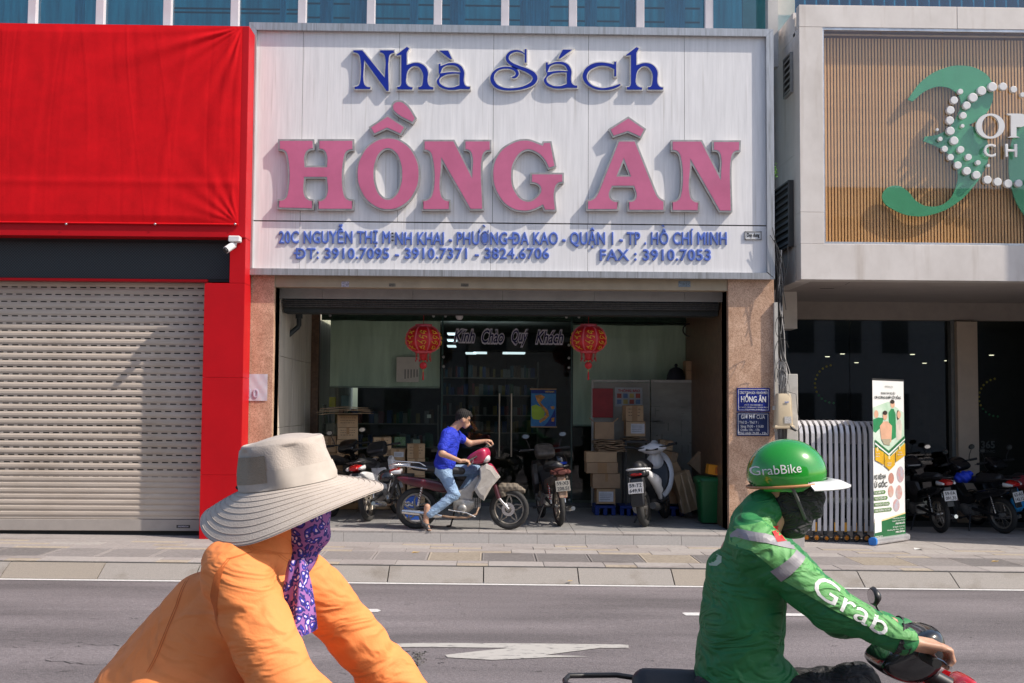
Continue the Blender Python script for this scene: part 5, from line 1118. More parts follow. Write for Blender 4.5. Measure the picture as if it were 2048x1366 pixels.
# ================================================================== lanterns
lred = M('lantern_red', (.50, .006, .010), .45, var=.15, scale=8); lpk = M('lantern_band', (.62, .09, .11), .5); lgold = M('lantern_gold', (.75, .42, .03), .5)
def lantern(cx, cy, label):
    YL = .95; sc = (D + YL) / 2300; c = on_y(cx, cy, YL); t = thing('paper_lantern', label, 'lantern', tuple(c))
    P = lambda dx, dy: (dx * sc, -dy * sc)
    prof = [(12.5, -27), (20, -26), (29, -20), (34.5, -10), (36.5, 0), (35, 9), (29, 17), (21, 22), (13, 23)]
    # gored body
    m = MB(); n = 48; vs = []
    for r_, dy in prof:
        for k in range(n):
            th = 2 * math.pi * k / n; rr = r_ * sc * (1 - .05 * abs(math.cos(th * 4)) ** 6); vs.append((rr * math.cos(th), rr * math.sin(th), -dy * sc))
    mm = len(prof); m.add(vs, [(i * n + k, i * n + (k + 1) % n, (i + 1) * n + (k + 1) % n, (i + 1) * n + k) for i in range(mm - 1) for k in range(n)], 0, True); m.build('shade', lred, t, False)
    for k in range(8):
        th = 2 * math.pi * (k + .5) / 8; MB().tube([((r_ + .6) * sc * .985 * math.cos(th), (r_ + .6) * sc * .985 * math.sin(th), -dy * sc) for r_, dy in prof], .011, 6).build('rib', lpk, t, False)
    MB().lathe((0, 0, 0), [(17 * sc, 26 * sc), (17 * sc, 31.5 * sc), (15 * sc, 31.5 * sc), (15 * sc, 26 * sc)], 24).build('top_ring', lpk, t, False)
    MB().lathe((0, 0, 0), [(17 * sc, -20 * sc), (17 * sc, -26 * sc), (10 * sc, -27 * sc)], 24).build('bottom_ring', lpk, t, False)
    MB().lathe((0, 0, 0), [(8 * sc, -27 * sc), (6.5 * sc, -38 * sc), (4 * sc, -41 * sc), (0, -41 * sc)], 16).build('lower_cup', lred, t, False)
    for k in range(12):
        th = 2 * math.pi * k / 12; L = 14 if k % 2 else 18; x, y = 15 * sc * math.cos(th), 15 * sc * math.sin(th)
        MB().tube([(x, y, -26 * sc), (x, y, -(26 + L - 5) * sc), (x, y, -(26 + L - 3) * sc), (x, y, -(26 + L) * sc)], [.003, .003, .009, .003], 6).build('tassel', lred, t, False)
    MB().lathe((0, 0, -51 * sc), [(0, -.012), (6.5 * sc, -.012), (7.4 * sc, 0), (6.5 * sc, .012), (0, .012)], 20, 'y').build('medallion', lred, t, False)
    MB().tube([(0, 0, -41 * sc), (0, 0, -44 * sc)], .006, 6).build('link', lgold, t, False)
    MB().tube([(0, 0, -59 * sc), (0, 0, -64 * sc)], .005, 6).build('gold_thread', lgold, t, False)
    MB().tube([(0, 0, -64 * sc), (0, 0, -80 * sc)], [.009, .012], 8).build('pendant_tassel', lred, t, False)
    MB().tube([(0, 0, 31 * sc), (0, 0, Z(628, YL) - c.z)], .004, 6).build('cord', lred, t, False)
    # gold brushwork on each gore: short curved strokes lying on the surface
    def rad(zz):
        dy = -zz / sc
        for (r0, d0_), (r1, d1_) in zip(prof, prof[1:]):
            if d0_ <= dy <= d1_: return (r0 + (r1 - r0) * (dy - d0_) / (d1_ - d0_)) * sc
        return 20 * sc
    for g in range(8):
        th0 = 2 * math.pi * g / 8
        if math.sin(th0) > .3: continue
        rnd = random.Random(g)
        for s_ in range(4):
            zc_ = (15 - s_ * 10) * sc; q = []
            for k in range(12):
                tt = k / 11; zz = zc_ + (math.sin(tt * 9 + g + s_) * 3 - tt * 2) * sc; th = th0 + (tt - .5) * .36 + .09 * math.sin(tt * 13 + s_ * 2)
                r_ = rad(zz) + .003; q.append((r_ * math.cos(th), r_ * math.sin(th), zz))
            MB().tube(q, [.003 + .003 * abs(math.sin(k * 1.3 + s_)) for k in range(12)], 5).build('gold_character', lgold, t, False)
    return t
lantern(847, 680, 'red and gold new year lantern hanging in front of the left blind'); lantern(1177, 680, 'red and gold new year lantern hanging in front of the right blind')

# ================================================================== cables, utility box, post at the gap
cabm = [M('cable_black', (.02, .02, .022), .5), M('cable_grey', (.35, .34, .33), .5)]
cb = thing('cable_bundle', 'tangle of black and grey cables running down the gap beside the right pillar', 'cables', pt(1556, 700, .1))
for i in range(16):
    x0 = 1552 + random.random() * 7; pts_ = []
    for k in range(14):
        py = 500 + k * (310 / 13); x = x0 + 4 * math.sin(k * .8 + i) + (k * .8 + 2 * max(0, k - 8)); pts_.append(pt(x + 3 * max(0, k - 9), py, random.uniform(.0, .02) + .06 + .05 * math.sin(i * 2.1 + k * .3)))
    MB().tube(pts_, random.choice((.006, .008, .011, .013)), 6).build('cable', cabm[1 if i % 4 == 0 else 0], cb)
for i in range(9):
    cx_ = 1560 + random.gauss(0, 6); cy_ = 740 + random.gauss(0, 45); a_ = random.uniform(8, 26); ph = random.uniform(0, 6)
    MB().tube([pt(cx_ + a_ * math.cos(ph + t * .35) * (.6), cy_ + a_ * 1.4 * math.sin(ph + t * .35), -.2 - .03 * math.sin(t)) for t in range(13)], .004, 5).build('loose_wire', cabm[i % 2], cb)
for (q0, q1, q2) in (((1540, 470), (1575, 520), (1555, 560)), ((1548, 480), (1582, 540), (1560, 600)), ((1545, 455), (1560, 530), (1572, 620)), ((1575, 490), (1580, 545), (1558, 575))):
    MB().tube([pt(*[q0[j] * (1 - t) ** 2 + 2 * q1[j] * t * (1 - t) + q2[j] * t * t for j in (0, 1)], -.15) for t in [k / 8 for k in range(9)]], .005, 5).build('loose_wire', cabm[0], cb)
for s_ in range(10): MB().tube([pt(1560 + s_ * 1.2, 720 + random.random() * 4, -.19), pt(1558 + s_ * 1.6, 760, -.2), pt(1560 + s_ * 1.5, 790, -.17)], .006, 6).build('cable', cabm[s_ % 2], cb)
pst = thing('concrete_post', 'short pale concrete post behind the beige utility box', 'post', pt(1586, 1075, -.05))
bx('post', X(1572, -.05), X(1596, -.05), -.05, .12, gz(3.9, .0) - .2, Z(748, -.05, 1585), M('post_concrete', (.50, .48, .44), .8, var=.12, scale=6), pst, c=.006)
bx('post_cap', X(1549, -.04), X(1556, -.04), -.06, .05, Z(860, -.05), Z(600, -.05), M('post_concrete', '#000'), pst)
ub = thing('utility_box', 'beige plastic telecom box with cables mounted on the post beside the right pillar', 'utility box', pt(1570, 850, -.25))
um = M('beige_plastic', (.60, .49, .33), .45, var=.05, scale=2)
a, b_ = X(1551, -.25), X(1588, -.25); z0, z1 = Z(854, -.25), Z(783, -.25)
MB().loft([(((a + b_) / 2 - .005, -.16, z0), (b_ - a) * .48, .07), (((a + b_) / 2, -.16, z0 + .03), (b_ - a) * .5, .08), (((a + b_) / 2, -.16, z1 - .06), (b_ - a) * .42, .08), (((a + b_) / 2, -.16, z1), (b_ - a) * .36, .06)], 24, e=5, axis='z').build('housing', um, ub)
pbx('base_flange', 1549, 1590, 851, 857, -.24, .12, um, ub, .01); pbx('side_clip', 1546, 1551, 812, 820, -.2, .04, M('dull_plastic', (.4, .38, .34), .5), ub)
pbx('info_sticker', 1569, 1583, 833, 847, -.2475, .003, M('sticker_grey', (.55, .53, .5), .6, var=.3, scale=200), ub); ptext('VNPT', 1569, 1578, 803, 806.5, -.246, M('logo_blue', (.05, .15, .5), .5), ub, bold=.03)
MB().tube([pt(1578, 850, -.22), pt(1586, 858, -.24), pt(1592, 861, -.24)], .016, 8).build('gland', cabm[0], ub)
for s_ in range(7): MB().tube([pt(1556 + s_ * 3, 856, -.17), pt(1557 + s_ * 2.6, 880, -.18 + .02 * math.sin(s_)), pt(1558 + s_ * 2.4, 960, -.15)], .007, 6).build('cable', cabm[0], ub)
MB().tube([pt(1575, 783, -.22), pt(1592, 788, -.25), pt(1596, 830, -.25), pt(1604, 850, -.22), pt(1596, 862, -.2), pt(1580, 858, -.22)], .004, 6).build('loose_wire', cabm[0], ub)

# ================================================================== folding gate
gt = thing('folding_gate', 'retracted white folding gate with round topped bars on little orange wheels', 'gate', pt(1670, 1078, .2))
gm = M('gate_white', (.66, .65, .67), .35, .2, var=.06, scale=3); gd = M('gate_black', (.025, .028, .03), .5); orm = M('wheel_orange', (.80, .27, .01), .45)
def gzr(x): return SL * x + .153
yg = .15
for i in range(15):
    px = 1588 + i * 11.6; x = X(px, yg, 950); zt = Z(842 + (i > 10) * 2, yg, px); zb = gzr(x) + .14; bw = .021
    path = [(-.055, .30, zt - .30), (-.055, .26, zt - .10), (-.046, .20, zt - .035), (-.03, .12, zt - .006), (-.012, .03, zt - .012), (.0, -.03, zt - .06), (.008, -.05, zt - .16), (.010, -.05, zb + .3), (.005, -.05, zb)]
    vs = []
    for k, (dx, dy, zz) in enumerate(path):
        for a_, b2 in ((-1, -1), (1, -1), (1, 1), (-1, 1)): vs.append((x + dx + a_ * bw, yg + dy + b2 * .016 * (0 if k in (2, 3, 4) else 1), zz + (b2 * -.016 if k in (2, 3, 4) else 0)))
    n_ = len(path); MB().add(vs, [(j * 4 + k, j * 4 + (k + 1) % 4, j * 4 + 4 + (k + 1) % 4, j * 4 + 4 + k) for j in range(n_ - 1) for k in range(4)] + [(0, 1, 2, 3), (4 * n_ - 4, 4 * n_ - 3, 4 * n_ - 2, 4 * n_ - 1)]).build('bar', gm, gt)
    MB().box(x + .018, x + .05, yg + .02, yg + .06, zb, zt - .06).build('dark_bar', gd, gt)
for i in range(8):
    px = 1593 + i * 20; x = X(px, yg - .08, 1072); zf = gzr(x); r_ = .052 if i != 3 else .044
    bx('wheel_bracket', x - .03, x + .02, yg - .06, yg - .02, zf + .09, zf + .30, gd, gt, c=.004)
    if i != 3: bx('reflector', x - .022, x + .012, yg - .064, yg - .061, zf + .13, zf + .25, M('amber', (.65, .30, .01), .3), gt)
    MB().lathe((x, yg - .08, zf + r_ + .003), [(r_ * .62, -.015), (r_ * .95, -.018), (r_, -.01), (r_, .01), (r_ * .95, .018), (r_ * .62, .015)], 20, 'y').build('tyre', gd, gt)
    w_ = MB().lathe((x, yg - .082, zf + r_ + .003), [(0, -.01), (r_ * .2, -.01), (r_ * .22, 0)], 12, 'y')
    for k in range(6):
        a_ = k * math.pi / 3 + i; c_, s_ = math.cos(a_), math.sin(a_); w_.tube([(x, yg - .084, zf + r_ + .003), (x + c_ * r_ * .6, yg - .084, zf + r_ + .003 + s_ * r_ * .6)], .008, 5)
    w_.lathe((x, yg - .078, zf + r_ + .003), [(r_ * .64, -.004), (r_ * .52, -.004), (r_ * .52, .004)], 20, 'y'); w_.build('hub', orm, gt)

# ================================================================== roll-up banner
bw_, bh_ = .82, 2.10
p0 = on_y(1744, 1079, -.28); base = Vector((X(1781, 0, 1075), .02, 0)); base.z = gzr(base.x)
ang = R(42)
ru = thing('rollup_banner', 'green and white roll-up advertising banner standing beside the folding gate', 'banner', base, ang)
def BU(u, v): return (u - .5) * bw_, .06 + v * (bh_ - .06)
def bp(name, pts, mat, lift=1, parent=None):      # a flat printed shape in banner crop pixels
    P = []
    for cx, cy in pts: u = (cx - 578) / 250; v = 1 - (cy - 55) / 1200; P.append((max(-.398, min(.398, (u - .5) * bw_)), .06 + v * (bh_ - .06)))
    return MB().add([(x, -.002 - .0012 * lift, z) for x, z in P], [tuple(range(len(P)))]).build(name, mat, parent or ru, False)
bwm = M('banner_white', (.72, .72, .71), .5, var=.02); bgm = M('banner_green', (.02, .14, .05), .5, var=.15, scale=3); bg2 = M('banner_pale_green', (.33, .52, .36), .5, var=.25, scale=2, col2=(.65, .72, .65)); bgo = M('banner_gold', (.62, .36, .02), .5, var=.15, scale=4)
skn = M('print_skin', (.62, .36, .24), .6, var=.1); hairp = M('print_hair', (.03, .02, .015), .6); scr = M('print_scrubs', (.02, .22, .08), .6, var=.15)
MB().box(-.40, .40, -.001, .001, .05, bh_).build('panel', bwm, ru, False)
bp('printed_field', [(580, 260), (700, 215), (828, 300), (828, 560), (700, 620), (580, 560)], bg2, 1)
def blob(cx, cy, rx, ry, mat, lift, name='printed_shape', n=14): return bp(name, [(cx + rx * math.cos(2 * math.pi * k / n), cy + ry * math.sin(2 * math.pi * k / n)) for k in range(n)], mat, lift)
blob(733, 235, 17, 28, skn, 3); blob(731, 215, 18, 16, hairp, 4); bp('printed_shape', [(700, 300), (722, 268), (742, 270), (757, 310), (757, 490), (705, 520)], scr, 2)
blob(605, 310, 17, 30, skn, 3); bp('printed_shape', [(582, 350), (620, 335), (660, 340), (650, 400), (600, 450), (582, 440)], scr, 2)
blob(671, 325, 17, 30, skn, 6); blob(671, 300, 18, 17, hairp, 7); bp('printed_shape', [(630, 400), (660, 365), (690, 365), (725, 400), (718, 520), (690, 545), (640, 500)], skn, 5); bp('printed_shape', [(640, 500), (710, 500), (705, 550), (660, 540)], M('print_trousers', (.35, .31, .22), .6), 6)
blob(783, 315, 15, 30, skn, 3); blob(776, 320, 12, 42, hairp, 2); bp('printed_shape', [(758, 390), (775, 350), (795, 355), (806, 400), (800, 500), (762, 510)], M('print_linen', (.62, .56, .48), .6), 3)
bp('printed_band', [(590, 500), (695, 590), (828, 475), (828, 520), (697, 640), (590, 560)], bgm, 8); bp('printed_line', [(590, 522), (695, 612), (828, 500), (828, 510), (697, 626), (590, 536)], bwm, 9)
for pts in ([(590, 560), (655, 600), (655, 695), (590, 655)], [(660, 605), (697, 640), (742, 605), (742, 700), (700, 738), (660, 700)], [(748, 600), (828, 535), (828, 630), (748, 680)]): bp('gold_tag', pts, bgo, 10)
for (cx, cy) in ((606, 575), (697, 640), (780, 570)): blob(cx, cy, 8, 16, M('gold_pale', (.75, .6, .3), .5), 11)
for cx, cy, rx, ry, c in ((716, 800, 22, 42, (.30, .20, .16)), (790, 775, 30, 62, (.30, .45, .55)), (712, 900, 22, 45, (.48, .42, .36)), (776, 912, 26, 55, (.42, .45, .46)), (754, 1010, 26, 48, (.35, .50, .60))): blob(cx, cy, rx, ry, M('print_photo%d' % cx, c, .6, var=.5, scale=14, col2=(.55, .2, .15)), 2)
for y in (900, 945, 990, 1035): bp('green_pill', [(582, y - 14), (582 + 82 + (y - 900) * .35, y - 14), (590 + 82 + (y - 900) * .35, y), (582 + 82 + (y - 900) * .35, y + 14), (582, y + 14)], bg2 if 0 else M('pill_green', (.10, .22, .06), .5), 2)
bp('footer', [(580, 1125), (680, 1110), (830, 1080), (830, 1235), (580, 1250)], bgm, 2); bp('footer_line', [(580, 1115), (680, 1100), (830, 1070), (830, 1080), (680, 1110), (580, 1125)], M('gold_pale', '#000'), 3)
bp('blank_square', [(584, 1090), (636, 1088), (636, 1195), (584, 1200)], bwm, 4)
def btext(body, c0, c1, ct, cb, mat, lift=6, bold=.02):
    me = text_mesh(body, 1, .1, bold); lo, hi = bounds(me)
    u0, u1 = ((c - 578) / 250 for c in (c0, c1)); v0, v1 = (1 - (c - 55) / 1200 for c in (cb, ct)); x0, x1 = (u0 - .5) * bw_, (u1 - .5) * bw_; z0, z1 = (.06 + v * (bh_ - .06) for v in (v0, v1))
    me.transform(Matrix.Translation((x0, -.002 - .0012 * lift, z0)) @ Matrix.Diagonal(((x1 - x0) / (hi[0] - lo[0]), .01, (z1 - z0) / .7, 1)) @ Matrix.Translation((-lo[0], 0, 0)))
    me.materials.clear(); me.materials.append(mat); return link('lettering', me, ru, False)
ikg = M('ink_grey', (.05, .06, .06), .6); ikw = M('ink_white', (.7, .7, .68), .6)
btext('OPTIMAL365', 672, 735, 92, 106, M('ink_pale', (.3, .32, .3), .6), bold=.0)
btext('TRUNG TÂM TRỊ LIỆU', 640, 752, 143, 158, ikg); btext('CƠ XƯƠNG KHỚP CỘT SỐNG', 592, 798, 174, 192, ikg, bold=.03)
btext('RỊ BỆNH', 585, 672, 768, 797, ikg, bold=.03); btext('Ừ GỐC', 585, 683, 825, 860, ikg, bold=.03)
for tx, y, x1 in (('Ê BÌ CHÂN TAY', 900, 656), ('THOÁT VỊ ĐĨA ĐỆM', 945, 670), ('THOÁI HÓA CỘT SỐNG', 990, 690), ('CHẤN THƯƠNG THỂ THAO', 1035, 703)): btext(tx, 584, x1, y - 8, y + 8, ikw, bold=.01)
btext('ĐAU LƯNG', 594, 622, 605, 612, ikw, 12, .0); btext('THẦN KINH', 592, 620, 625, 632, ikw, 12, 0); btext('KHÔNG', 682, 712, 678, 688, ikw, 12, 0); btext('THUỐC', 682, 712, 695, 706, ikw, 12, 0); btext('KHÔNG', 768, 796, 600, 608, ikw, 12, 0); btext('PHẪU THUẬT', 762, 806, 620, 628, ikw, 12, 0)
btext('44 Đinh Bộ Lĩnh, Phường 24', 718, 815, 1103, 1112, ikw, 8, 0); btext('Quận Bình Thạnh, TP.HCM', 716, 815, 1122, 1131, ikw, 8, 0); btext('1900 996 670', 742, 815, 1142, 1155, ikw, 8, .03); btext('20C Nguyễn Thị Minh Khai', 720, 815, 1168, 1177, ikw, 8, 0); btext('Phường Đa Kao, Quận 1', 676, 815, 1187, 1196, ikw, 8, 0); btext('1900 299 936', 742, 815, 1206, 1219, ikw, 8, .03); btext('OPTIMAL365.VN', 582, 640, 1222, 1234, ikw, 8, .0)
MB().box(-.405, .405, -.006, .008, bh_, bh_ + .022, c=.004).build('top_rail', M('dark_alu', (.08, .08, .08), .4, .5), ru, False)
MB().loft([((-.41, 0, .05), .05, .045), ((.41, 0, .05), .05, .045)], 20, e=3).build('cassette', M('silver', (.62, .62, .64), .3, .6), ru, False)
MB().loft([((-.44, 0, .052), .055, .05), ((-.411, 0, .052), .056, .052)], 20, e=3).build('end_cap', M('cap_blue', (.02, .20, .62), .4), ru, False)
MB().loft([((.411, 0, .052), .055, .05), ((.43, 0, .052), .05, .045)], 20, e=3).build('end_cap', M('white_plastic', '#000'), ru, False)
# ================================================================== motorbikes (local frame: x forward, z up, ground at 0)
rub = M('tyre_rubber', (.028, .027, .026), .8, var=.15, scale=30, bump=.3, bscale=80); blk = M('bike_black', (.018, .018, .02), .4, var=.2, scale=12); gls = M('gloss_black', (.012, .013, .016), .18, coat=.6)
eng = M('engine_alloy', (.42, .41, .39), .4, .6, var=.25, scale=20, col2=(.16, .15, .14)); chrome = M('chrome', (.62, .62, .62), .18, .9, var=.05); rimm = M('rim_alloy', (.30, .27, .23), .45, .6, var=.2, scale=20)
redl = M('tail_lens', (.45, .008, .008), .15, coat=.6); clr = M('clear_lens', (.62, .62, .62), .12, coat=.6); amb = M('indicator_lens', (.65, .25, .03), .2); platem = M('plate_enamel', (.62, .60, .58), .45, var=.1, scale=14); pink_ = M('plate_ink', (.015, .015, .02), .6)
seatm = M('vinyl_seat', (.016, .016, .018), .5, bump=.1, bscale=60); rust = M('rusty_pipe', (.38, .26, .18), .5, .4, var=.3, scale=20, col2=(.2, .12, .08))
bpx = lambda cx, cy: ((cx * .2049 - 155.5) / 157, (257 - cy * .2049) / 157)
def torus(m, c, Rr, r, n=36, k=8, axis='y', sy=1.0, mi=0):
    vs = []
    for i in range(n):
        a = 2 * math.pi * i / n
        for j in range(k):
            b = 2 * math.pi * j / k; rr = Rr + r * math.cos(b); vs.append((c[0] + rr * math.cos(a), c[1] + r * sy * math.sin(b), c[2] + rr * math.sin(a)))
    return m.add(vs, [(i * k + j, i * k + (j + 1) % k, ((i + 1) % n) * k + (j + 1) % k, ((i + 1) % n) * k + j) for i in range(n) for j in range(k)], mi, True)
def soften(o, n=2):
    o.data.polygons.foreach_set('use_smooth', [True] * len(o.data.polygons)); s_ = o.modifiers.new('soft', 'SUBSURF'); s_.levels = n; s_.render_levels = n; return o
def wheel(root, x, r, wid, steer=0, spokes=5, disc=True, spoked=False, name='wheel'):
    """wheel > tyre, rim, spokes, disc"""
    hub = MB().tube([(0, -.05, 0), (0, .05, 0)], .03, 14).build(name, eng, root, False); hub.location = (x, 0, r); hub.rotation_euler = (0, 0, steer)
    torus(MB(), (0, 0, 0), r - wid * .5, wid * .5, 40, 10, sy=.95).build('tyre', rub, hub, False)
    torus(MB(), (0, 0, 0), r - wid * 1.05, wid * .2, 40, 6, sy=1.6).build('rim', rimm, hub, False)
    m = MB()
    if spoked:
        for k in range(18): a = 2 * math.pi * k / 18; s = .03 if k % 2 else -.03; m.tube([(0, s, 0), ((r - wid) * math.cos(a), 0, (r - wid) * math.sin(a))], .0025, 4)
    else:
        for k in range(spokes):
            a = 2 * math.pi * k / spokes + .3; ca, sa = math.cos(a), math.sin(a)
            for s in (-.02, .02): m.tube([(-sa * s, 0, ca * s), ((r - wid) * .55 * ca - sa * s * 1.6, 0, (r - wid) * .55 * sa + ca * s * 1.6), ((r - wid * 1.05) * ca, 0, (r - wid * 1.05) * sa)], [.014, .010, .012], 6)
    m.build('spokes', rimm, hub, False)
    if disc: MB().lathe((0, -.052, 0), [(.045, -.002), (.085, -.002), (.085, .002), (.045, .002), (.045, -.002)], 28, 'y', sm=False).build('brake_disc', chrome, hub, False)
    return hub
def plate_on(root, x, z, l1, l2, tilt=-12, mat=None, w=.19, h=.14):
    p = MB().box(-w / 2, w / 2, -.002, .002, -h / 2, h / 2, c=.001).build('licence_plate', mat or platem, root, False)
    p.location = (x, 0, z); p.rotation_euler = Euler((R(tilt), 0, R(-90)), 'XYZ')
    for t, z0 in ((l1, .012), (l2, -.055)):
        if not t: continue
        me = text_mesh(t, 1, .1, .02); lo, hi = bounds(me); ww = w * .82
        me.transform(Matrix.Translation((-ww / 2, -.003, z0)) @ Matrix.Diagonal((ww / (hi[0] - lo[0]), .008, .044 / .7, 1)) @ Matrix.Translation((-lo[0], 0, 0))); me.materials.clear(); me.materials.append(pink_)
        link('plate_lettering', me, p, False)
    return p
def P2(pts, dx=0): return [(bpx(*p)[0] + dx, bpx(*p)[1]) for p in pts]
def make_bike(label, loc, rz, body, shield, top, lean=0, plate=('', ''), fs=0, scale=1, group=None, mirrors=True, rack=False, grips=None, spoked=False, dirty=False, basket_seat=None, tailcol=None, bmat=None, front_detail=True, hz=.985, stalk=.17):
    t = thing('motorbike', label, 'motorbike', loc, 0, group, scale=scale); t.rotation_euler = Euler((R(lean), 0, rz), 'XYZ')
    wheel(t, -.585, .262, .075, disc=False, spoked=spoked); wheel(t, .585 + fs, .258, .068, steer=R(-14) if grips else 0, disc=True, spoked=spoked)
    L = lambda pts: P2(pts); Fp = lambda pts: P2(pts, fs)
    soften(MB().prism(L([(95, 752), (140, 738), (250, 742), (430, 765), (560, 790), (660, 850), (620, 905), (540, 900), (430, 868), (260, 842), (150, 800)]), -.115, .115, c=.03).build('tail_body', body, t, False))
    sdf_obj('seat', [('c', (-.62, 0, .80), (-.30, 0, .775), .055, .07), ('c', (-.30, -.05, .755), (-.02, -.02, .735), .055, .045), ('c', (-.30, .05, .755), (-.02, .02, .735), .055, .045), ('c', (-.62, -.05, .785), (-.3, -.07, .76), .04, .05), ('c', (-.62, .05, .785), (-.3, .07, .76), .04, .05)], seatm, t, .014, .03)
    m = MB()
    for s in (-1, 1):
        m.tube([(-.93, s * .03, .80), (-.91, s * .085, .805), (-.72, s * .12, .80), (-.45, s * .125, .76)], .011, 8)
    m.tube([(-.93, -.03, .80), (-.93, .03, .80)], .011, 8)
    if rack:
        for x in (-.82, -.70, -.58): m.tube([(x, -.11, .80 - (x + .9) * .05), (x, .11, .80 - (x + .9) * .05)], .008, 6)
        m.tube([(-.9, 0, .83), (-.5, 0, .81)], .008, 6); m.tube([(-.88, -.09, .86), (-.55, -.09, .84), (-.45, -.09, .78)], .009, 6)
    m.build('rear_rack', chrome if rack else blk, t, False)
    # tail lamp, indicators, rear fender, plate
    MB().loft([((-.93, 0, .72), .05, .022), ((-.88, 0, .725), .09, .042), ((-.80, 0, .73), .10, .045)], 16).build('tail_lamp', redl if not dirty else M('dusty_lens', (.09, .02, .015), .7), t, False)
    for s in (-1, 1): MB().loft([((-.91, s * .085, .715), .018, .014), ((-.86, s * .105, .72), .03, .026), ((-.78, s * .11, .725), .02, .03)], 12).build('indicator', clr if not dirty else M('dusty_lens', '#000'), t, False)
    MB().prism([(-.80, .70), (-.86, .66), (-.90, .52), (-.92, .40), (-.905, .40), (-.87, .53), (-.80, .63), (-.62, .63), (-.62, .70)], -.055, .055, c=.012).build('rear_fender', blk if not dirty else rust, t, False)
    plate_on(t, -.925, .55, *plate, mat=bmat)
    # swingarm, shocks, chain case
    m = MB()
    for s in (-1, 1): m.tube([(-.585, s * .07, .26), (-.1, s * .06, .33)], [.02, .026], 8)
    m.build('swingarm', blk, t, False)
    for s in (-1, 1):
        sh_ = MB().tube([(-.50, s * .10, .62), (-.565, s * .095, .30)], .013, 8).build('shock_absorber', chrome, t, False)
        cq = [(-.512 - .04 * k / 26 + .017 * math.cos(k * 1.6), s * .10 + .017 * math.sin(k * 1.6), .56 - .2 * k / 26) for k in range(27)]; MB().tube(cq, .007, 5).build('spring', body if not dirty else redl, sh_, False)
    # engine
    m = MB().loft([((-.12, 0, .30), .10, .07), ((.0, 0, .30), .12, .10), ((.08, 0, .31), .10, .09), ((.14, 0, .33), .07, .06)], 18, e=3); m.build('engine', eng, t, False)
    MB().lathe((-.012, -.125, .262), [(0, -.012), (.055, -.012), (.063, 0), (.07, .03)], 24, 'y').build('engine_cover', eng, t, False)
    m = MB()
    for k in range(6): m.box(.10 + k * .022, .112 + k * .022, -.06, .06, .27, .40)
    m.build('cylinder_fins', eng, t, False)
    MB().tube([(.20, -.05, .28), (.17, -.10, .20), (.05, -.13, .16), (-.15, -.15, .165), (-.28, -.15, .185)], .014, 8).build('exhaust_pipe', rust, t, False)
    MB().tube([(-.26, -.15, .18), (-.32, -.15, .19), (-.62, -.155, .22), (-.76, -.155, .235)], [.02, .036, .038, .028], 14).build('muffler', chrome, t, False)
    m = MB().tube([(-.02, -.2, .21), (-.02, .2, .21)], .013, 8); m.tube([(-.02, -.2, .21), (-.02, -.24, .215)], .018, 8); m.tube([(-.02, .2, .21), (-.02, .24, .215)], .018, 8); m.build('footpeg', blk, t, False)
    MB().tube([(.16, -.14, .17), (.05, -.15, .22), (-.14, -.15, .25), (-.18, -.16, .26)], .009, 6).build('gear_lever', chrome, t, False)
    m = MB().tube([(-.1, .1, .25), (-.16, .22, .02)], .012, 6); m.tube([(-.16, .22, .02), (-.21, .25, .012)], .014, 6); m.build('side_stand', blk, t, False)
    # frame tunnel and leg shield
    MB().prism(L([(640, 860), (700, 930), (735, 985), (815, 1000), (845, 985), (860, 890), (910, 850)]) + Fp([(930, 760), (900, 730)]) + L([(780, 850), (715, 880)]), -.07, .07, c=.02).build('centre_tunnel', shield, t, False)
    sh = Fp([(925, 655), (985, 615), (1045, 640), (1120, 745), (1085, 785), (1040, 835), (965, 968), (915, 935), (888, 890), (870, 860), (925, 755)])
    for s in (-1, 1):
        vs = []; n = len(sh); cx0 = sum(p[0] for p in sh) / n; cz0 = sum(p[1] for p in sh) / n
        for ins, y in ((0, .095), (0, .15), (.25, .168)):
            for p in sh: vs.append((p[0] + (cx0 - p[0]) * ins - .10 * (y - .095), s * (y - .05 * max(0, (p[0] - .33 - fs) * 3)), p[1] + (cz0 - p[1]) * ins))
        MB().add(vs, [(i * n + k, i * n + (k + 1) % n, (i + 1) * n + (k + 1) % n, (i + 1) * n + k) for i in range(2) for k in range(n)] + [tuple(range(n)), tuple(2 * n + k for k in range(n))], 0, False).build('leg_shield', shield, t, False)
    soften(MB().prism(Fp([(945, 660), (1000, 612), (1035, 605), (1128, 748), (1100, 770), (1020, 700)]), -.11, .11, c=.035).build('front_cover', top, t, False))
    MB().prism(Fp([(985, 640), (1120, 745), (1062, 775), (1045, 850), (985, 850)]), -.085, .085, c=.02).build('inner_shield', blk, t, False)
    # fork, fender
    for s in (-1, 1): MB().tube([(bpx(1065, 800)[0] + fs, s * .06, .56), (bpx(1105, 950)[0] + fs, s * .065, .395)], .028, 10).build('upper_fork', body, t, False)
    for s in (-1, 1): MB().tube([(bpx(1100, 935)[0] + fs, s * .065, .41), (.585 + fs - .01, s * .068, .262)], .019, 10).build('fork', chrome, t, False)
    fe = []
    for k in range(11): a = R(150 - k * 13); fe.append((.585 + fs + .285 * math.cos(a), .262 + .285 * math.sin(a)))
    for k in range(10, -1, -1): a = R(150 - k * 13); fe.append((.585 + fs + .272 * math.cos(a), .262 + .272 * math.sin(a)))
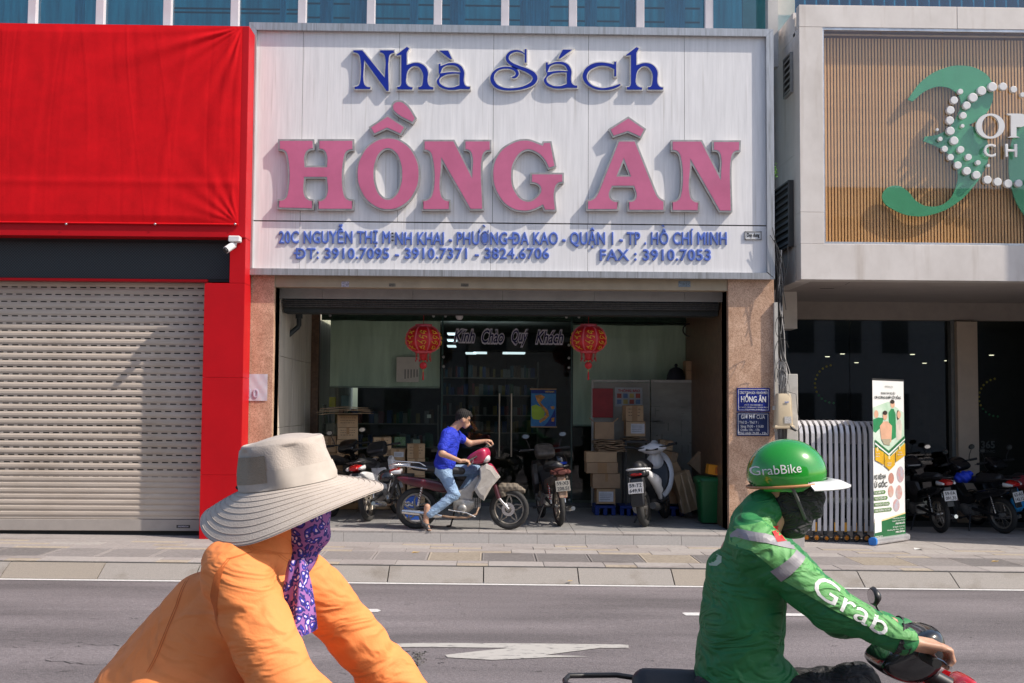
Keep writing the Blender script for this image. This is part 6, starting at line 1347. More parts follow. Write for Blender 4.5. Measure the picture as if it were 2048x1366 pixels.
    if not (grips and rack): MB().prism(fe, -.055, .055, c=0).build('front_fender', body if not dirty else rust, t, False)
    else:   # dirty mud guard bundle
        sdf_obj('front_fender', [('c', (.50, 0, .53), (.66, 0, .53), .06, .055), ('c', (.46, 0, .50), (.50, 0, .45), .05, .05), ('c', (.66, 0, .53), (.76, 0, .49), .05, .035)], M('muddy_guard', (.22, .18, .13), .8, var=.3, scale=14, col2=(.07, .06, .05), stretch=(4, 1, 1)), t, .012, .02, lambda g: .004 * np.sin(g[..., 2] * 160) + .003 * np.sin(g[..., 0] * 90 + g[..., 2] * 60))
    # handlebar unit
    gn_, gf_ = grips or ((.10 + fs, -.34, hz), (.10 + fs, .34, hz))
    gn_, gf_ = Vector(gn_), Vector(gf_); mid = (gn_ + gf_) / 2; ax = (gf_ - gn_).normalized()
    hb = MB().tube([gn_, gn_ + ax * .14, mid + Vector((.06, -.07, 0)), mid + Vector((.06, .07, 0)), gf_ - ax * .14, gf_], .012, 8).build('handlebar', blk, t, False)
    for a, b in ((gn_ - ax * .01, gn_ + ax * .12), (gf_ + ax * .01, gf_ - ax * .12)): MB().tube([a, b], .018, 10).build('grip', M('rubber_grip', (.02, .02, .02), .8), hb, False)
    for s, g0 in ((-1, gn_), (1, gf_)): MB().tube([g0 - ax * s * .15 + Vector((.02, 0, 0)), g0 - ax * s * .06 + Vector((.055, 0, -.01)), g0 + Vector((.05, 0, -.015)) + ax * s * .01], .006, 6).build('brake_lever', chrome, hb, False)
    cp = P2([(818, 562), (905, 500), (1000, 445), (1045, 468), (1055, 545), (1010, 605), (935, 625), (872, 603)], 0); mx = sum(p[0] for p in cp) / 8; mz = sum(p[1] for p in cp) / 8
    cp = [(p[0] - mx + mid.x + .05, p[1] - mz + mid.z - .04) for p in cp]
    st = R(-16) if grips else 0
    vs = []; nn = len(cp); rings = ((.45, -.135), (.12, -.12), (0, -.07), (0, .07), (.12, .12), (.45, .135))
    for ins, y in rings:
        for p in cp:
            xx = p[0] + (mx * 0 + mid.x + .05 - p[0]) * ins - abs(y) * .3; zz = p[1] + (mid.z - .04 - p[1]) * ins
            dx = xx - mid.x; vs.append((mid.x + dx * math.cos(st) - y * math.sin(st), dx * math.sin(st) + y * math.cos(st) + mid.y, zz))
    k_ = len(rings); me = MB().add(vs, [(i * nn + k, i * nn + (k + 1) % nn, (i + 1) * nn + (k + 1) % nn, (i + 1) * nn + k) for i in range(k_ - 1) for k in range(nn)] + [tuple(range(nn)), tuple((k_ - 1) * nn + k for k in range(nn))], 0, False).mesh('handle_cowl', top)
    co = link('handle_cowl', me, t, False); soften(co)
    hd = Vector((math.cos(st), math.sin(st), 0)); hc = mid + hd * .115 + Vector((0, 0, -.06))
    MB().loft([(tuple(hc - hd * .05), .105, .062), (tuple(hc), .095, .058), (tuple(hc + hd * .03), .07, .042), (tuple(hc + hd * .045), .03, .018)], 20).build('headlamp', clr, t, False)
    if grips:
        for s in (-1, 1): MB().loft([(tuple(mid + Vector((.02, s * .128, -.05))), .014, .03), (tuple(mid + Vector((.09, s * .105, -.075))), .012, .02)], 10).build('front_indicator', clr, t, False)
    MB().prism([(mid.x - .03, mid.z + .0), (mid.x + .05, mid.z + .065), (mid.x + .07, mid.z + .03), (mid.x + .01, mid.z - .03)], -.085, .085, c=.015).build('dashboard', gls, t, False)
    m = MB().tube([(mid.x + .03, 0, mid.z - .08), (bpx(1040, 700)[0] + fs, 0, .74)], .035, 10).build('steering_column', blk, t, False)
    if mirrors:
        for s, g0 in (((-1, gn_), (1, gf_)) if mirrors is True else ((1, gf_),)):
            b = g0 - ax * s * .14; e = b + Vector((-.02, s * .06, stalk)); mr = MB().tube([b, b + Vector((.0, s * .02, stalk * .45)), e], .006, 6).build('mirror', blk, t, False)
            MB().loft([(tuple(e + Vector((-.012, 0, .02))), .052, .032), (tuple(e + Vector((.0, 0, .02))), .06, .04), (tuple(e + Vector((.02, 0, .02))), .03, .02)], 14).build('mirror_head', blk, mr, False); MB().loft([(tuple(e + Vector((-.0135, 0, .02))), .046, .028), (tuple(e + Vector((-.0125, 0, .02))), .046, .028)], 14).build('mirror_glass', M('mirror_silver', (.7, .7, .7), .05, 1), mr, False)
    return t
maroon = M('maroon_paint', (.10, .008, .018), .3, var=.3, scale=14, coat=.5, col2=(.035, .006, .01)); magenta = M('magenta_paint', (.42, .022, .075), .3, var=.12, scale=8, coat=.5)
wshield = M('scuffed_white_shield', (.50, .47, .43), .5, var=.2, scale=9, col2=(.30, .27, .24)); whitep = M('white_bike_paint', (.66, .66, .67), .3, var=.08, coat=.5, scale=4)
YB = -.22
BXm, BZm = X(925.5, YB, 1057), GF(0) - .0
man_bike = make_bike('maroon and white underbone motorbike with the blue shirted man astride it', (BXm, YB, GF(BXm)), 0, maroon, wshield, magenta, rack=True, grips=((.045, -.31, .845), (.33, .29, 1.075)), mirrors=False, plate=('59-S1', '283.04'))
# stub of a mirror and key ring on the far grip
def floor_pt(px, Y, dy=0): x = X(px, Y, 1045); return x, Y, GF(x)
x, y, z = floor_pt(740, .62); make_bike('white and black motorbike leaning at the left of the entrance behind the riders hat', (x + .13, y + .58, z), R(76), whitep, whitep, blk, lean=-9, plate=('59-AK', '612.34'), mirrors=False)
x, y, z = floor_pt(690, 1.15); make_bike('dark motorbike mostly hidden behind the beige sun hat at the left', (x, y + .6, z), R(72), gls, blk, gls, lean=-6, plate=('59-C1', '410.27'), mirrors=True)
dirt = M('dirty_plate', (.22, .21, .19), .8, var=.25, scale=40); old = M('old_brown_paint', (.10, .085, .07), .6, var=.35, scale=14, col2=(.03, .026, .022))
x, y, z = floor_pt(1112, .32); ob_ = make_bike('old dusty brown motorbike with a grimy number plate parked by the map poster', (x - .04, y + .58, z), R(99), old, blk, old, lean=-4, dirty=True, plate=('59-X3', '208.51'), bmat=dirt, rack=False)
hb_ = thing('blue_black_helmet', 'black helmet with a blue stripe hanging on the old brown motorbike', 'helmet', (x + .08, y + .95, z + .80))
MB().lathe((0, 0, 0), [(0, .13), (.07, .115), (.115, .06), (.128, 0), (.12, -.05), (.10, -.06)], 20).build('shell', gls, hb_, False); MB().lathe((0, 0, 0), [(.1295, .0), (.129, -.02), (.1265, -.032)], 20).build('stripe', M('stripe_blue', (.02, .07, .55), .3), hb_, False)
hl2 = thing('black_helmet', 'black helmet hanging on the white and black motorbike at the left', 'helmet', pt(775, 955, .35))
sdf_obj('shell', [('e', (0, 0, 0), (.13, .12, .11)), ('-', 'c', (-.2, 0, -.13), (.2, 0, -.13), .09, .09)], gls, hl2, .01, .0); MB().loft([((.10, 0, -.02), .08, .012), ((.17, 0, -.045), .05, .006)], 12).build('visor', blk, hl2, False)
# clinic side bikes
CG = lambda px, Y: (X(px, Y, 1060), Y, SL * X(px, Y, 1060) + .152)
wsil = M('silver_bike_paint', (.42, .42, .43), .35, .4, var=.08)
gp = 'motorbikes parked under the clinic'
x, y, z = CG(1884, 1.35); make_bike('black and silver motorbike with a pale number plate right of the roll-up banner', (x - .10, y + .58, z), R(98), gls, blk, gls, lean=-4, plate=('59-FA', '091.35'), group=gp)
x, y, z = CG(2011, 1.35); b2 = make_bike('black spoke wheeled motorbike with a raised pale number plate by the cream pillar', (x - .24, y + .56, z), R(113), gls, blk, gls, lean=-8, plate=('63-AS', '143.12'), group=gp, spoked=True)
x, y, z = CG(2062, 1.5); make_bike('dark motorbike cut by the right edge of the view', (x - .1, y + .56, z), R(110), gls, blk, gls, lean=-5, plate=('59-T1', '778.20'), group=gp)
bgb = thing('blue_plastic_bag', 'bright blue plastic bag hanging on the motorbike at the right edge', 'bag', pt(2034, 1000, 1.3))
sdf_obj('bag', [('e', (0, 0, -.05), (.10, .07, .12)), ('c', (0, 0, .02), (.0, 0, .16), .05, .02)], M('sky_blue_plastic', (.02, .28, .62), .35), bgb, .01, .03, lambda g: .006 * np.sin(g[..., 0] * 90) * np.cos(g[..., 2] * 40))
bgc = thing('blue_raincoat', 'folded royal blue raincoat on the footboard of the spoke wheeled motorbike', 'raincoat', pt(1926, 955, 1.75))
sdf_obj('cloth', [('e', (0, 0, 0), (.13, .1, .08)), ('e', (.06, 0, .05), (.08, .08, .05))], M('royal_cloth', (.012, .05, .62), .5), bgc, .01, .03, lambda g: .008 * np.sin(g[..., 0] * 60 + g[..., 2] * 50))
bgd = thing('red_jacket', 'dark red jacket draped over the seat at the right edge', 'jacket', pt(2044, 965, 1.55))
sdf_obj('cloth', [('e', (0, 0, 0), (.16, .13, .10)), ('e', (.1, 0, -.08), (.1, .1, .12))], M('red_cloth_dark', (.22, .012, .02), .8), bgd, .012, .03, lambda g: .008 * np.sin(g[..., 0] * 50 + g[..., 2] * 40))

# white step-through scooter seen from behind
pw_ = M('pearl_white', (.70, .70, .71), .3, var=.05, coat=.6, scale=3)
def scooter(label, loc, rz, lean):
    t = thing('scooter', label, 'scooter', loc); t.rotation_euler = Euler((R(lean), 0, rz), 'XYZ')
    wheel(t, -.60, .245, .11, disc=False); wheel(t, .62, .25, .09)
    for s in (-1, 1):
        sdf_obj('side_panel', [('c', (-.72, s * .10, .74), (-.30, s * .15, .58), .035, .06), ('c', (-.60, s * .12, .66), (-.22, s * .15, .46), .03, .05), ('c', (-.40, s * .15, .6), (-.12, s * .13, .34), .05, .03)], pw_, t, .012, .05)
    sdf_obj('body_core', [('c', (-.70, 0, .68), (-.30, 0, .60), .09, .13), ('c', (-.3, 0, .55), (-.1, 0, .38), .12, .1), ('c', (-.1, 0, .30), (.30, 0, .30), .10, .09)], blk, t, .015, .04)
    sdf_obj('seat', [('c', (-.70, 0, .79), (-.35, 0, .80), .075, .085), ('c', (-.35, 0, .80), (-.08, 0, .75), .085, .06), ('c', (-.6, .06, .78), (-.3, .07, .78), .05, .05), ('c', (-.6, -.06, .78), (-.3, -.07, .78), .05, .05)], seatm, t, .013, .03)
    MB().tube([(-.60, -.14, .755), (-.78, -.13, .765), (-.86, -.06, .77), (-.86, .06, .77), (-.78, .13, .765), (-.60, .14, .755)], .014, 8).build('grab_rail', pw_, t, False)
    sdf_obj('tail_shell', [('c', (-.78, -.08, .71), (-.78, .08, .71), .05, .05), ('c', (-.7, -.1, .70), (-.7, .1, .70), .05, .05)], blk, t, .012, .03)
    MB().loft([((-.835, 0, .70), .06, .012), ((-.82, 0, .70), .10, .022), ((-.78, 0, .70), .11, .025)], 16).build('tail_lamp', redl, t, False)
    MB().prism([(-.76, .68), (-.84, .64), (-.90, .45), (-.90, .30), (-.88, .28), (-.84, .40), (-.70, .55)], -.09, .09, c=.02).build('rear_fender', blk, t, False)
    plate_on(t, -.915, .53, '59-T2', '649.91', tilt=-10, w=.20, h=.145)
    MB().loft([((-.45, .14, .26), .05, .09), ((-.15, .14, .27), .05, .10), ((0, .14, .3), .03, .07)], 16).build('engine_case', eng, t, False)
    MB().tube([(-.30, -.15, .22), (-.55, -.17, .25), (-.78, -.17, .28)], [.03, .055, .045], 14).build('muffler', blk, t, False)
    sh_ = MB().tube([(-.50, .12, .58), (-.60, .12, .28)], .012, 8).build('shock_absorber', chrome, t, False); MB().tube([(-.51 - .09 * k / 30 + .022 * math.cos(k * 1.7), .12 + .022 * math.sin(k * 1.7), .56 - .26 * k / 30) for k in range(31)], .006, 5).build('spring', chrome, sh_, False)
    MB().box(-.15, .34, -.15, .15, .27, .31, c=.015).build('footboard', blk, t, False)
    sdf_obj('leg_shield', [('e', (.44, 0, .62), (.07, .23, .36), Matrix.Rotation(R(20), 4, 'Y')), ('e', (.52, 0, .50), (.14, .12, .22)), ('c', (.38, 0, .92), (.42, 0, .80), .08, .1)], pw_, t, .013, .05)
    sdf_obj('inner_cover', [('e', (.375, 0, .62), (.045, .18, .28), Matrix.Rotation(R(20), 4, 'Y'))], blk, t, .014, .02)
    sdf_obj('front_fender', [('c', (.50, 0, .50), (.72, 0, .48), .07, .06), ('c', (.72, 0, .48), (.86, 0, .36), .06, .04)], pw_, t, .012, .03)
    sdf_obj('handle_cowl', [('c', (.30, -.10, 1.0), (.30, .10, 1.0), .06, .06), ('c', (.30, 0, 1.0), (.40, 0, 1.06), .09, .06), ('c', (.26, -.18, 1.01), (.26, .18, 1.01), .03, .03)], pw_, t, .011, .04)
    MB().prism([(.20, .98), (.24, 1.03), (.30, 1.06), (.30, 1.04), (.25, 1.0)], -.09, .09, c=.01).build('dashboard', gls, t, False)
    hb = MB().tube([(.16, -.36, 1.05), (.24, -.18, 1.02), (.24, .18, 1.02), (.16, .36, 1.05)], .014, 8).build('handlebar', blk, t, False)
    for s in (-1, 1): MB().tube([(.205, s * .24, 1.037), (.155, s * .37, 1.052)], .02, 10).build('grip', M('rubber_grip', '#000'), hb, False)
    for s in (-1, 1): MB().tube([(.62, s * .07, .25), (.50, s * .06, .55)], .02, 8).build('fork', chrome, t, False)
    MB().tube([(-.1, .14, .25), (-.18, .26, .015)], .013, 6).build('side_stand', blk, t, False)
    return t
x, y, z = floor_pt(1292, .35); scooter('white step-through scooter seen from behind near the green bin', (x + .21, y + .57, z), R(69), -6)
crt = thing('blue_crate_print', 'blue printed carton standing behind the rear wheel of the mans motorbike', 'cardboard box', pt(822, 1010, .9))
a, b_ = on_y(808, 1019, .9), on_y(838, 1019, .9); bx('carton', a.x, b_.x, .9, 1.15, GF(a.x), Z(995, .9), M('print_blue', (.02, .09, .42), .6), crt, c=.004); ptext('ISd', 810, 826, 1003, 1012, .897, labm, crt, bold=.03)
# ================================================================== people
skin = M('skin', (.50, .29, .19), .5, var=.08, scale=8, col2=(.42, .23, .15)); skin.node_tree.nodes['Principled BSDF'].inputs['Subsurface Weight'].default_value = .08
hairm = M('black_hair', (.010, .008, .007), .85, var=.3, scale=60, stretch=(1, 1, .2))
def hand_on_grip(name, parent, c, ax, fwd, wrist, mat, s=1.0, res=.0045, thumb_side=-1):
    """fist round a bar: c centre of the grip, ax along the bar (towards the little finger), fwd pointing ahead"""
    c, ax, fwd, wrist = Vector(c), Vector(ax).normalized(), Vector(fwd).normalized(), Vector(wrist); up = ax.cross(fwd)
    if up.z < 0: up = -up
    P = lambda a, f, u: tuple(c + (ax * a + fwd * f + up * u) * s)
    pr = []
    for j, (o, L) in enumerate(((-.034, 1.0), (-.011, 1.08), (.012, 1.02), (.034, .85))):
        r = .0098 * s * (1 if j < 3 else .88)
        pr += [('c', P(o, -.012, .036), P(o, .022 * L, .033), r * 1.15, r), ('c', P(o, .022 * L, .033), P(o, .040 * L, .004), r, r * .95), ('c', P(o, .040 * L, .004), P(o, .024 * L, -.024), r * .95, r * .8)]
        pr += [('c', tuple(wrist + (Vector(P(o * .6, -.03, .03)) - wrist) * .25), P(o, -.012, .036), .013 * s, .0125 * s)]
    pr += [('c', tuple(wrist), P(0, -.035, .028), .025 * s, .026 * s)]
    t0 = P(-.030, -.045, .018); t1 = P(-.050, -.012, .004); t2 = P(-.046, .012, -.018); t3 = P(-.034, .022, -.030)
    pr += [('c', t0, t1, .014 * s, .0115 * s), ('c', t1, t2, .0115 * s, .0105 * s), ('c', t2, t3, .0105 * s, .008 * s)]
    return sdf_obj(name, pr, mat, parent, res, .006, world=parent is not None)

# ---- the man on the maroon motorbike (coordinates local to the bike's own origin)
ML = Vector((BXm, YB, GF(BXm)))
man = thing('person', 'man in a royal blue polo shirt and light jeans sitting astride the maroon motorbike', 'person', ML)
w_ = lambda p: tuple(Vector(p))
def msdf(name, prims, mat, res=.010, k=.03, folds=None, parent=man): return sdf_obj(name, prims, mat, parent, res, k, folds, world=False)
hc = Vector((-.002, 0.0, 1.385))
shR, elR, wrR = (-.215, -.165, 1.19), (-.262, -.27, .965), (-.03, -.325, .875)
shL, elL, wrL = (-.10, .165, 1.20), (.07, .27, 1.075), (.255, .285, 1.105)
RH = Matrix.Rotation(R(30), 4, 'Y'); HR = Matrix.Rotation(R(20), 3, 'Y')
msdf('body', [('e', tuple(hc + HR @ Vector((-.015, 0, .028))), (.093, .074, .088), RH), ('c', tuple(hc + HR @ Vector((.018, 0, -.02))), tuple(hc + HR @ Vector((.048, 0, -.068))), .056, .034), ('c', tuple(hc + HR @ Vector((.075, 0, -.012))), tuple(hc + HR @ Vector((.092, 0, -.030))), .010, .013),
              ('c', tuple(hc + HR @ Vector((.078, -.012, -.052))), tuple(hc + HR @ Vector((.078, .012, -.052))), .010, .010), ('e', tuple(hc + HR @ Vector((.0, -.076, -.01))), (.018, .008, .028)), ('e', tuple(hc + HR @ Vector((.0, .076, -.01))), (.018, .008, .028)),
              ('c', tuple(hc + HR @ Vector((-.03, 0, -.05))), (-.14, 0, 1.25), .052, .058), ('c', (-.17, 0, 1.13), (-.25, 0, .80), .075, .08), ('c', (-.17, -.12, 1.19), (-.13, .12, 1.19), .045, .045),
              ('c', shR, elR, .048, .041), ('c', elR, wrR, .040, .027), ('c', shL, elL, .048, .040), ('c', elL, wrL, .039, .026),
              ('c', (-.44, -.235, .30), (-.455, -.235, .13), .040, .036), ('c', (-.462, -.235, .115), (-.425, -.25, .030), .034, .028), ('c', (-.08, .18, .45), (-.05, .18, .30), .04, .04)], skin, .0085, .022)
for e in (-1,):
    MB().lathe(tuple(hc + HR @ Vector((.073, -.034, .012))), [(0, -.004), (.008, -.003), (.009, .001)], 10, 'y').build('eye', M('eye_dark', (.01, .008, .006), .2), man, False)
MB().tube([tuple(hc + HR @ Vector((.060, -.050, .030))), tuple(hc + HR @ Vector((.076, -.036, .034))), tuple(hc + HR @ Vector((.086, -.02, .030)))], .0045, 6).build('eyebrow', hairm, man, False)
MB().tube([tuple(hc + HR @ Vector((.084, -.020, -.050))), tuple(hc + HR @ Vector((.089, 0, -.051)))], .0035, 6).build('lip', M('lip', (.38, .14, .10), .5), man, False)
msdf('hair', [('e', tuple(hc + HR @ Vector((-.026, 0, .042))), (.096, .081, .092), RH), ('c', tuple(hc + HR @ Vector((-.075, -.02, -.01))), tuple(hc + HR @ Vector((-.075, .02, -.02))), .035, .035), ('c', tuple(hc + HR @ Vector((.035, 0, .085))), tuple(hc + HR @ Vector((.068, 0, .072))), .045, .025), ('-', 'c', tuple(hc + HR @ Vector((.115, -.2, .0))), tuple(hc + HR @ Vector((.115, .2, .0))), .068, .068), ('-', 'e', tuple(hc + HR @ Vector((.02, -.08, -.035))), (.045, .05, .055))], hairm, .006, .012,
     lambda g: .003 * np.sin(g[..., 0] * 260 + g[..., 2] * 90) + .002 * np.sin(g[..., 2] * 300))
polo = M('royal_polo', (.010, .032, .50), .75, var=.12, scale=10, bump=.1, bscale=200, wrinkle=.5, wscale=7, wstretch=(1, 1, 1.8), wrot=.4)
def shirt_folds(g):
    x, y, z = g[..., 0], g[..., 1], g[..., 2]
    return .0045 * np.sin(z * 42 + x * 30 + np.sin(y * 18) * 1.5) * np.clip((1.18 - z) * 4, 0, 1) + .002 * np.sin(x * 80 - z * 60)
msdf('polo_shirt', [('c', (-.165, -.085, 1.165), (-.245, -.06, .80), .112, .122), ('c', (-.145, .085, 1.165), (-.235, .06, .80), .110, .122), ('c', (-.23, 0, .86), (-.255, 0, .76), .135, .130), ('c', (-.175, -.10, 1.215), (-.13, .11, 1.225), .072, .070),
                  ('c', (-.205, -.15, 1.195), (-.25, -.235, 1.035), .076, .068), ('c', (-.11, .15, 1.20), (-.02, .225, 1.13), .064, .058), ('-', 'c', (-.4, 0, .66), (.1, 0, .66), .075, .075)], polo, .009, .035, shirt_folds)
MB().tube([(-.185, -.045, 1.275), (-.20, 0, 1.29), (-.185, .045, 1.275), (-.13, .06, 1.255), (-.085, .02, 1.235), (-.085, -.02, 1.235), (-.13, -.06, 1.255), (-.185, -.045, 1.275)], .013, 8).build('collar', polo, man, False)
denim = M('light_denim', (.30, .42, .58), .85, var=.15, scale=8, col2=(.17, .27, .42), bump=.15, bscale=150, wrinkle=.5, wscale=8, wstretch=(1, 1, 2), wrot=.4)
def jean_folds(g):
    x, y, z = g[..., 0], g[..., 1], g[..., 2]
    return .004 * np.sin(z * 70 + x * 40) * np.exp(-((z - .45) / .10) ** 2) + .004 * np.sin(z * 95 - x * 50) * np.exp(-((z - .24) / .05) ** 2) + .002 * np.sin(z * 40 + y * 60)
msdf('jeans', [('c', (-.25, -.06, .75), (-.25, .06, .75), .115, .115), ('c', (-.245, -.09, .73), (-.105, -.20, .455), .088, .068), ('c', (-.105, -.20, .45), (-.405, -.235, .215), .066, .053), ('c', (-.22, .09, .73), (.17, .20, .735), .085, .066), ('c', (.17, .20, .72), (-.04, .19, .42), .064, .055)], denim, .009, .03, jean_folds)
foot_m = M('sandal_rubber', (.055, .055, .06), .6)
msdf('sandal', [('c', (-.525, -.235, .175), (-.475, -.245, .085), .022, .026), ('c', (-.475, -.245, .085), (-.415, -.262, .020), .030, .024), ('c', (-.49, -.20, .12), (-.42, -.22, .03), .018, .018), ('c', (-.455, -.29, .075), (-.42, -.22, .085), .018, .018)], foot_m, .007, .02)
for k in range(4): MB().lathe((-.418 + .010 * k, -.288, .020), [(0, -.008), (.0065, -.004), (.008, .004)], 8, 'y').build('toe', skin, man, False)
hand_on_grip('hand', None, (.045, -.31, .845), (0, -1, -.2), (1, -.1, -.2), wrR, skin, 1.0).parent = man
hand_on_grip('hand', None, (.33, .29, 1.075), (0, 1, .2), (1, -.1, -.1), wrL, skin, 1.0).parent = man

# ---- rider in green with helmet (near right)
GYc = -10.4
def G(px, py, dy=0): return pt(px, py, GYc + dy)
gr_p = thing('person', 'rider in a green jacket, green helmet and black face mask on the red black motorbike', 'person', G(1500, 1366))
jk = M('green_jacket', (.012, .185, .05), .62, var=.12, scale=5, col2=(.008, .14, .038), bump=.1, bscale=160, wrinkle=.6, wscale=4, wstretch=(1, 1, 2.2), wrot=.4)
jl = M('sunlit_jacket_green', (.11, .34, .10), .62, var=.08, scale=5, bump=.12, bscale=160, wrinkle=.6, wscale=4, wstretch=(1, 1, 2.2), wrot=.4)  # lighter green that paints sunlight onto the jacket's shoulder and sleeve tops
gry = M('reflective_grey', (.26, .25, .27), .5, var=.1); blkc = M('black_fabric', (.020, .020, .022), .7, bump=.15, bscale=120, wrinkle=.7, wscale=9, wstretch=(1, 1, 2), wrot=-.5)
sR, eR, wR_ = G(1522, 1100, -.19), G(1660, 1215, -.27), G(1806, 1282, -.33)
sL_, eL_, wL_ = G(1545, 1100, .19), G(1680, 1235, .28), G(1806, 1262, .34)
def jfold(g):
    x, y, z = g[..., 0], g[..., 1], g[..., 2]
    return groove(x, y, z, 20, .80, -.60, .010, .5) + groove(x, y, z, 33, .9, -.3, .006, 2.2) + groove(x, y, z, 47, .95, .3, .004, 4.1)
def groove(x, y, z, k, cz, cx, amp, ph):     # thin creases running across a limb, fading in and out
    q = z * cz + x * cx + .035 * np.sin(y * 13 + ph) + .03 * np.sin(x * 9 + z * 5 + ph * 2)
    return amp * np.exp(-(np.sin(q * k + ph) / .38) ** 2) * (.35 + .65 * np.sin(q * k * .37 + y * 6 + ph) ** 2)
hd_ = Vector(G(1580, 965))
gbody = sdf_obj('body', [('e', tuple(hd_), (.098, .078, .115)), ('c', tuple(hd_ + Vector((.03, 0, -.06))), tuple(hd_ + Vector((.055, 0, -.09))), .055, .04), ('c', tuple(hd_ + Vector((.09, 0, -.02))), tuple(hd_ + Vector((.105, 0, -.04))), .012, .014), ('c', tuple(hd_ + Vector((-.02, 0, -.08))), G(1510, 1075), .06, .065),
    ('c', G(1505, 1120), G(1480, 1350), .13, .13), ('c', sR, eR, .055, .048), ('c', eR, wR_, .046, .032), ('c', sL_, eL_, .055, .048), ('c', eL_, wL_, .046, .032)], skin, gr_p, .012, .03, world=True)
jacket = sdf_obj('jacket', [('c', G(1508, 1112, -.09), G(1478, 1340, -.08), .125, .15), ('c', G(1515, 1108, .10), G(1490, 1340, .08), .125, .15), ('c', G(1496, 1066, -.12), G(1515, 1068, .14), .078, .078), ('c', G(1470, 1150, 0), G(1462, 1350, 0), .12, .145), ('c', G(1480, 1385, -.07), G(1530, 1385, -.07), .16, .15), ('c', G(1480, 1385, .07), G(1530, 1385, .07), .16, .15),
    ('c', sR, eR, .098, .082), ('c', eR, G(1806, 1280, -.325), .080, .056), ('c', sL_, eL_, .095, .08), ('c', eL_, G(1806, 1262, .335), .078, .056), ('c', G(1505, 1050), G(1528, 1022), .090, .086)], jk, gr_p, .011, .035, jfold, world=True)
jb = BVHTree.FromPolygons([v.co.copy() for v in jacket.data.vertices], [tuple(p.vertices) for p in jacket.data.polygons])
off_ = jacket.location.copy(); 
def project(name, me, mat, parent, bvh, loc0, root_loc, lift=.004, cuts=2):
    bm = bmesh.new(); bm.from_mesh(me); bmesh.ops.triangulate(bm, faces=bm.faces)
    for _ in range(cuts): bmesh.ops.subdivide_edges(bm, edges=[e for e in bm.edges if e.calc_length() > .02], cuts=1); bmesh.ops.triangulate(bm, faces=bm.faces)
    dead = []
    for v in bm.verts:
        h = bvh.ray_cast(Vector((v.co.x, -30, v.co.z)), Vector((0, 1, 0)))
        if h[0] is None: dead.append(v)
        else: v.co.y = h[0].y - lift
    bmesh.ops.delete(bm, geom=dead, context='VERTS'); m2 = bpy.data.meshes.new(name); bm.to_mesh(m2); bm.free(); m2.materials.append(mat)
    return link(name, m2, parent)
def poly_me(pts, Y):
    q = [on_y(px, py, Y) for px, py in pts]; me = bpy.data.meshes.new('p'); bm = bmesh.new()
    x0, x1 = min(p.x for p in q), max(p.x for p in q); z0, z1 = min(p.z for p in q), max(p.z for p in q)
    f = bm.faces.new([bm.verts.new((p.x, 0, p.z)) for p in q]); bmesh.ops.triangulate(bm, faces=bm.faces)
    for _ in range(4): bmesh.ops.subdivide_edges(bm, edges=[e for e in bm.edges if e.calc_length() > .018], cuts=1); bmesh.ops.triangulate(bm, faces=bm.faces)
    bm.to_mesh(me); bm.free(); return me
def text_me(body, x0, z0, cap, width, ang=0, bold=.03, shear=0):
    me = text_mesh(body, 1, .1, bold, shear=shear); bm = bmesh.new(); bm.from_mesh(me)
    ys = [v.co.y for v in bm.verts]; ym = min(ys)
    bmesh.ops.delete(bm, geom=[f for f in bm.faces if any(v.co.y > ym + .02 for v in f.verts)], context='FACES'); bm.to_mesh(me); bm.free()
    lo, hi = bounds(me); me.transform(Matrix.Translation((x0, 0, z0)) @ Matrix.Rotation(ang, 4, 'Y') @ Matrix.Diagonal((width / (hi[0] - lo[0]), 0, cap / .7, 1)) @ Matrix.Translation((-lo[0], 0, 0))); return me
pj = lambda name, pts, mat, lift=.004: project(name, poly_me(pts, GYc - .25), mat, gr_p, jb, None, None, lift, 1)
pj('shoulder_sunlit_patch', [(1455, 1062), (1560, 1040), (1620, 1100), (1640, 1140), (1560, 1150), (1500, 1100), (1450, 1090)], jl, .003)  # painted sunlit area across the shoulder
pj('shoulder_stripe', [(1452, 1075), (1475, 1060), (1530, 1066), (1590, 1085), (1590, 1098), (1530, 1084), (1478, 1078), (1456, 1090)], gry, .006)
pj('flag_patch', [(1545, 1062), (1585, 1062), (1592, 1080), (1552, 1082)], M('flag_red', (.62, .02, .02), .6), .008)
pj('arm_stripe', [(1535, 1140), (1600, 1092), (1618, 1106), (1556, 1160)], gry, .006)
pj('sleeve_sunlit_patch', [(1560, 1158), (1625, 1108), (1700, 1165), (1790, 1222), (1835, 1270), (1760, 1262), (1650, 1210)], jl, .006)  # painted sunlit area along the top of the sleeve
p = on_y(1608, 1160, GYc - .25); q = on_y(1752, 1250, GYc - .25); an = math.atan2(p.z - q.z, q.x - p.x)
project('sleeve_lettering', text_me('Grab', p.x, p.z - .03, .075, (q - p).length * .95, an, .035), M('print_white', (.74, .74, .72), .5), gr_p, jb, None, None, .007, 2)
c_ = on_y(1441, 1122, GYc - .25); me = text_me('O', c_.x - .035, c_.z - .045, .09, .07, 0, .0); project('back_emblem', me, M('print_pale', (.35, .5, .38), .6), gr_p, jb, None, None, .006, 1)
sdf_obj('hem_band', [('c', G(1455, 1405, -.08), G(1530, 1407, -.1), .15, .145), ('c', G(1455, 1405, .08), G(1530, 1407, .1), .15, .145)], blkc, gr_p, .014, .03, world=True)
for (a, b) in ((G(1796, 1277, -.322), G(1822, 1287, -.332)), (G(1796, 1260, .335), G(1818, 1262, .34))): MB().tube([a, b], [.060, .045], 16).build('cuff', blkc, gr_p)
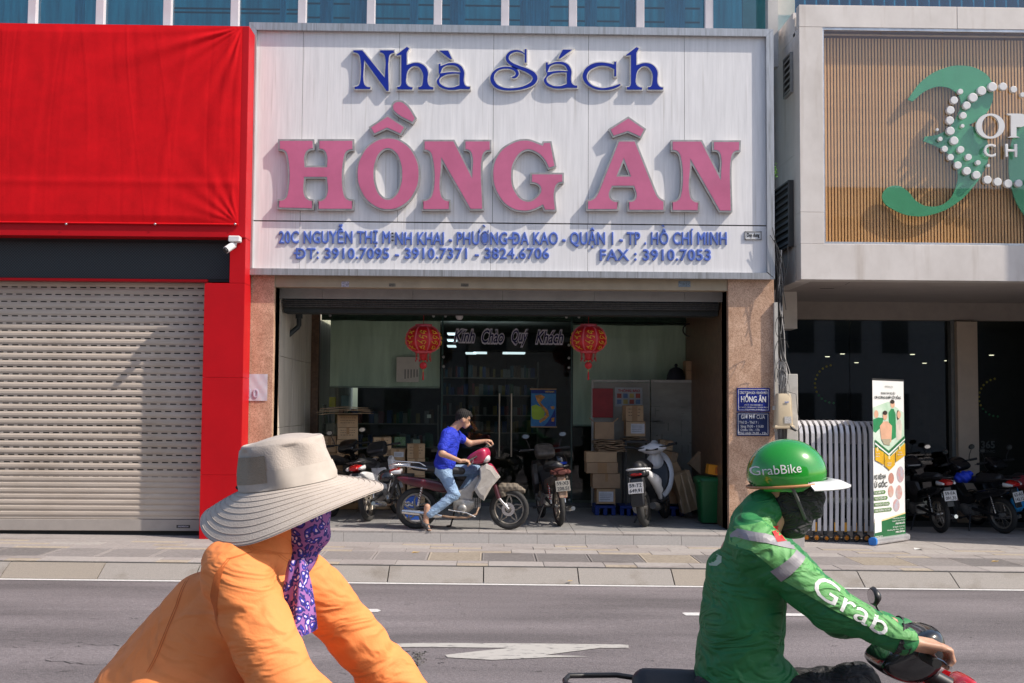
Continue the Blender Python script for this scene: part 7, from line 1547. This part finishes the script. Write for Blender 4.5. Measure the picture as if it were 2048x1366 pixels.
sdf_obj('trousers', [('c', G(1520, 1420, -.1), G(1712, 1378, -.2), .11, .082), ('c', G(1712, 1368, -.2), G(1735, 1560, -.2), .08, .06), ('c', G(1500, 1400, .1), G(1712, 1370, .2), .11, .082), ('c', G(1712, 1370, .2), G(1735, 1560, .2), .08, .06)], blkc, gr_p, .013, .04, lambda g: .004 * np.sin(g[..., 0] * 60 + g[..., 2] * 30), world=True)
sdf_obj('face_mask', [('e', tuple(hd_ + Vector((.025, 0, -.045))), (.105, .086, .10)), ('c', tuple(hd_ + Vector((.07, 0, -.06))), tuple(hd_ + Vector((.085, 0, -.10))), .055, .045), ('c', tuple(hd_ + Vector((0, 0, -.09))), tuple(hd_ + Vector((.01, 0, -.15))), .085, .07), ('-', 'c', tuple(hd_ + Vector((.085, -.3, .052))), tuple(hd_ + Vector((.085, .3, .052))), .068, .068)], blkc, gr_p, .008, .03, lambda g: .004 * np.sin(g[..., 2] * 80 + g[..., 0] * 50 + 1.5 * np.sin(g[..., 0] * 40)), world=True)
hg = M('helmet_green', (.012, .26, .02), .16, var=.05, coat=.9); hw = M('helmet_white', (.70, .70, .72), .3)
hcn = Vector(G(1574, 948)); TY = Matrix.Rotation(R(-4), 4, 'Y')
shell = sdf_obj('helmet_shell', [('e', tuple(hcn + Vector((-.002, 0, .0))), (.155, .127, .137), TY), ('-', 'c', tuple(hcn + Vector((-.35, 0, -.125))), tuple(hcn + Vector((.35, 0, -.085))), .085, .085), ('-', 'c', tuple(hcn + Vector((.10, -.4, -.125))), tuple(hcn + Vector((.10, .4, -.125))), .09, .09), ('-', 'e', tuple(hcn + Vector((0, .0, -.24))), (.30, .3, .19))], hg, gr_p, .0065, .0, world=True, smooth=2)
vs = []
for k in range(15):
    a_ = R(-75 + 150 * k / 14)
    for j, (rr, dz, tt) in enumerate(((.145, .0, 0), (.20, -.010, 0), (.240, -.028, 0), (.240, -.034, 0), (.20, -.017, 0), (.145, -.008, 0))): vs.append(tuple(hcn + Vector((.012 + rr * math.cos(a_) * (1 if j in (0, 5) else 1 - .12 * abs(math.sin(a_))), rr * math.sin(a_) * (.86 if j in (0, 5) else .62), -.012 + dz - .012 * abs(math.sin(a_))))))
MB().add(vs, [(i * 6 + k, i * 6 + (k + 1) % 6, (i + 1) * 6 + (k + 1) % 6, (i + 1) * 6 + k) for i in range(14) for k in range(6)], 0, True).build('helmet_visor', hw, gr_p)
sb = BVHTree.FromPolygons([v.co.copy() for v in shell.data.vertices], [tuple(p.vertices) for p in shell.data.polygons])
a = on_y(1512, 953, GYc - .13); b = on_y(1612, 930, GYc - .13); project('helmet_lettering', text_me('GrabBike', a.x, a.z, .034, (b - a).length * .9, -.10, .03), M('print_white', '#000'), gr_p, sb, None, None, .004, 1)
MB().tube([tuple(hcn + Vector((-.155 * math.cos(t), -.128 * math.sin(t), -.052 + .012 * (1 - math.cos(t))))) for t in [R(-60 + 15 * k) for k in range(13)]], .006, 6).build('helmet_trim', M('trim_orange', (.45, .2, .08), .5), gr_p)
for s_ in (-1, 1): MB().tube([tuple(hcn + Vector((-.01, s_ * .118, -.045))), tuple(hcn + Vector((.015, s_ * .112, -.10))), tuple(hcn + Vector((.05, s_ * .07, -.165))), tuple(hcn + Vector((.06, s_ * .01, -.185)))], .007, 6).build('chin_strap', M('strap_grey', (.10, .10, .10), .7), gr_p)
MB().lathe(tuple(hd_ + Vector((.090, -.036, .018))), [(0, -.006), (.009, -.004), (.011, .002)], 10, 'y').build('eye', M('eye_dark', '#000'), gr_p)
MB().tube([tuple(hd_ + Vector((.075, -.05, .034))), tuple(hd_ + Vector((.093, -.038, .038))), tuple(hd_ + Vector((.103, -.02, .034)))], .005, 6).build('eyebrow', hairm, gr_p)
redp = M('red_bike_paint', (.48, .008, .012), .2, coat=.8, var=.06)
BS = 1.0; gxc = G(1795, 1290)[0]; gzc = G(1795, 1290)[2]
gbike = make_bike('black and red motorbike ridden by the green jacketed rider', (G(1600, 1366)[0] + .02, GYc, SL * 1.6), 0, gls, redp, redp, fs=.28, scale=BS, plate=('59-F1', '236.90'), grips=None, hz=.95, mirrors='far', stalk=.12)
# its handlebar unit is dark; use the real grip points for the hands
for o in gbike.children:
    if o.name.startswith('handle_cowl'): o.data.materials[0] = gls
gl_ = gbike.location
gripR = Vector((gl_.x + BS * (.10 + .28), GYc - BS * .34, gl_.z + BS * .95)); gripL = Vector((gripR.x, GYc + BS * .34, gripR.z))
hand_on_grip('hand', gr_p, tuple(gripR + Vector((.03, .05, .01))), (0, -1, 0), (1, 0, -.25), wR_, skin, 1.12, .005)
hand_on_grip('hand', gr_p, tuple(gripL + Vector((.03, -.05, .01))), (0, 1, 0), (1, 0, -.25), wL_, skin, 1.12, .006)

# ---- rider in orange with the sun hat (near left)
OYc = -11.6
def O(px, py, dy=0): return pt(px, py, OYc + dy)
orp = thing('person', 'rider in an orange hooded jacket, beige sun hat and purple floral mask', 'person', O(400, 1366))
orm_ = M('orange_jacket', (.88, .29, .085), .78, var=.08, scale=4, col2=(.78, .23, .06), bump=.1, bscale=160, wrinkle=.35, wscale=3.2, wstretch=(1, 1, 2.2), wrot=.5)
osR, oeR, owR = O(478, 1165, -.17), O(580, 1400, -.26), O(770, 1500, -.30)
osL, oeL, owL = O(622, 1170, .15), O(768, 1345, .30), O(900, 1470, .26)
oh = Vector(O(566, 1012))
def ofold(g):
    x, y, z = g[..., 0], g[..., 1], g[..., 2]
    return groove(x, y, z, 17, .88, -.46, .009, 0.0) + groove(x, y, z, 29, .80, -.60, .006, 1.7) + groove(x, y, z, 40, .95, .30, .004, 4.1)
sdf_obj('body', [('e', tuple(oh), (.092, .075, .112)), ('c', tuple(oh + Vector((.04, 0, -.05))), tuple(oh + Vector((.06, 0, -.085))), .05, .035), ('c', tuple(oh + Vector((.085, 0, -.02))), tuple(oh + Vector((.10, 0, -.035))), .010, .013), ('c', tuple(oh + Vector((-.02, 0, -.08))), O(500, 1110), .055, .06), ('c', O(490, 1180), O(400, 1420), .12, .12),
    ('c', osR, oeR, .05, .042), ('c', oeR, owR, .042, .028), ('c', osL, oeL, .05, .042), ('c', oeL, owL, .042, .028)], skin, orp, .013, .03, world=True)
oj = sdf_obj('hooded_jacket', [('c', O(505, 1165, -.05), O(400, 1400, -.02), .130, .165), ('c', O(520, 1180, .06), O(430, 1420, .06), .130, .165), ('c', O(412, 1225, 0), O(300, 1400, 0), .115, .165), ('c', O(460, 1130, -.14), O(585, 1140, .13), .078, .074), ('c', O(350, 1440, -.08), O(450, 1440, -.08), .18, .18), ('c', O(360, 1440, .08), O(450, 1440, .08), .18, .18),
    ('c', osR, oeR, .096, .090), ('c', oeR, owR, .090, .07), ('c', osL, oeL, .088, .084), ('c', oeL, owL, .082, .06), ('c', O(490, 1105), O(545, 1060), .085, .095)], orm_, orp, .011, .04, ofold, world=True)
sdf_obj('hood', [('e', tuple(oh + Vector((-.022, 0, -.008))), (.105, .098, .128)), ('c', tuple(oh + Vector((-.03, 0, -.10))), O(505, 1120), .085, .09), ('-', 'e', tuple(oh + Vector((.11, 0, -.02))), (.075, .07, .10))], orm_, orp, .009, .03, lambda g: .004 * np.sin(g[..., 2] * 60 + g[..., 0] * 50), world=True)
ob_t = BVHTree.FromPolygons([v.co.copy() for v in oj.data.vertices], [tuple(p.vertices) for p in oj.data.polygons])
seam = M('orange_seam', (.62, .15, .03), .8)
for line in ([(452, 1118), (428, 1150), (418, 1195), (424, 1245), (440, 1290)], [(452, 1118), (490, 1108), (535, 1122), (560, 1150)], [(468, 1085), (490, 1104), (530, 1118), (566, 1128)], [(330, 1180), (310, 1250), (285, 1330), (270, 1366)]):
    ln = []
    for a_, b_ in zip(line, line[1:]):
        for k in range(5): t = k / 5; ln.append((a_[0] + (b_[0] - a_[0]) * t, a_[1] + (b_[1] - a_[1]) * t))
    for off in (0, 5): project('seam', poly_me([(x + off, y) for x, y in ln] + [(x + off + 1.6, y + 1) for x, y in ln[::-1]], OYc - .25), seam, orp, ob_t, None, None, .0015, 0)
# floral mask
fl = bpy.data.materials.new('floral_cotton'); fl.use_nodes = True; n = fl.node_tree.nodes; l = fl.node_tree.links; tc = n.new('ShaderNodeTexCoord')
v1 = n.new('ShaderNodeTexVoronoi'); v1.inputs['Scale'].default_value = 58; wn = n.new('ShaderNodeTexNoise'); wn.inputs['Scale'].default_value = 22; wm = n.new('ShaderNodeVectorMath'); wm.operation = 'MULTIPLY_ADD'; wm.inputs[1].default_value = (.05, .05, .05); l.new(tc.outputs['Object'], wn.inputs['Vector']); l.new(wn.outputs['Color'], wm.inputs[0]); l.new(tc.outputs['Object'], wm.inputs[2]); l.new(wm.outputs[0], v1.inputs['Vector']); v2 = n.new('ShaderNodeTexNoise'); v2.inputs['Scale'].default_value = 30; l.new(tc.outputs['Object'], v2.inputs['Vector'])
r1 = n.new('ShaderNodeValToRGB'); r1.color_ramp.interpolation = 'CONSTANT'; E_ = r1.color_ramp.elements; E_[0].color = (.70, .55, .68, 1); E_[1].position = .33; E_[1].color = (.04, .035, .38, 1); e3 = E_.new(.45); e3.color = (.02, .02, .16, 1); e4 = E_.new(.62); e4.color = (.30, .12, .36, 1)
ad = n.new('ShaderNodeMath'); ad.operation = 'MULTIPLY_ADD'; ad.inputs[1].default_value = .9; l.new(v1.outputs['Distance'], ad.inputs[0]); sb_ = n.new('ShaderNodeMath'); sb_.operation = 'MULTIPLY'; sb_.inputs[1].default_value = .25; l.new(v2.outputs['Fac'], sb_.inputs[0]); l.new(sb_.outputs[0], ad.inputs[2]); l.new(ad.outputs[0], r1.inputs[0])
l.new(r1.outputs[0], n['Principled BSDF'].inputs['Base Color']); n['Principled BSDF'].inputs['Roughness'].default_value = .8
sdf_obj('face_mask', [('e', tuple(oh + Vector((.062, 0, -.03))), (.072, .085, .095)), ('c', tuple(oh + Vector((.07, 0, -.08))), tuple(oh + Vector((.045, -.02, -.155))), .060, .045), ('-', 'c', tuple(oh + Vector((.14, -.3, .06))), tuple(oh + Vector((.14, .3, .06))), .05, .05), ('-', 'c', tuple(oh + Vector((-.09, -.3, -.04))), tuple(oh + Vector((-.09, .3, -.04))), .09, .09)], fl, orp, .008, .03, lambda g: .003 * np.sin(g[..., 2] * 80), world=True)
sc0 = O(590, 1140, -.02)
MB().sheet(lambda u, v: (lambda P_: (P_[0], P_[1] - .035 * math.sin(u * math.pi) - .012 * math.sin(u * 9 + v * 4), P_[2]))(O(596 + (u - .5) * (30 + 46 * v ** .7) + 4 * v - 2, 1118 + 150 * v - 12 * (abs(u - .5) * 2) ** 3 * v, -.13 - .04 * v)), 22, 30).build('mask_flap', fl, orp)
# sun hat
hm = M('hat_beige', (.50, .44, .385), .85, var=.07, scale=6, bump=.2, bscale=220, col2=(.41, .355, .31))
hatc = Vector(O(577, 968)); TM = Matrix.Rotation(R(-9), 3, 'Y') @ Matrix.Rotation(R(3), 3, 'X') @ Matrix.Rotation(R(-20), 3, 'Z')
def hat_pt(u, v):        # v: 0 crown centre .. 0.45 seam .. 1 brim edge
    th = 2 * math.pi * u; c, s = math.cos(th), math.sin(th)
    if v < .22: t = v / .22; r = .108 * t; z = .138 - .010 * t ** 3 - .006 * math.sin(th * 2 + 1) * t
    elif v < .30: t = (v - .22) / .08; r = .108 + .012 * math.sin(t * math.pi / 2); z = .128 - .014 * (1 - math.cos(t * math.pi / 2))
    elif v < .5: t = (v - .30) / .20; r = .120 + .020 * t; z = .114 - .114 * t; r += .004 * math.sin(th * 5 + z * 30) + .003 * math.sin(th * 9)
    else:
        t = (v - .5) / .5; r = .140 + .128 * t; z = -.052 * t ** 1.25 * (1 - .35 * max(0, c)) - .012 * t * math.sin(th * 3 + 1) - .075 * t ** 1.4 * max(0, -s) ** 1.5
        z = z * .8 - .012 * t; r *= 1 - .05 * t * max(0, -s)
    return r * c, r * s * .93, z
def hatf(u, v, d=0): p = TM @ Vector(hat_pt(u, v)); return (hatc.x + p.x, hatc.y + p.y, hatc.z + p.z - d)
hat = MB().sheet(lambda u, v: hatf(u, v), 120, 60).sheet(lambda u, v: hatf(u, .5 + v * .5, .004), 120, 20)
ho = hat.build('sun_hat', hm, orp, fix=False)
st_ = M('hat_stitch', (.47, .41, .36), .9)
for v_ in (.56, .62, .68, .74, .80, .86, .92, .98): MB().tube([tuple(Vector(hatf(k / 90, v_)) + Vector((0, 0, .0008))) for k in range(91)], .0013, 4, caps=False).build('stitching', st_, ho)
MB().sheet(lambda u, v: tuple(Vector(hatc) + TM @ Vector((1.02 * hat_pt(u, .5 - .09 * v)[0], 1.02 * hat_pt(u, .5 - .09 * v)[1], hat_pt(u, .5 - .09 * v)[2] + .002))), 90, 3).build('hat_band', M('hat_band', (.45, .40, .35), .85, var=.1, scale=8), ho)
MB().sheet(lambda u, v: tuple(Vector(hatc) + TM @ Vector((1.03 * hat_pt(.60 + .16 * u, .46 - .13 * v)[0], 1.03 * hat_pt(.60 + .16 * u, .46 - .13 * v)[1], hat_pt(.60 + .16 * u, .46 - .13 * v)[2]))), 12, 8).build('vent_and_crown_shade', M('hat_vent_shade', (.30, .25, .19), .9, bump=.4, bscale=300), ho)  # square vent and shade on the crown's left side, painted as one patch
MB().tube([tuple(Vector(hatf(.46, .5)) + Vector((-.02 - .006 * k, -.02, .004 * math.sin(k)))) for k in range(5)], .006, 6).build('drawcord', blkc, ho)
sdf_obj('hair', [('c', O(478, 1062, -.06), O(505, 1092, -.085), .03, .018)], hairm, orp, .009, .0, world=True)
sdf_obj('trousers', [('c', O(390, 1500, -.1), O(640, 1480, -.18), .12, .085), ('c', O(640, 1480, -.18), O(660, 1750, -.18), .08, .06), ('c', O(390, 1500, .1), O(640, 1480, .18), .12, .085), ('c', O(640, 1480, .18), O(660, 1750, .18), .08, .06)], M('dark_trousers', (.04, .04, .06), .8), orp, .016, .04, world=True)
obk = make_bike('black motorbike under the orange rider at the bottom edge', (O(560, 1366)[0], OYc, 0), 0, gls, gls, gls, fs=.0, scale=.93, plate=('59-H1', '114.08'), mirrors=False)
og = obk.location
for s, w0 in ((-1, owR), (1, owL)): hand_on_grip('hand', orp, (og.x + .93 * .13, OYc + s * .93 * .29, .93 * .995), (0, s, 0), (1, 0, -.2), w0, skin, 1.05, .007)
